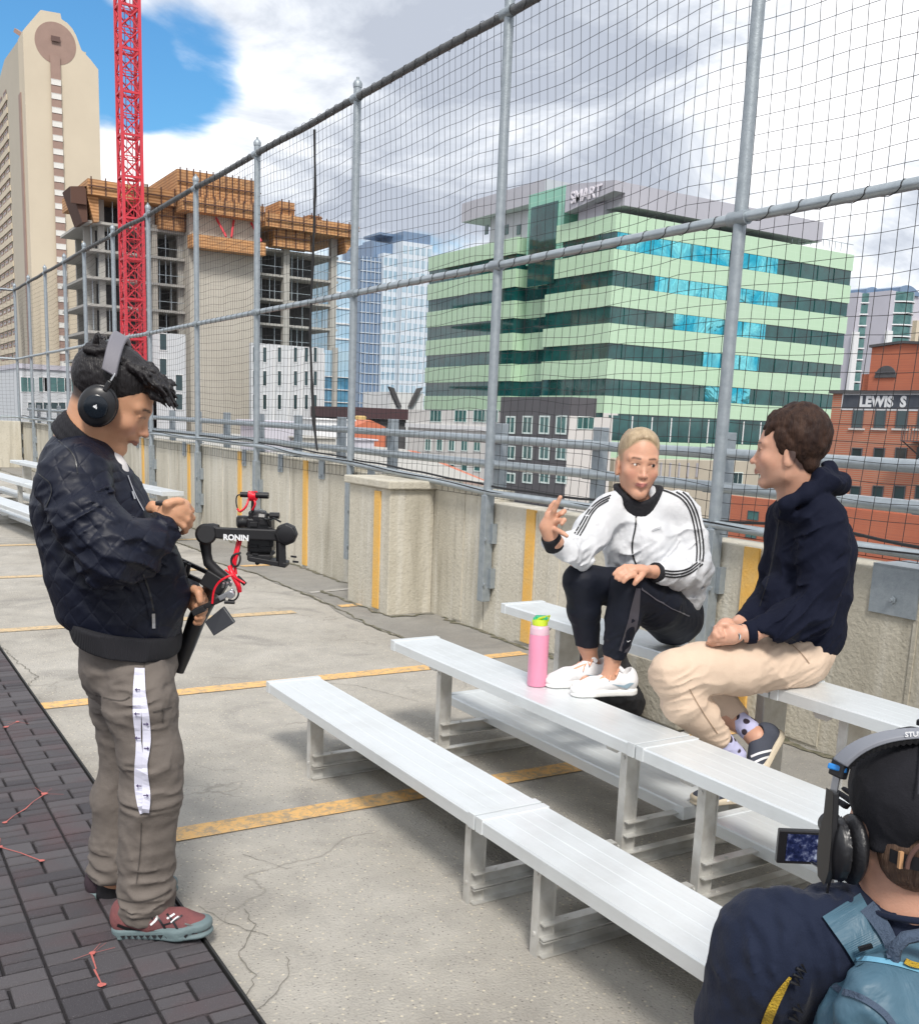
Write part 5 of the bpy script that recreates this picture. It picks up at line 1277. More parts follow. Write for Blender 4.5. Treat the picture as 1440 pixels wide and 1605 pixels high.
J.wrinkle(.022, 15, np.array([AW, RT * .8 - UP * .6, RT * .6 + UP * .8]), (.5, .45, 2.2), seed=1.2, region=(P(205, 858, -.22), .15))
J.wrinkle(.016, 13, np.array([AW, RT * .5 - UP * .86, RT * .86 + UP * .5]), (.5, 2.0, .45), seed=5.2, region=(P(120, 820, -.24), .17))
hemn = -(UP * .98 - RT * -.16); hemn = -UP * .98 + RT * (-.19)
J.plane(P(190, 988), -UP * .975 + RT * -.22, .012)
# open front at the neck
jk = J.mesh('bomber_jacket', M_BOMB, man)
RB = Field(lo, hi, .005)                     # ribbed hem, cuffs and collar
RB.chain([P(198, 968), P(205, 1002)], [.142, .136], .01, (AW, 1.5)); RB.plane(P(203, 1008), -UP * .975 + RT * -.22, .004); RB.plane(P(190, 970), UP * .975 - RT * -.22, .004)
rb = RB.mesh('rib_hem', M_RIB, jk)
for nm, a, b, r in (('rib_cuff', P(247, 836, -.13), P(262, 815, -.112), .042), ('rib_cuff', P(288, 924, .103), P(299, 931, .08), .038)):
    c = Field(np.minimum(a, b) - .09, np.maximum(a, b) + .09, .004); d = (b - a) / np.linalg.norm(b - a)
    c.rc(a - d * .02, b, r, r * .95, .005); c.plane(b, d, .004); c.plane(a - d * .018, -d, .004); c.mesh(nm, M_RIB, jk)
cn = P(134, 679) - (RT * .62 + UP * .78) * .010; u1 = (RT * .76 - UP * .65); u2 = AW; nax = RT * .62 + UP * .78
c = Field(cn - .17, cn + .17, .004); ring = []
for i in range(28):
    a = 2 * math.pi * i / 28; ring.append(cn + u1 * .068 * math.cos(a) + u2 * .076 * math.sin(a) + (nax * -.012 if math.cos(a) > .6 else 0))
for i in range(28):
    if abs(i - 0) < 1 or i == 27: continue
    a, b = ring[i], ring[(i + 1) % 28]; c.chain([a - nax * .02, b - nax * .02], [.013, .013], .004); c.chain([a, b], [.012, .012], .006); c.chain([a + nax * .018, b + nax * .018], [.009, .009], .006)
c.mesh('rib_collar', M_RIB, jk)
tj = bvh(jk)
M_ZIP = mat('zip_metal', (.45, .45, .47), rough=.35, metal=.7)
M_TEE = mat('white_tshirt', (.62, .60, .60), rough=.9)
ribbon('zip', tj, [(225, 900), (236, 930), (241, 958)], 3, M_BLK, jk, 12)
ribbon('zip_pull', tj, [(241, 962), (241.5, 985)], 5, M_ZIP, jk, 4, .006, .003)
ribbon('zip', tj, [(201, 745), (212, 775), (226, 800)], 1.6, M_ZIP, jk, 12, .004)
ribbon('zip_pull', tj, [(208, 770), (212, 782)], 2.6, M_ZIP, jk, 5, .008, .003)
ribbon('pocket_welt', tj, [(217, 905), (232, 935), (238, 968)], 8, M_BOMB, jk, 14, .003, .003)
ribbon('shoulder_seam', tj, [(92, 690), (118, 712), (122, 742)], 1.6, M_BLK, jk, 14)
ribbon('sleeve_seam', tj, [(60, 742), (86, 762), (70, 800)], 1.6, M_BLK, jk, 14)
tee = Field(P(175, 730) - .12, P(175, 730) + .12, .004); tee.chain([P(158, 712, .0), P(176, 738, -.01), P(196, 772, -.01)], [.046, .040, .026], .02, (AW, .9)); t_ = tee.mesh('white_shirt', M_TEE, man)
# trousers
T = Field(lo, hi, .005)
T.rc(P(203, 985), P(202, 1040), .124, .128, .03, (AW, 1.18))
T.chain([P(214, 1062, -.075), P(222, 1110, -.10), P(235, 1180, -.11), P(236, 1250, -.11), P(230, 1330, -.10), P(228, 1405, -.10), P(226, 1424, -.10)], [.092, .092, .083, .079, .071, .071, .069], .02)
T.chain([P(190, 1030, .09), P(196, 1100, .12), P(205, 1180, .13), P(190, 1250, .13), P(186, 1320, .13), P(181, 1362, .12), P(178, 1372, .12)], [.094, .090, .086, .079, .074, .072, .068], .02)
T.wrinkle(.009, 8, None, (1, 1, .8), seed=4.); T.wrinkle(.003, 22, None, (1, 1, 1.), seed=14.)
for c_, r_ in ((P(229, 1405, -.12), .13), (P(182, 1365, .1), .12), (P(232, 1240, -.15), .10), (P(215, 1080, -.2), .13), (P(160, 1110, 0), .1)):
    T.wrinkle(.016, 17, None, (.5, .5, 1.8), seed=c_[2] * 9, region=(c_, r_))
T.cap(P(228, 1438, -.1), -UP - RT * .12, .105); T.cap(P(180, 1373, .12), -UP, .11)
tr = T.mesh('cargo_trousers', M_CARGO, man)
tt = bvh(tr)
M_SEAM = mat('trouser_seam', (.075, .064, .058), rough=.9)
for pts in ([(233, 1004), (231, 1024), (226, 1046)], [(150, 1090), (190, 1100), (204, 1092)], [(240, 1116), (258, 1112), (270, 1108)], [(222, 1290), (220, 1340), (214, 1385)], [(185, 1408), (210, 1416), (246, 1408), (270, 1394)], [(128, 1016), (165, 1012), (185, 1020)]):
    ribbon('seam', tt, pts, 1.8, M_SEAM, tr, 14, .001)
ribbon('zip_pull', tt, [(258, 1110), (255, 1132)], 2.2, M_SEAM, tr, 6, .004)
M_LANY = mat('lanyard_ribbon', (.62, .62, .74), rough=.6, sheen=.2)
ly = thing('lanyard', 'white lanyard with small dark arrows hanging from the trouser pocket of the young man', 'lanyard', tuple(P(219, 1050, -.2)))
M_PURP = mat('dark_purple_print', (.06, .04, .12), rough=.6)
st1 = ribbon('strap', tt, [(218, 1047), (215, 1080), (215, 1130), (219, 1180), (217, 1230), (222, 1262), (226, 1274)], [13, 13, 13, 8, 14, 14, 13], M_LANY, ly, 40, .008, .001)
st2 = ribbon('strap', tt, [(222, 1047), (224, 1090), (229, 1125), (231, 1165), (226, 1205), (231, 1250), (228, 1274)], [10, 9, 12, 13, 8, 12, 12], M_LANY, ly, 40, .012, .001)
for px, py, sgn in ((216, 1081, -1), (215, 1119, -1), (216, 1157, -1), (218, 1232, -1), (229, 1135, 1), (230, 1173, 1), (229, 1247, 1)):
    a = hit(tt, px, py, .0165); 
    if a is None: continue
    k = .0018; mb = MB(); e = lambda u, v: a + RT * u * k * sgn + UP * v * k
    mb.add([e(4.5, 0), e(1, 3), e(1, .8), e(-4, .8), e(-4, -.8), e(1, -.8), e(1, -3)] + [e(4.5, 0) + AW * .0006] * 0, [(0, 1, 2, 3, 4, 5, 6)]); mb.build('arrow_print', M_PURP, st1)
# trainers
M_SOLE = mat('teal_grey_foam', (.13, .18, .19), rough=.7, bump=.2, bscale=80)
M_MESH = mat('maroon_mesh', (.22, .075, .075), rough=.8, var=.5, vscale=30, col2=(.12, .05, .06), bump=.5, bscale=320)
def shoe(name, par, heel, toe, z0, m_up, m_sole, ln=None, h=1., w=1., tilt=None, lace=None, tongue=None, sole_h=.028, ax=None):
    heel = np.array(heel, float); toe = np.array(toe, float)
    if ax is None:
        f = toe - heel; Ls = np.linalg.norm(f); f = f / Ls; A = frame3(f, UP); o = heel
    else: A = ax; o = heel; Ls = np.linalg.norm(toe - heel)
    k = Ls / .29; P_ = lambda x, y, z: o + (np.array([x * w, y, z * h]) * k) @ A
    lo_, hi_ = np.minimum(heel, toe) - .14, np.maximum(heel, toe) + .16
    F = Field(lo_, hi_, .0038)
    F.chain([P_(0, .042, .048), P_(.002, .12, .048), P_(.0, .20, .036), P_(0, .245, .026)], [.040 * k, .039 * k, .036 * k, .026 * k], .02, (A[0], .95))
    F.el(P_(0, .232, .026), np.array((.044 * w, .052, .026 * h)) * k, A, .02); F.el(P_(0, .036, .06), np.array((.034 * w, .036, .05 * h)) * k, A, .015)
    F.rc(P_(0, .06, .085), P_(0, .10, .078), .026 * k, .026 * k, .02); F.rc(P_(0, .055, .13), P_(0, .06, .085), .026 * k, .026 * k, .005, None, 'sub')
    F.plane(P_(0, 0, .012), -A[2], .003)
    up = F.mesh(name, m_up, par)
    G = Field(lo_, hi_, .0038); sh = sole_h
    pts = [P_(0, .040, 0), P_(0, .12, 0), P_(.004, .20, 0), P_(0, .245, 0)]; rs = [.042 * k * w, .038 * k * w, .049 * k * w, .044 * k * w]
    for z in (sh * .25, sh * .55, sh * .8): G.chain([p + A[2] * (z + max(0, (i - 2)) * .008 * (z > sh * .3)) * k for i, p in enumerate(pts)], rs, .004, (A[2], .32))
    G.plane(P_(0, 0, .0), -A[2], .002)
    so = G.mesh('sole', m_sole, up)
    if lace:
        mb = MB()
        for i in range(6):
            y = .105 + i * .018; z = .092 - i * .0075
            mb.tube([P_(-.022, y, z - .010), P_(0, y + .004, z + .004), P_(.022, y + .008, z - .010)], .0028 * k, 5); mb.tube([P_(.022, y, z - .010), P_(0, y + .008, z + .005), P_(-.022, y + .016, z - .014)], .0028 * k, 5)
        for s_ in (-1, 1): mb.tube([P_(0, .10, .098), P_(s_ * .028, .095, .108), P_(s_ * .04, .112, .088), P_(s_ * .01, .108, .096)], .003 * k, 5); mb.tube([P_(0, .10, .098), P_(s_ * .03, .13, .085), P_(s_ * .042, .14, .066)], .0025 * k, 5)
        mb.build('laces', lace, up, smooth=True)
    return up, P_, A
sA = shoe('trainer', man, W(180, 1466, 2.715), W(335, 1463, 2.68), 0, M_MESH, M_SOLE, lace=M_BLK, sole_h=.034)
sB = shoe('trainer', man, W(137, 1409, 2.955), W(281, 1396, 2.99), 0, mat('dark_mesh', (.035, .02, .028), rough=.8, bump=.4, bscale=300), M_SOLE, lace=M_BLK, sole_h=.034)
for up_, P_, A_ in (sA, sB):
    for w_ in ((-.040, .05, .03), (.040, .05, .03)): pass
    mb = MB(); 
    for i in range(11):
        for s_ in (-1, 1):
            y = .05 + i * .018; mb.prism([(0, 0)], 0, 0, 0) if False else mb.add([P_(s_ * .047, y - .008, .022), P_(s_ * .047, y + .008, .022), P_(s_ * .049, y, .012)], [(0, 1, 2)])
    z_ = mb.build('sole_zigzag', M_BLK, up_); z_['kind'] = 'stuff'
tsh = bvh(sA[0])
for pts, w_, m_ in (([(245, 1435), (256, 1450), (262, 1462)], 3.5, M_BLK), ([(262, 1432), (274, 1448), (282, 1464)], 3.5, M_BLK), ([(256, 1450), (270, 1446), (286, 1434)], 2.5, M_BLK), ([(236, 1450), (243, 1444), (247, 1438)], 3.5, M_LOGOW), ([(184, 1450), (215, 1462), (262, 1469), (318, 1458)], 5, M_BLK), ([(290, 1448), (306, 1452), (322, 1452)], 3, M_BLK), ([(262, 1440), (268, 1436), (274, 1432)], 3, M_LOGOW), ([(268, 1446), (274, 1440), (280, 1436)], 2, M_LOGOW)):
    ribbon('overlay', tsh, pts, w_, m_, sA[0], 10, .0015)

for a_, b_, r0 in ((P(180, 1350, .12), P(174, 1400, .12), .040), (P(226, 1400, -.10), P(222, 1448, -.10), .040)):
    c = Field(np.minimum(a_, b_) - .07, np.maximum(a_, b_) + .07, .005); c.rc(a_, b_, r0, r0 + .004, .005); c.mesh('sock', M_BLK, man)
# headphones
def headphones(label, cup_o, out, upv, fwd, r, band_pts, m_band, loc, mcup=M_BLK):
    t = thing('headphones', label, 'headphones', tuple(loc)); out = out / np.linalg.norm(out)
    return t
hp_ = thing('headphones', 'black over-ear headphones with grey headband on the young man\'s head', 'headphones', tuple(O1))
for sgn in (1, -1):
    out = A1[0] * sgn; c_ = O1 + A1[0] * sgn * .083 - A1[1] * .004 - A1[2] * .018
    F = Field(c_ - .09, c_ + .09, .0034)
    F.el(c_ + out * .012, (.012, .051, .059), A1, .008); c2 = Field(c_ - .09, c_ + .09, .0034); c2.el(c_ + out * .026, (.020, .048, .055), A1, .008)
    pad = F.mesh('ear_pad', M_BLK, hp_); cup = c2.mesh('ear_cup', M_BLK, hp_)
    MB().lathe(c_ + out * .042, [(.031, -.004), (.0305, .003), (.026, .0055), (.004, .0045)], 26, out).build('cup_disc', mat('gloss_black_plastic', (.006, .010, .016), rough=.16), cup, smooth=True)
    b0 = c_ + out * .030 + A1[2] * .055; mb = MB(); mb.bar(b0 - A1[2] * .01, b0 + A1[2] * .020 - out * .002, .020, .012); mb.build('yoke', M_BLK, cup, bevel=.003)
    MB().bar(b0 + A1[2] * .020 - out * .002, b0 + A1[2] * .042 - out * .008, .013, .004).build('slider', M_STEEL, hp_, bevel=.001)
cl = O1 + A1[0] * .083 - A1[1] * .004 - A1[2] * .018 + A1[0] * .0475
mbl = MB(); e = lambda u, v: cl + A1[1] * u * .001 + A1[2] * v * .001 + A1[0] * .0005
for pg in ([(-6, -3), (-3, -4), (-2, 1), (-4, 3)], [(-2.4, -4), (1.6, -4), (1.4, 5), (0, 7), (-1.6, 4)], [(2.2, -4), (6, -4), (4, 1), (2.2, 3)]):
    mbl.add([e(*q) for q in pg], [tuple(range(len(pg)))])
mbl.build('sail_mark', M_LOGOW, hp_)
arc = []
for a in np.linspace(-1.27, 1.27, 25):
    arc.append(O1 - A1[1] * (.004 + .045 * math.cos(a)) + A1[0] * math.sin(a) * .104 + A1[2] * (.012 + .146 * math.cos(a) ** .75 if math.cos(a) > 0 else 0))
vs = []; 
for i, p in enumerate(arc):
    d = arc[min(i + 1, 24)] - arc[max(i - 1, 0)]; d /= np.linalg.norm(d); nrm = np.cross(A1[1], d) * -1
    if nrm @ (p - O1) < 0: nrm = -nrm
    for u, v in ((-.021, 0), (-.019, .009), (.019, .009), (.021, 0), (.018, -.007), (-.018, -.007)): vs.append(p + A1[1] * u + nrm * v)
fs = [(i * 6 + j, i * 6 + (j + 1) % 6, (i + 1) * 6 + (j + 1) % 6, (i + 1) * 6 + j) for i in range(24) for j in range(6)] + [(5, 4, 3, 2, 1, 0), tuple(144 + j for j in range(6))]
MB().add(vs, fs).build('headband', M_GREYP, hp_, smooth=True, bevel=.003)
# small controller in the hand
ctl = MB(); ctl.obox(P(264, 789, -.10), (RT, AW, UP), (.030, .018, .006)); o = ctl.build('focus_controller', M_BLK, bevel=.003)
o['label'] = 'small black controller held at chest height by the young man'; o['category'] = 'controller'

# ------------------------------------------------------------------ gimbal rig
Dg = 2.80
G = mk(Dg); gm = thing('camera_gimbal', 'black camera gimbal rig with red cables held by the young man', 'gimbal', tuple(G(330, 920)))
m2 = K
mb = MB(); mb.lathe(G(323, 837, -.02), [(.014, -.032), (.027, -.030), (.029, .0), (.029, .022), (.023, .028)], 24, RT * .25 + AW * -.95 + UP * .1); mb.build('roll_motor', M_BLKM, gm, smooth=True)
MB().lathe(G(335, 832, -.015), [(.020, -.014), (.021, .0), (.018, .014)], 20, RT).build('motor_cap', M_BLKM, gm, smooth=True)
mb = MB(); mb.prism([(0, 0)], 0, 0, 0) if False else mb.obox((G(338, 838, -.03) + G(440, 836, -.03)) / 2, (RT, AW, UP), (51.5 * m2, .007, .0155)); arm = mb.build('roll_arm', M_BLKM, gm, bevel=.004)
text_mesh('arm_lettering', 'RONIN', .0215, M_LOGOW, arm, G(350, 846, -.0385), RT, UP, .0004, .0009)
MB().lathe(G(449, 837, -.03), [(.025, -.018), (.031, -.012), (.031, .014), (.025, .018)], 8, -AW).build('tilt_motor', M_BLKM, gm, bevel=.003)
MB().lathe(G(449, 837, -.05), [(.022, .0), (.022, .005), (.018, .006)], 22, -AW).build('motor_cap', M_BLK, gm, smooth=True)
mb = MB(); mb.tube([G(322, 850), G(324, 868), G(327, 882), G(340, 896), G(356, 908)], [.017, .014, .015, .016, .014], 12); mb.build('pan_arm', M_BLKM, gm, smooth=True)
mb = MB(); mb.bar(G(440, 846, -.03), G(441, 888, -.03), .022, .024); mb.build('tilt_arm', M_BLKM, gm, bevel=.003)
mb = MB(); mb.obox(G(422, 879, -.01), (RT * .98 - UP * .14, AW, UP * .98 + RT * .14), (.052, .03, .007)); mb.obox(G(408, 873, -.01), (RT, AW, UP), (.032, .02, .008)); mb.build('camera_plate', M_BLKM, gm, bevel=.002)
mb = MB()
for x, y in ((396, 868), (402, 874), (410, 880), (456, 872), (459, 880)): mb.bar(G(x, y, -.03), G(x + 9, y + 1, -.03), .005)
mb.build('plate_screw_bar', M_BLKM, gm)
mb = MB(); mb.obox(G(409, 825, .03), (RT, AW, UP), (.034, .03, .024)); mb.lathe(G(408, 812, .02), [(.020, -.02), (.022, .0), (.018, .02)], 14, RT); mb.obox(G(404, 807, .03), (RT, AW, UP), (.022, .022, .012)); mb.obox(G(410, 852, .03), (RT, AW, UP), (.034, .03, .024)); cam_b = mb.build('camera_body', M_BLK, gm, bevel=.005)
for i, (a, b, w_, h_) in enumerate(((398, 822, .010, .006), (414, 818, .012, .008), (424, 834, .006, .014), (398, 856, .012, .004), (416, 860, .014, .006), (426, 850, .005, .012))): MB().obox(G(a, b, -.003), (RT, AW, UP), (w_, .004, h_)).build('camera_button_block', M_BLKM, cam_b, bevel=.001)
for a, b in ((390, 868), (404, 890 - 8), (428, 866)): MB().lathe(G(a, b, -.02), [(.006, -.006), (.006, .006)], 10, -AW).build('rig_knob', M_BLKM, gm, smooth=True)
MB().lathe(G(384, 818, .02), [(.016, -.02), (.018, .0), (.018, .018), (.014, .022)], 20, -RT - AW * .4).build('lens', M_BLK, gm, smooth=True)
mb = MB(); mb.bar(G(404, 806, .03), G(434, 808, .03), .009); mb.lathe(G(430, 808, .03), [(.009, -.012), (.009, .014)], 12, RT); mb.build('top_handle', M_BLK, gm, smooth=False)
for k_, (a, b) in enumerate((((412, 812), (424, 826)), ((418, 816), (440, 818)), ((396, 830), (420, 846)))): MB().tube([G(*a, .0), G((a[0] + b[0]) / 2, (a[1] + b[1]) / 2 - 5, -.02), G(*b, .0)], .0028, 6).build('short_cable', M_BLK, gm, smooth=True)
mb = MB(); mb.tube([G(377, 775), G(421, 777)], .0075, 12); mic = mb.build('microphone', M_BLKM, gm, smooth=True)
MB().lathe(G(413, 776.5), [(.009, -.012), (.009, .014)], 12, RT).build('microphone_collar', M_BLK, mic, smooth=True)
MB().bar(G(397, 780), G(396, 802), .008).build('microphone_mount', M_BLK, gm)
def cable(nm, pts, r, m_, n=8): 
    q = smoothpoly([G(*p) for p in pts], 2); return MB().tube(q, r, n).build(nm, m_, gm, smooth=True)
for k_ in range(5): cable('red_cable', [(391 + k_ * 2, 770 + k_, -.012), (390 + k_ * 2, 777, -.018), (392 + k_ * 2, 785, -.01), (396 + k_ * 2, 780, .01), (394 + k_ * 2, 770, .008)], .0035, M_REDC)
cable('red_cable', [(390, 782, -.01), (386, 795, -.02), (376, 803, -.02), (372, 797, -.02)], .003, M_REDC)
cable('red_cable', [(398, 782, -.01), (401, 790, -.02), (396, 799, -.01)], .003, M_REDC)
cable('black_cable', [(380, 775, -.01), (371, 776, -.01), (370, 788, -.01), (373, 799, -.01), (378, 803, -.01)], .0018, M_BLK)
cable('red_cable', [(379, 842, -.01), (375, 855, -.015), (372, 868, -.02), (368, 884, -.02), (370, 900, -.02)], .0045, M_REDC)
cable('red_cable', [(374, 845, -.01), (370, 862, -.015), (365, 880, -.02), (362, 893, -.02)], .004, M_REDC)
cable('black_cable', [(378, 866, -.02), (364, 870, -.025), (362, 884, -.025), (372, 890, -.03), (378, 876, -.025), (374, 866, -.02)], .003, M_BLK)
for k_ in range(6): cable('red_cable', [(360 + k_ * 2, 888 + k_ * 4, -.03), (364 + k_ * 2, 900 + k_ * 3, -.045), (370 + k_, 912 + k_ * 2, -.04), (376, 922 + k_, -.035)], .0062, M_REDC)
cable('red_cable', [(333, 946, -.05), (335, 925, -.05), (344, 911, -.05), (358, 903, -.05), (366, 901, -.045)], .0032, M_REDC)
cable('red_cable', [(353, 893, -.04), (368, 905, -.05), (384, 914, -.05)], .0028, M_REDC)
cable('black_cable', [(372, 922, -.03), (375, 932, -.03), (368, 942, -.03), (358, 940, -.03)], .0025, M_BLK)
MB().tube([G(372, 904, -.02), G(385, 916, -.02)], .006, 10).build('knob_shaft', M_BLKM, gm, smooth=True)
for a, b in (((267, 870), (338, 903)), ((269, 890), (328, 917))): MB().bar(G(*a, .10), G(*b, .04), .010, .012).build('truss_bar', M_BLKM, gm, bevel=.002)
for u in (.05, .32, .42, .95): 
    a = np.array([267, 870]) * (1 - u) + np.array([338, 903]) * u; b = np.array([269, 890]) * (1 - u) + np.array([328, 917]) * u
    MB().bar(G(*a, .06 * (1 - u)), G(*b, .06 * (1 - u)), .010, .010).build('truss_brace', M_BLKM, gm)
MB().lathe(G(268, 873, .05), [(.0085, -.004), (.0085, .004)], 14, -AW).build('steel_ring', M_STEEL, gm, smooth=True)
mb = MB(); mb.obox(G(338, 912, 0), (RT * .85 - UP * .5, AW, UP * .85 + RT * .5), (.034, .022, .024)); mb.build('rig_block', M_BLKM, gm, bevel=.004)
mb = MB(); mb.tube([G(338, 912, .04), G(325, 938, .13), G(308, 972, .13), G(293, 1014, .12), G(279, 1052, .12)], [.024, .028, .026, .023, .018], 14); mb.build('handle', M_BLK, gm, smooth=True)
mb = MB(); mb.bar(G(305, 958, -.04), G(352, 937, -.04), .017, .014); mb.bar(G(303, 961, -.05), G(322, 953, -.05), .022, .016); mb.build('monitor_bracket', M_BLKM, gm, bevel=.002)
mb = MB(); mb.bar(G(344, 938, -.045), G(367, 926, -.045), .016, .014); mb.lathe(G(362, 932, -.05), [(.011, -.008), (.011, .008)], 14, -AW); mb.build('silver_clamp', M_STEEL, gm, bevel=.002)
for k_ in range(3): MB().bar(G(349 + k_ * 6, 920 - k_ * 1, -.04), G(351 + k_ * 6, 914 - k_, -.05), .006).build('clamp_screw', M_STEEL, gm)
mb = MB(); mb.lathe(G(360, 944, -.05), [(.005, -.014), (.005, .014)], 10, RT); mb.build('clamp_knob', M_BLK, gm, smooth=True)
cr_ = [G(321, 975, -.05), G(335, 997, -.07), G(368, 976, -.07), G(350, 951, -.05)]
back = [p + AW * .016 for p in cr_]; MB().add(cr_ + back, [(3, 2, 1, 0), (4, 5, 6, 7), (0, 1, 5, 4), (1, 2, 6, 5), (2, 3, 7, 6), (3, 0, 4, 7)]).build('monitor', mat('monitor_shell', (.022, .024, .03), rough=.45), gm, bevel=.002)
# ------------------------------------------------------------------ woman on the bleacher
P = mk(0.)                                   # P(px, py, D) with the full distance
wo = thing('person', 'blonde woman in a white track jacket with black stripes and dark leggings, raising one hand', 'person', (2.95, 3.0, .47))
M_WJ = mat('white_track_cloth', (.62, .63, .65), rough=.66, var=.2, vscale=9, col2=(.52, .54, .58), build=wovenf)
M_LEG = mat('navy_black_leggings', (.008, .010, .018), rough=.62, spec=.22)
M_LEGG = mat('charcoal_panel', (.050, .046, .060), rough=.6, sheen=.15)
M_BLOND = mat('blonde_hair', (.46, .35, .22), rough=.42, var=.8, vscale=60, col2=(.28, .20, .12), stretch=(1, 1, .35), build=hairf)
Aw = frame3(-AW * 1.0 + RT * .10 - UP * .05, UP + RT * .03); sw_ = (1.03, 1.05, 1.155); Ow = P(999, 725.5, 4.07)
lo = np.array([2.0, 2.45, .43]); hi = np.array([3.5, 3.75, 1.50])
rw = random.Random(11)
F = Field(lo, hi, .0042)
PLw = head_sdf(F, Ow, Aw, sw_, fem=1., nose=.2)
F.rc(Ow - Aw[1] * .035 - Aw[2] * .07, P(1002, 806, 4.12), .052, .060, .03)
F.chain([P(1002, 812, 4.12), P(1006, 860, 4.15), P(1022, 910, 4.18), P(1050, 960, 4.2)], [.07, .10, .10, .09], .03)
F.chain([P(975, 800, 4.1), P(945, 805, 4.08), P(900, 866, 3.94), P(868, 850, 3.74), P(861, 838, 3.72)], [.05, .05, .038, .027, .024], .03)
F.chain([P(1035, 795, 4.13), P(1068, 805, 4.15), P(1088, 890, 4.08), P(1036, 897, 3.86), P(1018, 896, 3.82)], [.05, .05, .038, .027, .025], .03)
# raised hand: palm, four fingers, thumb
F.chain([P(861, 838, 3.72), P(859, 826, 3.715), P(864, 812, 3.71)], [.026, .031, .028], .012, (AW, .75))
for q in ([(864, 812, 3.70), (868, 800, 3.685), (873, 789, 3.675), (878, 779, 3.67)], [(868, 813, 3.71), (877, 806, 3.70), (884, 801, 3.70), (880, 806, 3.69)],
          [(868, 820, 3.70), (877, 816, 3.68), (884, 815, 3.665), (880, 821, 3.66)], [(867, 829, 3.70), (875, 832, 3.675), (882, 836, 3.66), (888, 840, 3.65)]):
    finger(F, [P(*a) for a in q], .0105, .0078)
finger(F, [P(858, 820, 3.74), P(858, 806, 3.76), P(864, 794, 3.76), P(869, 787, 3.755)], .0125, .009)
# hand resting on the knee
F.chain([P(1018, 896, 3.82), P(1004, 893, 3.79), P(992, 892, 3.775)], [.026, .032, .030], .012, (UP, .55))
for q in ([(990, 888, 3.775), (979, 888, 3.765), (969, 893, 3.758), (962, 900, 3.752)], [(990, 892, 3.765), (979, 893, 3.752), (970, 899, 3.745), (965, 906, 3.742)],
          [(991, 897, 3.755), (982, 898, 3.745), (975, 903, 3.738), (970, 909, 3.737)], [(994, 901, 3.748), (987, 903, 3.738), (981, 907, 3.735), (977, 912, 3.735)]):
    finger(F, [P(*a) for a in q], .0105, .0078)
finger(F, [P(1008, 898, 3.77), P(1003, 905, 3.745), P(997, 911, 3.735), P(994, 915, 3.735)], .0125, .0088)
# legs
F.chain([P(1045, 962, 4.2), P(908, 908, 3.95), P(920, 1010, 4.02), P(929, 1050, 4.05), P(915, 1064, 4.0)], [.08, .052, .034, .030, .03], .03)
F.chain([P(1050, 962, 4.2), P(984, 918, 3.85), P(962, 1020, 3.88), P(955, 1066, 3.885), P(935, 1078, 3.87)], [.085, .055, .034, .030, .03], .03)
def hlw(q):
    x, y, z = q.T; return np.clip((z - (.075 - 9 * x * x)) / .006, 0, 1) * .9 + .7 * np.clip((np.abs(x) - .066) / .004, 0, 1) * np.clip((z - .0) / .01, 0, 1) * (y < .05)
hlw.col = (.32, .22, .13)
F.mesh('body', M_SKIN, wo, head_paint(Ow, Aw, sw_, (.58, .315, .21), (.52, .20, .17), (.11, .06, .035), hairline=hlw), 1)
eyes(wo, PLw, Aw, sw_, (-.62, 1, .0))
H = Field(Ow - .24, Ow + .26, .0034)
qw = lambda x, y, z: Ow + (np.array([x, y, z]) * sw_) @ Aw
H.el(qw(0, -.014, .043), np.array((.0775, .0965, .0865)), Aw, .01)
H.el(qw(0, .024, .070), np.array((.062, .052, .052)), Aw, .03)
H.plane(qw(0, .064, .072), Aw[1] * .93 - Aw[2] * .36, .006); H.plane(qw(0, .0, -.045), -Aw[2], .02)
H.el(qw(0, .085, -.025), (.066, .080, .082), Aw, .006, 'sub')
H.el(qw(0, -.115, .03), (.035, .03, .035), Aw, .02)
H.wrinkle(.0016, 120, Aw, (1.4, .10, .3))
H.mesh('hair', M_BLOND, wo)
# jacket
J = Field(lo, hi, .0048)
J.chain([P(1000, 812, 4.13), P(1004, 850, 4.14), P(1016, 895, 4.17), P(1036, 932, 4.19)], [.105, .140, .152, .150], .035)
J.chain([P(958, 800, 4.09), P(1000, 790, 4.12), P(1058, 800, 4.15)], [.068, .06, .075], .04)
J.chain([P(950, 803, 4.08), P(924, 838, 4.0), P(897, 868, 3.93)], [.064, .064, .064], .03); J.chain([P(897, 868, 3.93), P(880, 868, 3.84), P(868, 856, 3.76)], [.070, .066, .044], .025)
J.chain([P(1068, 806, 4.15), P(1081, 850, 4.13), P(1085, 893, 4.07)], [.070, .066, .064], .03); J.chain([P(1085, 893, 4.07), P(1062, 901, 3.96), P(1036, 898, 3.87)], [.063, .055, .040], .022)
J.rc(P(1075, 925, 4.16), P(1030, 920, 4.1), .075, .08, .05)
J.cap(P(1042, 968, 4.12), -UP * .86 + RT * -.50 * -1, .20) if False else None
J.el(P(999, 788, 4.04), (.062, .085, .052), frame3(-AW, UP), .012, 'sub')
J.plane(P(1010, 940, 4.08), -UP * .80 - RT * .42, .02)
J.wrinkle(.014, 8, None, (1, 1, 1.2), seed=31.); J.wrinkle(.003, 24, None, (1, 1, 1), seed=41.)
for c_, r in ((P(905, 866, 3.92), .12), (P(1085, 890, 4.05), .13), (P(1000, 905, 4.05), .14)): J.wrinkle(.022, 14, np.array([AW, RT * .7 + UP * .7, RT * -.7 + UP * .7]), (.6, .6, 2.), seed=c_[0] * 5, region=(c_, r))
jw_ = J.mesh('track_jacket', M_WJ, wo)
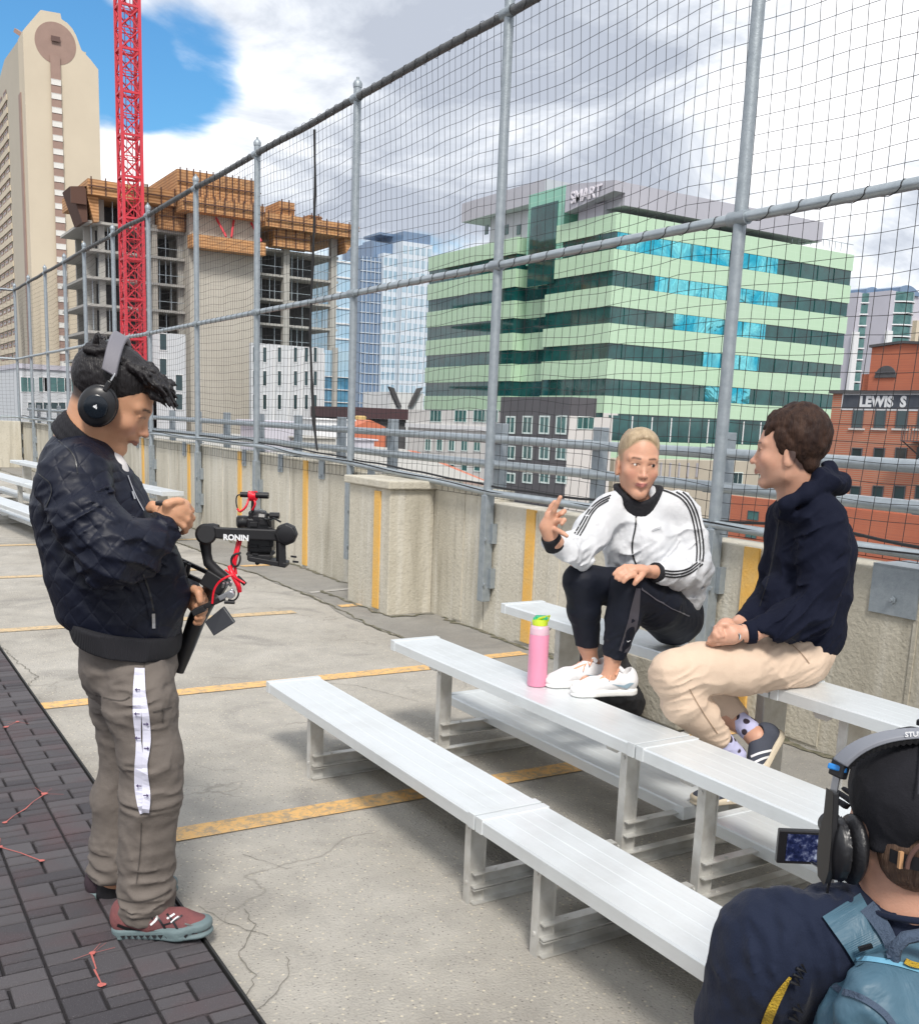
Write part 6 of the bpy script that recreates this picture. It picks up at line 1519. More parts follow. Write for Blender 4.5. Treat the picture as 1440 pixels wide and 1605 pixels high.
for nm, a, b, r in (('knit_cuff', P(868, 854, 3.75), P(862, 840, 3.725), .036), ('knit_cuff', P(1040, 898, 3.875), P(1024, 897, 3.84), .038)):
    c = Field(np.minimum(a, b) - .09, np.maximum(a, b) + .09, .004); d = (b - a) / np.linalg.norm(b - a)
    c.rc(a - d * .01, b, r * 1.04, r, .005); c.plane(b, d, .003); c.plane(a - d * .012, -d, .003); c.mesh(nm, M_RIB, jw_)
cn = P(998, 786, 4.10); c = Field(cn - .17, cn + .17, .004); n_ = 30
for i in range(n_):
    a0 = 2 * math.pi * i / n_; a1 = 2 * math.pi * (i + 1) / n_
    def rp(a, z):
        fr = max(0, -math.sin(a)); rad = 1 + .12 * z / .03
        return cn + RT * .080 * rad * math.cos(a) + AW * .072 * rad * math.sin(a) + UP * (z + .030 - .060 * fr ** 2)
    if abs((a0 + a1) / 2 - 1.5 * math.pi) < .20: continue
    for z in (-.022, -.006, .010, .026): c.chain([rp(a0, z), rp(a1, z)], [.0105, .0105], .006)
c.mesh('stand_collar', M_RIB, jw_)
tw_ = bvh(jw_)
ribbon('zip', tw_, [(996.5, 797), (996.5, 824), (990, 850), (991, 872), (998, 888)], 2.6, M_BLK, jw_, 26, .003, .002)
M_STR = mat('black_stripe_cloth', (.014, .014, .016), rough=.7)
for k in range(3):
    o_ = k * 4.6
    ribbon('stripe', tw_, [(1034 - o_ * .1, 757 + o_), (1056 - o_ * .4, 763 + o_ * 1.0), (1078 - o_ * .8, 776 + o_ * .7), (1092 - o_ * 1.05, 800 + o_ * .2), (1099 - o_ * 1.1, 830), (1103 - o_ * 1.15, 860), (1101 - o_ * 1.1, 880)], 2.5, M_STR, jw_, 50, .002)
    ribbon('stripe', tw_, [(1101 - o_ * .9, 884 - o_ * .3), (1078, 902 - o_), (1056, 905.5 - o_), (1040, 903 - o_)], 2.5, M_STR, jw_, 26, .002)
    ribbon('stripe', tw_, [(957 - o_ * .4, 776 + o_ * .9), (938 - o_ * .1, 784 + o_ * 1.0), (921 + o_ * .6, 800 + o_ * .6), (910 + o_ * .9, 820 + o_ * .3), (900 + o_ * .9, 836 + o_ * .4)], 2.3, M_STR, jw_, 30, .002)
M_FAINT = mat('grey_embroidery', (.45, .46, .48), rough=.6)
ribbon('chest_mark', tw_, [(1022, 832), (1028, 829), (1036, 826)], 3, M_FAINT, jw_, 6)
# leggings
T = Field(lo, hi, .0046)
T.chain([P(1052, 955, 4.21), P(980, 925, 4.07), P(910, 910, 3.95)], [.115, .085, .066], .03); T.chain([P(910, 910, 3.95), P(915, 955, 3.98), P(921, 1008, 4.02)], [.066, .063, .048], .02)
T.chain([P(1056, 966, 4.2), P(1028, 947, 4.0), P(984, 920, 3.85)], [.122, .098, .068], .025); T.chain([P(984, 920, 3.85), P(976, 968, 3.87), P(963, 1024, 3.88)], [.070, .066, .046], .02)
T.cap(P(921, 1012, 4.02), -UP + RT * .04, .075, .003); T.cap(P(963, 1030, 3.88), -UP + RT * -.22, .075, .003)
T.wrinkle(.004, 14, None, (1, 1, 1.3), seed=51.)
for c_, r in ((P(1010, 950, 3.95), .1), (P(960, 1010, 3.86), .07)): T.wrinkle(.008, 22, np.array([AW, RT * .8 + UP * .6, RT * -.6 + UP * .8]), (.6, .5, 2.), seed=c_[0] * 5, region=(c_, r))
lg = T.mesh('leggings', M_LEG, wo); tl = bvh(lg)
ribbon('side_panel', tl, [(1008, 915), (1035, 925), (1062, 940), (1086, 958)], [20, 34, 34, 22], M_LEGG, lg, 60, .005, .001)
ribbon('side_panel', tl, [(1000, 922), (996, 950), (990, 985), (976, 1022)], [7, 14, 17, 14], M_LEGG, lg, 60, .005, .001)
mk_ = hit(tl, 985, 1005, .004)
if mk_ is not None: MB().add([mk_ + RT * a * .0026 + UP * b * .0026 for a, b in ((-3, 1), (-1, -1.6), (3.2, 1.8), (-1, -.4))], [(0, 1, 2, 3)]).build('tick_mark', M_LOGOW, lg)
# shoes
M_WSH = mat('white_leather', (.80, .80, .81), rough=.5, var=.2, vscale=20, col2=(.55, .54, .56)); M_WSO = mat('white_rubber', (.80, .80, .78), rough=.6); M_PEACH = mat('peach_lace', (.75, .38, .25), rough=.8); M_ICE = mat('pale_blue_leather', (.30, .42, .50), rough=.5)
e1 = shoe('shoe', wo, (2.66, 2.955, .472), (2.395, 3.035, .472), 0, M_WSH, M_WSO, lace=M_PEACH, h=1.05, sole_h=.026)
e2 = shoe('shoe', wo, (2.66, 3.12, .472), (2.385, 3.19, .472), 0, M_WSH, M_WSO, lace=M_PEACH, h=1.05, sole_h=.026)
for up_, P_, A_ in (e1, e2):
    ts_ = bvh(up_); f_ = []
    MB().obox(P_(0, .145, .078), (A_[0], (A_[1] * .93 - A_[2] * .36), (A_[2] * .93 + A_[1] * .36)), (.020, .045, .004)).build('lace_panel', M_PEACH, up_, bevel=.003)
    MB().tube([P_(-.024, .075, .098), P_(-.018, .098, .118), P_(.018, .098, .118), P_(.024, .075, .098)], .009, 8).build('tongue', M_WSH, up_, smooth=True)
    h_ = P_(-.040, .055, .045); 
    MB().add([P_(-.0435, .03, .055), P_(-.0425, .06, .032), P_(-.0415, .13, .052), P_(-.0432, .075, .046), P_(-.0435, .05, .056)], [(0, 1, 2, 3, 4)]).build('side_mark', M_ICE, up_)

# ------------------------------------------------------------------ pink bottle
bt = thing('bottle', 'tall pink insulated bottle with green and yellow lid on the bleacher beside the shoes', 'bottle', (2.355, 3.22, .47))
c0 = W(841, 1071, 3.985); c0[2] = .472
M_PNK = mat('pink_enamel', (.80, .30, .44), rough=.38, spec=.5); M_PNKT = mat('pale_pink_collar', (.70, .48, .56), rough=.35); M_LIME = mat('lime_plastic', (.62, .78, .05), rough=.4); M_GRNL = mat('green_plastic', (.03, .55, .25), rough=.4)
bt.location = tuple(c0)
MB().lathe(c0, [(.036, 0), (.0395, .004), (.0395, .205), (.0385, .21)], 32).build('flask', M_PNK, bt, smooth=True)
MB().lathe(c0 + [0, 0, .2105], [(.0385, 0), (.0385, .022), (.034, .034), (.030, .036)], 32).build('collar', M_PNKT, bt, smooth=True)
mb = MB(); mb.lathe(c0 + [0, 0, .247], [(.030, 0), (.031, .012), (.028, .022), (.018, .024)], 28); mb.build('lid', M_LIME, bt, smooth=True)
mb = MB(); mb.obox(c0 + [0, 0, .277] + RT * .004, (RT, AW, UP), (.024, .014, .008)); mb.obox(c0 + [0, 0, .268] + RT * -.018, (RT, AW, UP), (.010, .012, .010)); mb.build('flip_cap', M_GRNL, bt, bevel=.005)
mb = MB(); mb.tube([c0 + [0, 0, .262] + RT * .030, c0 + [0, 0, .285] + RT * .036, c0 + [0, 0, .279] + RT * .002 - AW * .018, c0 + [0, 0, .262] - RT * .030], .0045, 8); mb.build('carry_loop', M_LIME, bt, smooth=True)
# black backpack on the ground behind her feet
bk = thing('backpack', 'black backpack slumped on the ground behind the legs of the woman', 'backpack', tuple(W(932, 1050, 5.15)[:2]) + (0,))
M_BKP = mat('black_pack_cloth', (.012, .012, .014), rough=.75, build=wovenf)
bc = W(932, 1050, 5.15); B_ = Field((bc[0] - .4, bc[1] - .4, -.03), (bc[0] + .4, bc[1] + .4, .66), .007)
bx0, by0 = bc[0], bc[1]
B_.chain([(bx0 + .03, by0 - .02, .14), (bx0, by0, .28), (bx0 + .04, by0 + .02, .40)], [.175, .165, .10], .05, (FH.tolist() + [0], .75)); B_.rc((bx0 - .1, by0 + .06, .08), (bx0 + .15, by0 - .08, .09), .09, .09, .06)
B_.plane((0, 0, .012), (0, 0, -1), .004); B_.wrinkle(.02, 9, seed=61.); B_.wrinkle(.007, 26, seed=65.)
bp_ = B_.mesh('pack_body', M_BKP, bk); tb_ = bvh(bp_)
ribbon('strap', tb_, [(912, 1012), (905, 1035), (893, 1060)], 9, M_LEGG, bp_, 14, .006, .003)
ribbon('strap', tb_, [(968, 1040), (972, 1070), (968, 1090)], 8, M_LEGG, bp_, 14, .006, .003)
MB().lathe(W(897, 1019, 4.92), [(.010, -.02), (.012, .0), (.006, .016)], 10).build('key_charm', mat('tan_leather', (.5, .28, .14), rough=.6), bk, smooth=True)
# ------------------------------------------------------------------ man in the dark hoodie
m2_ = thing('person', 'brown haired man in navy hoodie and beige trousers sitting beside the woman', 'person', (2.95, 2.42, .61))
M_HOOD = mat('navy_jersey', (.0042, .0060, .017), rough=.85, spec=.18, build=wovenf)
M_CHINO = mat('beige_chino', (.60, .46, .35), rough=.8, var=.2, vscale=8, col2=(.52, .39, .29), build=wovenf)
M_HBR = mat('brown_hair', (.020, .010, .008), rough=.6, spec=.2, var=.9, vscale=45, col2=(.055, .028, .018), stretch=(1, 1, .2), build=hairf)
th = math.radians(24); A2 = frame3(-RT * math.cos(th) + AW * math.sin(th) - UP * .02, UP); s2 = (1.10, 1.13, 1.15); O2 = P(1237, 706, 3.62)
lo = np.minimum.reduce([P(1010, 1200, 3.3), P(1350, 1200, 3.3), P(1010, 1200, 4.0), P(1350, 1200, 4.0)]); hi = np.maximum.reduce([P(1010, 700, 3.3), P(1350, 700, 3.3), P(1010, 700, 4.0), P(1350, 700, 4.0)])
lo[2] = .17; hi[2] = 1.66
F = Field(lo, hi, .0045)
PL2 = head_sdf(F, O2, A2, s2, nose=.8)
F.rc(O2 - A2[1] * .02 - A2[2] * .07, P(1248, 785, 3.64), .060, .068, .03); F.rc(P(1258, 735, 3.62), P(1262, 785, 3.66), .045, .06, .03)
F.chain([P(1258, 790, 3.66), P(1266, 860, 3.67), P(1262, 940, 3.67), P(1256, 1020, 3.67)], [.065, .09, .09, .08], .03)
F.chain([P(1270, 812, 3.6), P(1288, 820, 3.55), P(1272, 960, 3.50), P(1176, 992, 3.45), P(1162, 992, 3.45)], [.05, .05, .038, .028, .025], .03)
F.chain([P(1250, 812, 3.75), P(1236, 822, 3.78), P(1212, 930, 3.80), P(1160, 978, 3.60), P(1148, 984, 3.55)], [.045, .045, .034, .027, .025], .03)
# clasped hands
F.chain([P(1162, 992, 3.45), P(1146, 994, 3.44), P(1132, 998, 3.44)], [.026, .034, .030], .012)
F.chain([P(1148, 984, 3.55), P(1138, 984, 3.50), P(1130, 988, 3.48)], [.026, .033, .028], .012)
for q in ([(1132, 990, 3.43), (1122, 988, 3.43), (1117, 995, 3.46), (1120, 1002, 3.48)], [(1131, 996, 3.42), (1120, 995, 3.42), (1113, 1001, 3.45), (1117, 1006, 3.47)], [(1132, 1002, 3.42), (1121, 1002, 3.42), (1112, 1006, 3.44), (1110, 1008, 3.46)], [(1134, 1006, 3.43), (1124, 1008, 3.43), (1115, 1010, 3.45), (1109, 1008, 3.46)],
          [(1136, 980, 3.50), (1128, 982, 3.45), (1128, 990, 3.415), (1132, 997, 3.41)], [(1132, 981, 3.51), (1122, 984, 3.47), (1120, 992, 3.42), (1125, 999, 3.41)]):
    finger(F, [P(*a) for a in q], .0110, .0085)
finger(F, [P(1146, 986, 3.43), P(1138, 979, 3.43), P(1131, 979, 3.43), P(1126, 983, 3.43)], .013, .0095)
F.chain([P(1250, 1030, 3.62), P(1058, 1056, 3.46), P(1120, 1150, 3.52), P(1150, 1188, 3.55), P(1140, 1215, 3.52)], [.09, .055, .040, .034, .034], .03)
F.chain([P(1250, 1030, 3.76), P(1090, 1040, 3.86), P(1150, 1125, 3.68), P(1186, 1156, 3.60), P(1200, 1172, 3.60)], [.09, .055, .040, .034, .034], .03)
def hl2(q):
    x, y, z = q.T; return np.clip((.045 - y) / .01, 0, 1) * np.clip((z - np.interp(y, [-.12, -.04, -.012, .0, .04], [-.07, -.065, -.03, .01, .03])) / .012, 0, 1)
hl2.col = (.06, .035, .03)
F.mesh('body', M_SKIN, m2_, head_paint(O2, A2, s2, (.56, .31, .215), (.46, .22, .17), (.09, .055, .045), beard=(.36, .22, .16), hairline=hl2), 1)
eyes(m2_, PL2, A2, s2, (0, 1, 0))
H = Field(O2 - .28, O2 + .30, .0037)
q2 = lambda x, y, z: O2 + (np.array([x, y, z]) * s2) @ A2
H.el(q2(0, -.016, .046), np.array((.080, .098, .088)) * 1.06, A2, .01)
H.plane(q2(0, .052, .03), A2[1] * .80 - A2[2] * .60, .012); 
H.el(q2(0, .02, -.07), (.10, .075, .105), A2, .012, 'sub')
H.el(q2(0, -.060, -.032), (.058, .036, .048), A2, .03)
r4 = random.Random(23)
for i in range(210):
    a0 = r4.uniform(-2.5, 2.5); el_ = r4.uniform(-.55, 1.4)
    n0 = np.array([math.sin(a0) * math.cos(el_), -math.cos(a0) * math.cos(el_), math.sin(el_)])
    if n0[1] > .55 and n0[2] < .5: continue
    c_ = np.array([0, -.016, .046]) + n0 * np.array([.078, .095, .087])
    if c_[2] < -.02 and c_[1] > -.045: continue
    if c_[2] < .005 and c_[1] > -.008: continue
    dn = np.array([0, -.35, -1.]) if c_[1] < .03 else np.array([0, .9, -.15]); dn = dn - n0 * (dn @ n0) + n0 * .15; dn /= np.linalg.norm(dn); sd = np.cross(n0, dn)
    ln = r4.uniform(.055, .095); w1 = r4.uniform(-.35, .35)
    pts = []
    for t in np.linspace(-.3, 1., 6):
        v_ = c_ + dn * ln * t + sd * (.012 * math.sin(t * 4.0 + w1 * 6 + 5 * c_[2] / .1) + w1 * ln * t * .35) - [0, -.016, .046]; ra = np.array([.078, .095, .087]); v_ = v_ / ra; v_ /= np.linalg.norm(v_)
        pts.append(np.array([0, -.016, .046]) + v_ * (ra + .0035 * math.sin(t * 4 + i) + (.004 if t > .9 else 0)))
    H.chain([q2(*p) for p in pts], [.006, .010, .011, .010, .008, .004], .009)
H.wrinkle(.0016, 110, A2, (1., 1., .15))
H.mesh('hair', M_HBR, m2_)
# hoodie
J = Field(lo, hi, .005)
J.chain([P(1262, 800, 3.66), P(1275, 865, 3.67), P(1266, 930, 3.67), P(1262, 990, 3.68)], [.102, .136, .136, .130], .035)
J.chain([P(1282, 806, 3.56), P(1258, 790, 3.65), P(1240, 806, 3.77)], [.078, .075, .075], .03)
J.chain([P(1289, 818, 3.545), P(1290, 890, 3.51), P(1272, 955, 3.50)], [.082, .072, .068], .03); J.chain([P(1272, 955, 3.50), P(1225, 978, 3.47), P(1176, 991, 3.45)], [.068, .058, .038], .025)
J.chain([P(1236, 818, 3.78), P(1212, 925, 3.80)], [.075, .062], .03); J.chain([P(1212, 925, 3.80), P(1164, 976, 3.61)], [.06, .038], .02)
J.rc(P(1300, 985, 3.68), P(1285, 1010, 3.66), .05, .04, .04)
J.rc(P(1225, 930, 3.64), P(1212, 975, 3.62), .07, .06, .04)
J.chain([P(1228, 790, 3.52), P(1262, 775, 3.52), P(1296, 757, 3.58), P(1314, 760, 3.67), P(1300, 760, 3.76), P(1262, 772, 3.80), P(1228, 790, 3.74)], [.018, .028, .036, .038, .035, .028, .018], .012)
J.chain([P(1283, 745, 3.56), P(1298, 738, 3.65), P(1285, 745, 3.74)], [.022, .026, .022], .02)
J.rc(P(1230, 800, 3.56), P(1226, 805, 3.68), .030, .03, .02)
J.el(P(1262, 752, 3.66), (.075, .085, .075), None, .01, 'sub')
J.plane(P(1262, 1030, 3.66), -UP * .90 + RT * .20 - AW * .0, .02) if False else None
J.plane(P(1255, 1012, 3.6), -UP * .94 - RT * .34, .02)
J.wrinkle(.013, 7, None, (1, 1, 1.1), seed=71.); J.wrinkle(.003, 24, seed=77.)
for c_, r in ((P(1262, 965, 3.45), .14), (P(1280, 850, 3.5), .12), (P(1240, 985, 3.6), .13)): J.wrinkle(.024, 13, np.array([AW, RT * .7 + UP * .7, RT * -.7 + UP * .7]), (.6, .6, 2.), seed=c_[0] * 5, region=(c_, r))
hd = J.mesh('hoodie', M_HOOD, m2_); th_ = bvh(hd)
M_NAVS = mat('navy_seam', (.004, .005, .010), rough=.8)
for pts in ([(1222, 800), (1213, 860), (1204, 905), (1190, 950)], [(1240, 1002), (1275, 1014), (1296, 1030)]): ribbon('seam', th_, pts, 1.6, M_NAVS, hd, 18, .001)
c = Field(P(1172, 991, 3.45) - .09, P(1172, 991, 3.45) + .09, .004); a, b = P(1182, 990, 3.452), P(1168, 992, 3.45); c.rc(a, b, .042, .040, .005); d = (b - a) / np.linalg.norm(b - a); c.plane(b, d, .003); c.plane(a, -d, .003); c.mesh('cuff', M_HOOD, hd)
# trousers
T = Field(lo, hi, .005)
T.rc(P(1258, 1015, 3.68), P(1250, 1032, 3.68), .115, .112, .03)
T.chain([P(1250, 1034, 3.61), P(1160, 1045, 3.53), P(1100, 1047, 3.49), P(1055, 1055, 3.455)], [.100, .093, .088, .076], .03)
T.chain([P(1055, 1055, 3.455), P(1072, 1100, 3.48), P(1095, 1122, 3.50), P(1127, 1154, 3.52)], [.076, .072, .062, .042], .03)
T.chain([P(1250, 1034, 3.75), P(1160, 1040, 3.80), P(1088, 1045, 3.86)], [.100, .088, .072], .03)
T.chain([P(1088, 1045, 3.86), P(1122, 1090, 3.76), P(1155, 1124, 3.67)], [.068, .058, .040], .03)
dS = P(1127, 1154, 3.52) - P(1095, 1122, 3.5); T.cap(P(1134, 1161, 3.525), dS, .10, .003); dS2 = P(1155, 1124, 3.67) - P(1122, 1090, 3.76); T.cap(P(1156, 1127, 3.665), dS2, .085, .003)
T.wrinkle(.009, 9, seed=81.)
for c_, r in ((P(1060, 1070, 3.44), .10), (P(1230, 1040, 3.55), .14), (P(1125, 1150, 3.5), .07)): T.wrinkle(.013, 18, np.array([AW, RT * .9 + UP * .4, RT * -.4 + UP * .9]), (.6, .5, 2.) if c_[0] < 3 else (.6, 2., .5), seed=c_[0] * 5, region=(c_, r))
tr2 = T.mesh('chino_trousers', M_CHINO, m2_); tt2 = bvh(tr2)
M_CSEAM = mat('chino_seam', (.33, .23, .16), rough=.9)
for pts in ([(1080, 1080), (1100, 1115), (1124, 1150)], [(1238, 1008), (1256, 1024), (1268, 1040)]): ribbon('seam', tt2, pts, 1.3, M_CSEAM, tr2, 20, .001)
# socks
def sockf(t, c, co, p):
    v = N(t, 'ShaderNodeTexVoronoi', Scale=24., Randomness=.35); L(t, co, v.inputs['Vector'])
    return mixc(t, ramp(t, v.outputs['Distance'], [(.30, 1.), (.36, 0.)]), c, (.03, .02, .03))
M_SOCK = mat('lilac_sock_dark_spots', (.46, .46, .66), rough=.9, build=sockf)
for pts, rs in (([P(1124, 1151, 3.52), P(1150, 1184, 3.545), P(1148, 1200, 3.54)], [.037, .040, .04]), ([P(1150, 1122, 3.675), P(1172, 1142, 3.63), P(1190, 1160, 3.60)], [.036, .038, .04])):
    c = Field(np.minimum.reduce(pts) - .08, np.maximum.reduce(pts) + .08, .004); c.chain(pts, rs, .01); c.wrinkle(.003, 40, seed=9.); c.mesh('sock', M_SOCK, m2_)
M_GSH = mat('grey_suede', (.055, .062, .085), rough=.85, bump=.2, bscale=200); M_CREAM = mat('cream_rubber', (.58, .50, .38), rough=.65)
# near foot flat on the footboard
f1 = shoe('shoe', m2_, (2.80, 2.42, .192), (2.545, 2.50, .192), 0, M_GSH, M_CREAM, lace=M_WSH, h=.9, sole_h=.024)
# far foot tucked back, heel up, sole turned to the right
hl_ = P(1226, 1148, 3.62); tp_ = P(1190, 1216, 3.55)
fd = tp_ - hl_; fd /= np.linalg.norm(fd); upx = -RT * .93 - AW * .30; Af = frame3(fd, upx)
f2 = shoe('shoe', m2_, hl_, hl_ + fd * .275, 0, M_GSH, M_CREAM, lace=None, h=.95, sole_h=.026, ax=Af)
for up_, P_, A_ in (f1,):
    for s_ in (-1, 1):
        for k in range(3):
            y = .105 + k * .022; MB().add([P_(s_ * .0435, y, .020), P_(s_ * .0435, y + .010, .020), P_(s_ * .032, y - .012, .072), P_(s_ * .032, y - .022, .072)], [(0, 1, 2, 3)]).build('side_stripe', M_WSH, up_)
for up_, P_, A_ in (f2,):
    tq = bvh(up_)
    for k in range(3): ribbon('side_stripe', tq, [(1176 + k * 6, 1186 + k * 9), (1190 + k * 5, 1180 + k * 8.5), (1209 + k * 1, 1176 + k * 9)], 3.6, M_WSH, up_, 12, .002)
# wrist watch
wt = thing('wristwatch', 'dark wristwatch on the left wrist of the man in the navy hoodie', 'watch', tuple(P(1154, 995, 3.43)))
MB().lathe(P(1158, 993, 3.45), [(.030, -.009), (.032, -.009), (.032, .009), (.030, .009)], 22, P(1172, 991, 3.45) - P(1146, 995, 3.44)).build('watch_strap', M_BLK, wt, smooth=True)
wc = P(1153, 997, 3.418); MB().lathe(wc, [(.0165, -.004), (.0165, .005), (.013, .006)], 20, -AW * .9 - UP * .2 - RT * .25).build('watch_case', M_STEEL, wt, smooth=True)
MB().lathe(wc - AW * .0015, [(.0125, .004), (.0125, .0072)], 20, -AW * .9 - UP * .2 - RT * .25).build('watch_face', M_BLK, wt, smooth=True)
# ------------------------------------------------------------------ man in the foreground, seen from behind
m3 = thing('person', 'man in navy t-shirt and black cap in the foreground, seen from behind', 'person', tuple(P(1400, 1605, 1.55)[:2]) + (0,))
D3 = 1.55; Q = mk(D3)
M_TSH = mat('navy_tshirt', (.010, .015, .034), rough=.85, sheen=.06, spec=.2, build=wovenf); M_CAP = mat('black_cap_cotton', (.006, .006, .010), rough=.92, build=wovenf)
A3 = frame3(AW * .98 - RT * .10 - UP * .06, UP); s3 = (1.10, 1.10, 1.10); O3 = Q(1424, 1292, 0)
q3 = lambda x, y, z: O3 + (np.array([x, y, z]) * s3) @ A3
lo = np.minimum.reduce([Q(1050, 1700, -.15), Q(1800, 1700, -.15), Q(1050, 1700, .75), Q(1800, 1700, .6)]); hi = np.maximum.reduce([Q(1050, 1100, -.25), Q(1800, 1100, -.25), Q(1050, 1100, .6), Q(1800, 1100, .6)])
lo[2] = 0.; hi[2] = 1.08
F = Field(lo, hi, .0052)
PL3 = head_sdf(F, O3, A3, s3)
F.rc(q3(0, -.02, -.05), Q(1428, 1440, .0), .060, .066, .03); 
F.chain([Q(1428, 1450, 0), Q(1430, 1540, .0), Q(1430, 1700, .0), Q(1430, 1850, .02)], [.09, .13, .13, .12], .05)
F.chain([Q(1300, 1480, .0), Q(1215, 1485, .0), Q(1150, 1680, .10), Q(1215, 1560, .36), Q(1275, 1490, .44)], [.06, .058, .044, .032, .026], .03)
F.chain([Q(1560, 1480, .0), Q(1645, 1485, .0), Q(1700, 1680, .10), Q(1500, 1560, .34), Q(1400, 1490, .42)], [.06, .058, .044, .032, .026], .03)
for sx in (-1, 1):                           # crossed legs in front of the body
    F.chain([Q(1430 + sx * 90, 1850, .02), Q(1430 + sx * 330, 1800, .34), Q(1430 - sx * 60, 1800, .50)], [.10, .068, .045], .04)
def hand3(pts_w, sg):
    w_ = Q(*pts_w); up_ = UP
    F.chain([w_, w_ + UP * .04, w_ + UP * .075], [.026, .032, .030], .012, (RT, .6))
    for k in range(4):
        b_ = w_ + UP * (.035 + .019 * k) + AW * .012; l = (.8, 1, .95, .85)[k]
        finger(F, [b_, b_ + AW * .03 * l + RT * .006 * sg, b_ + AW * .045 * l + RT * .028 * sg, b_ + AW * .035 * l + RT * .048 * sg], .0105, .0085)
    b_ = w_ + UP * .03 - AW * .01; finger(F, [b_, b_ + RT * .025 * sg + UP * .02, b_ + RT * .045 * sg + UP * .035, b_ + RT * .060 * sg + UP * .040], .012, .009)
hand3((1275, 1490, .44), 1); hand3((1400, 1490, .42), -1)
F.plane((0, 0, .004), (0, 0, -1), .003)
def hl3(q):
    x, y, z = q.T; return np.clip((.03 - y) / .01, 0, 1) * np.clip((z - np.interp(y, [-.12, -.06, -.03, -.012, .02], [-.088, -.082, -.055, -.02, .02])) / .03, 0, 1) * .95
hl3.col = (.085, .045, .028)
F.mesh('body', M_SKIN, m3, head_paint(O3, A3, s3, (.58, .32, .225), (.48, .2, .16), (.08, .05, .03), hairline=hl3), 1)
# short hair at the nape and sides
H = Field(O3 - .2, O3 + .2, .0038)
H.el(q3(0, -.014, .030), np.array((.077, .096, .084)) * 1.02, A3, .01); H.el(q3(0, -.047, -.030), (.070, .050, .062), A3, .03)
H.plane(q3(0, .0, .05), A3[2], .005); H.plane(q3(0, -.005, 0), A3[1] + A3[2] * .25, .01); H.plane(q3(0, -.06, -.080), -A3[2] + A3[1] * .3, .02)
H.wrinkle(.0015, 60, A3, (1.5, 1.5, .3), seed=3.)
H.wrinkle(.0022, 150, A3, (1., 1., .25))
H.mesh('hair', mat('short_brown_hair', (.075, .040, .026), rough=.5, var=.7, vscale=70, col2=(.13, .08, .05), build=hairf), m3)
# cap worn forwards: crown, strap with gap at the back, brim in front
Cp = Field(O3 - .24, O3 + .30, .004)
Cp.el(q3(0, -.012, .050), np.array((.087, .106, .094)) * 1.10, A3, .01); Cp.rc(q3(0, -.012, .03), q3(0, -.012, -.03), .088, .090, .01, (A3[0], .93)); Cp.plane(q3(0, -.1, -.020), -A3[2] * 1. - A3[1] * .10, .006)
Cp.rc(q3(.0, -.135, -.030), q3(0, -.09, -.012), .056, .050, .004, None, 'sub')
Cp.wrinkle(.003, 18, seed=91.); Cp.wrinkle(.001, 60, seed=92.)
br_pts = [q3(x, .085 + .065 * math.cos(x * 16), .012 - 2.0 * x * x) for x in np.linspace(-.062, .062, 9)]
for i in range(8): Cp.chain([q3(x := (-.062 + .124 * i / 8), .07, .012 - 2 * x * x), br_pts[i]], [.006, .005], .01)
cp = Cp.mesh('cap', M_CAP, m3); tcp = bvh(cp)
MB().lathe(q3(0, -.012, .154), [(.010, -.004), (.010, .003), (.006, .006)], 14, A3[2]).build('cap_button', M_CAP, cp, smooth=True)
M_STITCH = mat('dark_stitching', (.025, .025, .032), rough=.9)
for sx in (-1, 1):
    pts = [q3(sx * .092 * 1.10 * math.sin(a) * .55, -.012 - .106 * 1.10 * math.cos(a) * .9 * 0 - .106 * 1.1 * math.sin(math.pi / 2 * (1 - 0)) * math.sin(a) * .83, .050 + .094 * 1.10 * math.cos(a)) for a in np.linspace(.05, 1.3, 14)]
    MB().tube([p for p in pts], .0016, 5).build('panel_seam', M_STITCH, cp)
q_arc = [q3(.055 * math.cos(a), -.118 + .020 * abs(math.cos(a)) ** 2 , -.026 + .054 * math.sin(a)) for a in np.linspace(-.05, math.pi + .05, 22)]
MB().tube(q_arc, .0035, 6).build('opening_edge', mat('brown_binding', (.10, .05, .04), rough=.8), cp, smooth=True)
mb = MB(); P0_ = [q3(.064 * math.cos(a), -.050 - .068 * math.sin(a), -.022) for a in np.linspace(.25, math.pi - .25, 13)]
vs = []
for p in P0_:
    vs += [p - A3[2] * .010, p + A3[2] * .010]
mb.add(vs + [v + A3[1] * .004 for v in vs], [(2 * i, 2 * i + 2, 2 * i + 3, 2 * i + 1) for i in range(12)] + [(26 + 2 * i + 1, 26 + 2 * i + 3, 26 + 2 * i + 2, 26 + 2 * i) for i in range(12)]); st_ = mb.build('snap_strap', M_BLK, cp)
for k in range(5): MB().lathe(P0_[3 + k] - A3[1] * .002, [(.003, 0), (.003, .002)], 8, -A3[1]).build('snap', M_BLKM, st_)
MB().bar(P0_[11] - A3[2] * .013 - A3[1] * .003, P0_[11] + A3[2] * .013 - A3[1] * .003, .006).build('strap_tab', mat('tan_leather', (.5, .28, .14), rough=.6), st_)
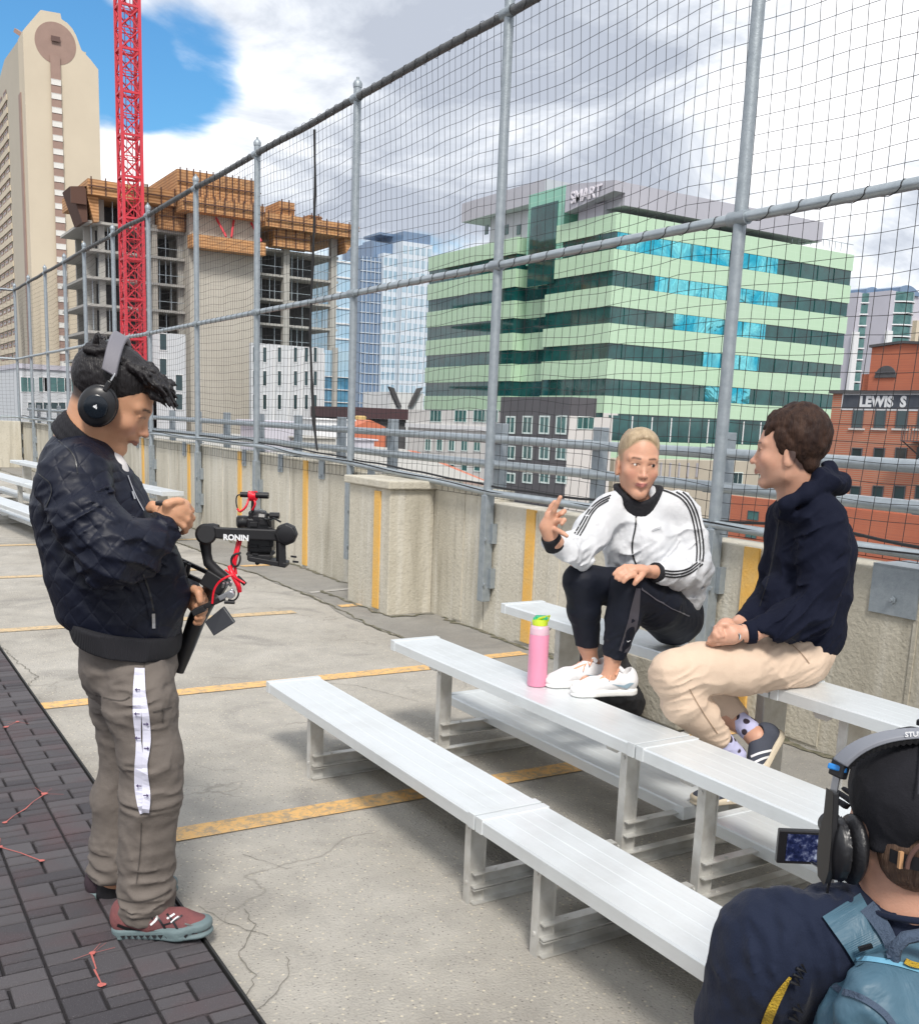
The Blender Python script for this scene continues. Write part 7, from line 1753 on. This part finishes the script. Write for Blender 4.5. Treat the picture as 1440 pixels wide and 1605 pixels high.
# t-shirt
J = Field(lo, hi, .0055)
J.chain([Q(1430, 1475, 0), Q(1430, 1560, .0), Q(1430, 1700, .0), Q(1430, 1850, .02)], [.105, .165, .165, .16], .05)
J.chain([Q(1370, 1455, 0), Q(1290, 1470, .0), Q(1215, 1490, .0), Q(1165, 1600, .05)], [.060, .072, .082, .082], .04)
J.chain([Q(1490, 1455, 0), Q(1570, 1470, .0), Q(1645, 1490, .0), Q(1690, 1600, .05)], [.060, .072, .082, .082], .04)
J.cap(Q(1155, 1640, .08), Q(1150, 1680, .1) - Q(1165, 1600, .05), .14); J.cap(Q(1695, 1640, .08), Q(1700, 1680, .1) - Q(1690, 1600, .05), .14)
J.rc(Q(1428, 1452), Q(1428, 1425), .088, .072, .03); J.el(q3(0, -.02, -.100), (.062, .068, .030), A3, .008, 'sub'); J.plane((0, 0, .01), (0, 0, -1), .003)
J.wrinkle(.014, 7, None, (1, 1, .6), seed=101.); J.wrinkle(.003, 22, seed=104.)
for c_ in (Q(1215, 1470, -.06), Q(1290, 1470, -.06)): J.wrinkle(.012, 22, np.array([AW, RT * .9 + UP * .3, -RT * .3 + UP * .9]), (.6, 2., .5), seed=c_[0] * 7, region=(c_, .14))
ts3 = J.mesh('t_shirt', M_TSH, m3); t3 = bvh(ts3)
cn3 = q3(0, -.022, -.128); MB().tube([cn3 + A3[0] * .072 * math.cos(a) + A3[1] * .070 * math.sin(a) + UP * (-.010 * math.sin(a) + .010) for a in np.linspace(0, 6.2832, 40)], .0055, 8).build('shirt_collar', M_TSH, ts3, smooth=True)
J2 = Field(lo, hi, .006)
for sx in (-1, 1): J2.chain([Q(1430, 1850, .03), Q(1430 + sx * 90, 1850, .05), Q(1430 + sx * 330, 1800, .35), Q(1430 - sx * 30, 1800, .48)], [.13, .12, .088, .062], .04)
J2.plane((0, 0, .008), (0, 0, -1), .003); J2.wrinkle(.008, 9, seed=111.); J2.mesh('dark_trousers', M_LEGG, m3)
# headphones
h3 = thing('headphones', 'large black studio headphones with a grey band worn over the cap in the foreground', 'headphones', tuple(O3))
for sgn in (-1, 1):
    out = A3[0] * sgn; c_ = O3 + A3[0] * sgn * .098 - A3[1] * .002 - A3[2] * .040
    tlt = out * .97 - UP * .12 - A3[1] * .2; tlt /= np.linalg.norm(tlt); AX = frame3(np.cross(UP, tlt) * 1., UP)
    F1 = Field(c_ - .1, c_ + .1, .0034); F1.el(c_ + out * -.004, (.018, .047, .057), A3, .01); F1.el(c_ + out * .004, (.006, .025, .035), A3, .01); pad = F1.mesh('ear_pad', mat('black_leatherette', (.010, .010, .012), rough=.38, bump=.15, bscale=120), h3)
    F2 = Field(c_ - .1, c_ + .1, .0034); F2.el(c_ + out * .024, (.013, .040, .050), A3, .006); F2.el(c_ + out * .016, (.005, .044, .054), A3, .004); cup = F2.mesh('ear_cup', M_BLK, h3)
    mb = MB(); hp0 = c_ + out * .040
    poly = [(-.012, .095), (.012, .095), (.014, .05), (.026, .02), (.027, -.02), (.018, -.050), (-.006, -.056), (-.017, -.03), (-.018, .02)]
    vs = [hp0 + A3[1] * a * .9 + A3[2] * b for a, b in poly] + [hp0 - out * .010 + A3[1] * a * .9 + A3[2] * b for a, b in poly]; n_ = len(poly)
    mb.add(vs, [tuple(range(n_)), tuple(range(2 * n_ - 1, n_ - 1, -1))] + [(i, (i + 1) % n_, n_ + (i + 1) % n_, n_ + i) for i in range(n_)]); mb.build('cup_plate', M_BLK, cup, bevel=.002)
    sl = c_ + out * .034 + A3[2] * .088
    MB().bar(sl, sl + A3[2] * .036 - out * .004, .012, .003).build('slider', M_STEEL, h3)
    e_ = sl + A3[2] * .036 - out * .004
    mb = MB(); mb.bar(e_ - A3[2] * .006, e_ + A3[2] * .022 - out * .006, .030, .014); hk = mb.build('band_end', M_BLK, h3, bevel=.003)
    MB().bar(e_ + A3[2] * .004 - A3[1] * .001 , e_ + A3[2] * .013 - out * .002 , .0305, .0145).build('blue_ring', mat('blue_plastic', (.02, .22, .62), rough=.35), hk, bevel=.002)
arc = []; HB = 33
for a in np.linspace(-1.05, 1.05, HB): arc.append(O3 + A3[1] * .0 + A3[0] * math.sin(a) * .150 * (1 - .10 * abs(math.sin(a))) + A3[2] * (-.050 + .210 * math.cos(a) ** 1.0) - A3[1] * .055 * math.cos(a) ** 2)
e0 = O3 + A3[0] * .098 + A3[0] * .030 - A3[2] * .040 + A3[2] * .142 - A3[1] * .002
sc_ = (e0 - O3) @ A3[0] / ((arc[-1] - O3) @ A3[0]); arc = [p + A3[0] * ((p - O3) @ A3[0]) * (sc_ - 1) for p in arc]
dz_ = (e0 - O3) @ A3[2] - (arc[-1] - O3) @ A3[2]
arc = [p + A3[2] * dz_ * (abs((p - O3) @ A3[0]) / abs((arc[-1] - O3) @ A3[0])) ** 2 for p in arc]
vs = []; prof = ((-.021, 0), (-.019, .008), (.019, .008), (.021, 0))
for i, p in enumerate(arc):
    d = arc[min(i + 1, HB - 1)] - arc[max(i - 1, 0)]; d /= np.linalg.norm(d); nrm = np.cross(A3[1], d); nrm = nrm if nrm @ (p - O3) > 0 else -nrm
    for u, v in prof: vs.append(p + A3[1] * u + nrm * v)
fs = [(i * 4 + j, i * 4 + (j + 1) % 4, (i + 1) * 4 + (j + 1) % 4, (i + 1) * 4 + j) for i in range(HB - 1) for j in range(4)] + [(3, 2, 1, 0), tuple(4 * HB - 4 + j for j in range(4))]
hb = MB().add(vs, fs).build('headband', mat('grey_headband', (.20, .21, .24), rough=.5), h3, smooth=True, bevel=.002)
vs = []
for i in range(HB * 2 - 1):
    p = arc[i // 2] if i % 2 == 0 else (arc[i // 2] + arc[i // 2 + 1]) / 2; d = arc[min(i // 2 + 1, HB - 1)] - arc[max(i // 2 - (i % 2 == 0), 0)]; d /= np.linalg.norm(d); nrm = np.cross(A3[1], d); nrm = nrm if nrm @ (p - O3) > 0 else -nrm
    t_ = .007 if i % 2 else .0105
    for u, v in ((-.018, -.001), (.018, -.001), (.016, -t_), (-.016, -t_)): vs.append(p + A3[1] * u + nrm * v)
k_ = HB * 2 - 1; MB().add(vs, [(i * 4 + j, i * 4 + (j + 1) % 4, (i + 1) * 4 + (j + 1) % 4, (i + 1) * 4 + j) for i in range(k_ - 1) for j in range(4)]).build('ribbed_padding', M_BLK, h3)
mid = arc[HB // 2 - 3]; dd_ = arc[HB // 2 - 1] - arc[HB // 2 - 5]; dd_ /= np.linalg.norm(dd_)
nn = np.cross(A3[1], dd_); nn = nn if nn[2] > 0 else -nn
text_mesh('band_lettering', 'STUDIO MONITOR', .011, M_LOGOW, hb, arc[HB // 2 - 6] + nn * .006 - A3[1] * .0222, dd_, nn, .0003, .0002)
cab = c0_ = O3 - A3[0] * .126 - A3[2] * .095
MB().tube([cab, cab - A3[2] * .03 + A3[1] * .004, Q(1303, 1400, .03), Q(1302, 1425, .04), Q(1300, 1470, .10)], .0022, 6).build('cable', M_BLK, h3, smooth=True)
MB().tube([Q(1272, 1352, .42), Q(1290, 1362, .35), Q(1303, 1376, .25), Q(1304, 1400, .15), Q(1300, 1440, .1)], .0035, 6).build('coiled_cable', M_BLK, h3, smooth=True)
# camera monitor he looks at
mo = thing('camera_monitor', 'small camcorder screen held up beyond the headphones of the man in the cap', 'monitor', tuple(Q(1258, 1326, .45)))
Dm = .45; c00, c10, c01 = Q(1217, 1300, Dm), Q(1300, 1301, Dm), Q(1217, 1352, Dm); cen = (c10 + c01) / 2; wv_ = (c10 - c00); hv = (c00 - c01); wv = np.linalg.norm(wv_) / 2; hvv = np.linalg.norm(hv) / 2
am = frame3(AW, UP); mb = MB(); mb.obox(cen, (am[0], am[1], am[2]), (wv, .008, hvv)); mb.build('screen_shell', M_BLK, mo, bevel=.003)
def scr(t, c, co, p):
    n_ = N(t, 'ShaderNodeTexNoise', Scale=55., Detail=4, Roughness=.6); L(t, co, n_.inputs['Vector'])
    cc = ramp(t, n_.outputs[0], [(.38, (.004, .006, .02)), (.50, (.010, .014, .045)), (.58, (.06, .07, .12)), (.68, (.22, .25, .32))]); L(t, cc, p.inputs['Emission Color']); p.inputs['Emission Strength'].default_value = .6; return cc
M_SCR = mat('lit_screen', (.01, .02, .05), rough=.15, build=scr)
MB().obox(cen - am[1] * .0088 + am[0] * .006, (am[0], am[1], am[2]), (wv * .80, .0006, hvv * .80)).build('screen', M_SCR, mo)
mb = MB(); mb.obox(cen + am[0] * .115 + am[1] * .05 - UP * .012, (am[0], am[1], am[2]), (.036, .07, .032)); mb.build('camera_body', M_BLK, mo, bevel=.008)
MB().bar(cen + am[0] * wv, cen + am[0] * (wv + .03) + am[1] * .02, .02).build('hinge', M_BLK, mo)
MB().lathe(cen + am[0] * .115 + am[1] * .12 - UP * .012, [(.024, 0), (.026, .02), (.027, .05)], 20, am[1]).build('lens', M_BLK, mo, smooth=True)
# backpack on his back
bp = thing('backpack', 'blue backpack with yellow trim on the back of the man in the black cap', 'backpack', tuple(Q(1420, 1700, -.1)))
def packf(t, c, co, p):
    n_ = N(t, 'ShaderNodeTexNoise', Scale=14., Detail=4, Distortion=.6); L(t, co, n_.inputs['Vector']); b = N(t, 'ShaderNodeBump', Strength=.5, Distance=.02); L(t, n_.outputs[0], b.inputs['Height']); L(t, b.outputs[0], p.inputs['Normal']); return c
M_PBL = mat('steel_blue_tarpaulin', (.060, .125, .175), rough=.5, spec=.4, var=.4, vscale=9, col2=(.04, .09, .13), build=packf)
M_PNV = mat('navy_pack_cloth', (.018, .035, .07), rough=.7, build=wovenf); M_PYL = mat('yellow_mesh_trim', (.72, .47, .04), rough=.8, bump=.9, bscale=260); M_PGR = mat('slate_webbing', (.05, .075, .12), rough=.8, bump=.5, bscale=150)
Bk = Field(Q(1430, 1700, -.17) - [.3, .3, .36], Q(1430, 1700, -.17) + [.3, .3, .36], .0055)
Bk.chain([Q(1425, 1575, -.10), Q(1428, 1660, -.15), Q(1430, 1800, -.15), Q(1430, 1900, -.12)], [.105, .135, .14, .13], .05, (AW, .72))
Bk.el(Q(1385, 1580, -.165), (.095, .05, .075), None, .03)
Bk.plane((0, 0, .03), (0, 0, -1), .004); Bk.wrinkle(.012, 9, seed=121.); Bk.wrinkle(.005, 20, seed=126.)
pk = Bk.mesh('pack_body', M_PBL, bp); tp3 = bvh(pk)
ribbon('side_panel', tp3, [(1275, 1520), (1262, 1560), (1250, 1605), (1240, 1680)], [40, 60, 70, 70], M_PNV, pk, 26, .002, .002)
ribbon('zip_band', tp3, [(1298, 1528), (1310, 1552), (1345, 1560), (1380, 1582), (1400, 1605), (1412, 1640)], 10, M_PGR, pk, 40, .005, .003)
ribbon('zip_band', tp3, [(1290, 1512), (1275, 1545), (1258, 1580), (1246, 1620)], 9, M_PGR, pk, 30, .005, .003)
ribbon('zip_teeth', tp3, [(1288, 1514), (1273, 1547), (1256, 1582), (1244, 1622)], 2.5, M_BLK, pk, 30, .009, .002)
ribbon('crease_panel', tp3, [(1300, 1506), (1345, 1500), (1400, 1508), (1440, 1520)], 8, mat('light_blue_piping', (.14, .34, .48), rough=.5), pk, 30, .003, .002)
tb3 = bvh(ts3, pk)
ribbon('shoulder_strap', tb3, [(1318, 1418), (1335, 1445), (1352, 1475), (1366, 1502)], [70, 66, 60, 56], M_PBL, bp, 30, .008, .008)
ribbon('strap_mesh', tb3, [(1358, 1420), (1378, 1445), (1394, 1472), (1400, 1500)], [26, 24, 22, 20], M_PGR, bp, 26, .014, .004)
ribbon('yellow_trim', tb3, [(1238, 1532), (1225, 1552), (1212, 1575), (1200, 1605), (1192, 1640)], [5, 13, 16, 16, 14], M_PYL, bp, 30, .006, .006)
ribbon('yellow_trim', tb3, [(1418, 1506), (1430, 1512), (1446, 1514)], 9, M_PYL, bp, 10, .012, .005)
ha = [hit(tb3, x, y, .01) for x, y in ((1398, 1508), (1440, 1500))]
MB().tube([Q(1398, 1512, -.16), Q(1402, 1485, -.17), Q(1418, 1470, -.17), Q(1440, 1466, -.17), Q(1470, 1480, -.17), Q(1476, 1512, -.16)], .010, 8).build('haul_loop', M_PGR, bp, smooth=True)
for k, (a, b) in enumerate(((1256, 1512), (1251, 1522), (1246, 1533), (1250, 1575), (1244, 1590))):
    h_ = hit(tb3, a, b, .012); 
    if h_ is not None: MB().tube([h_, h_ + UP * -.012 + RT * .008, h_ + UP * -.006 - RT * .008], .0025, 5).build('zip_cord', M_BLK, bp)
mb = MB(); MB().bar(Q(1345, 1488, -.115), Q(1366, 1482, -.115), .006).build('strap_buckle', M_BLK, bp)
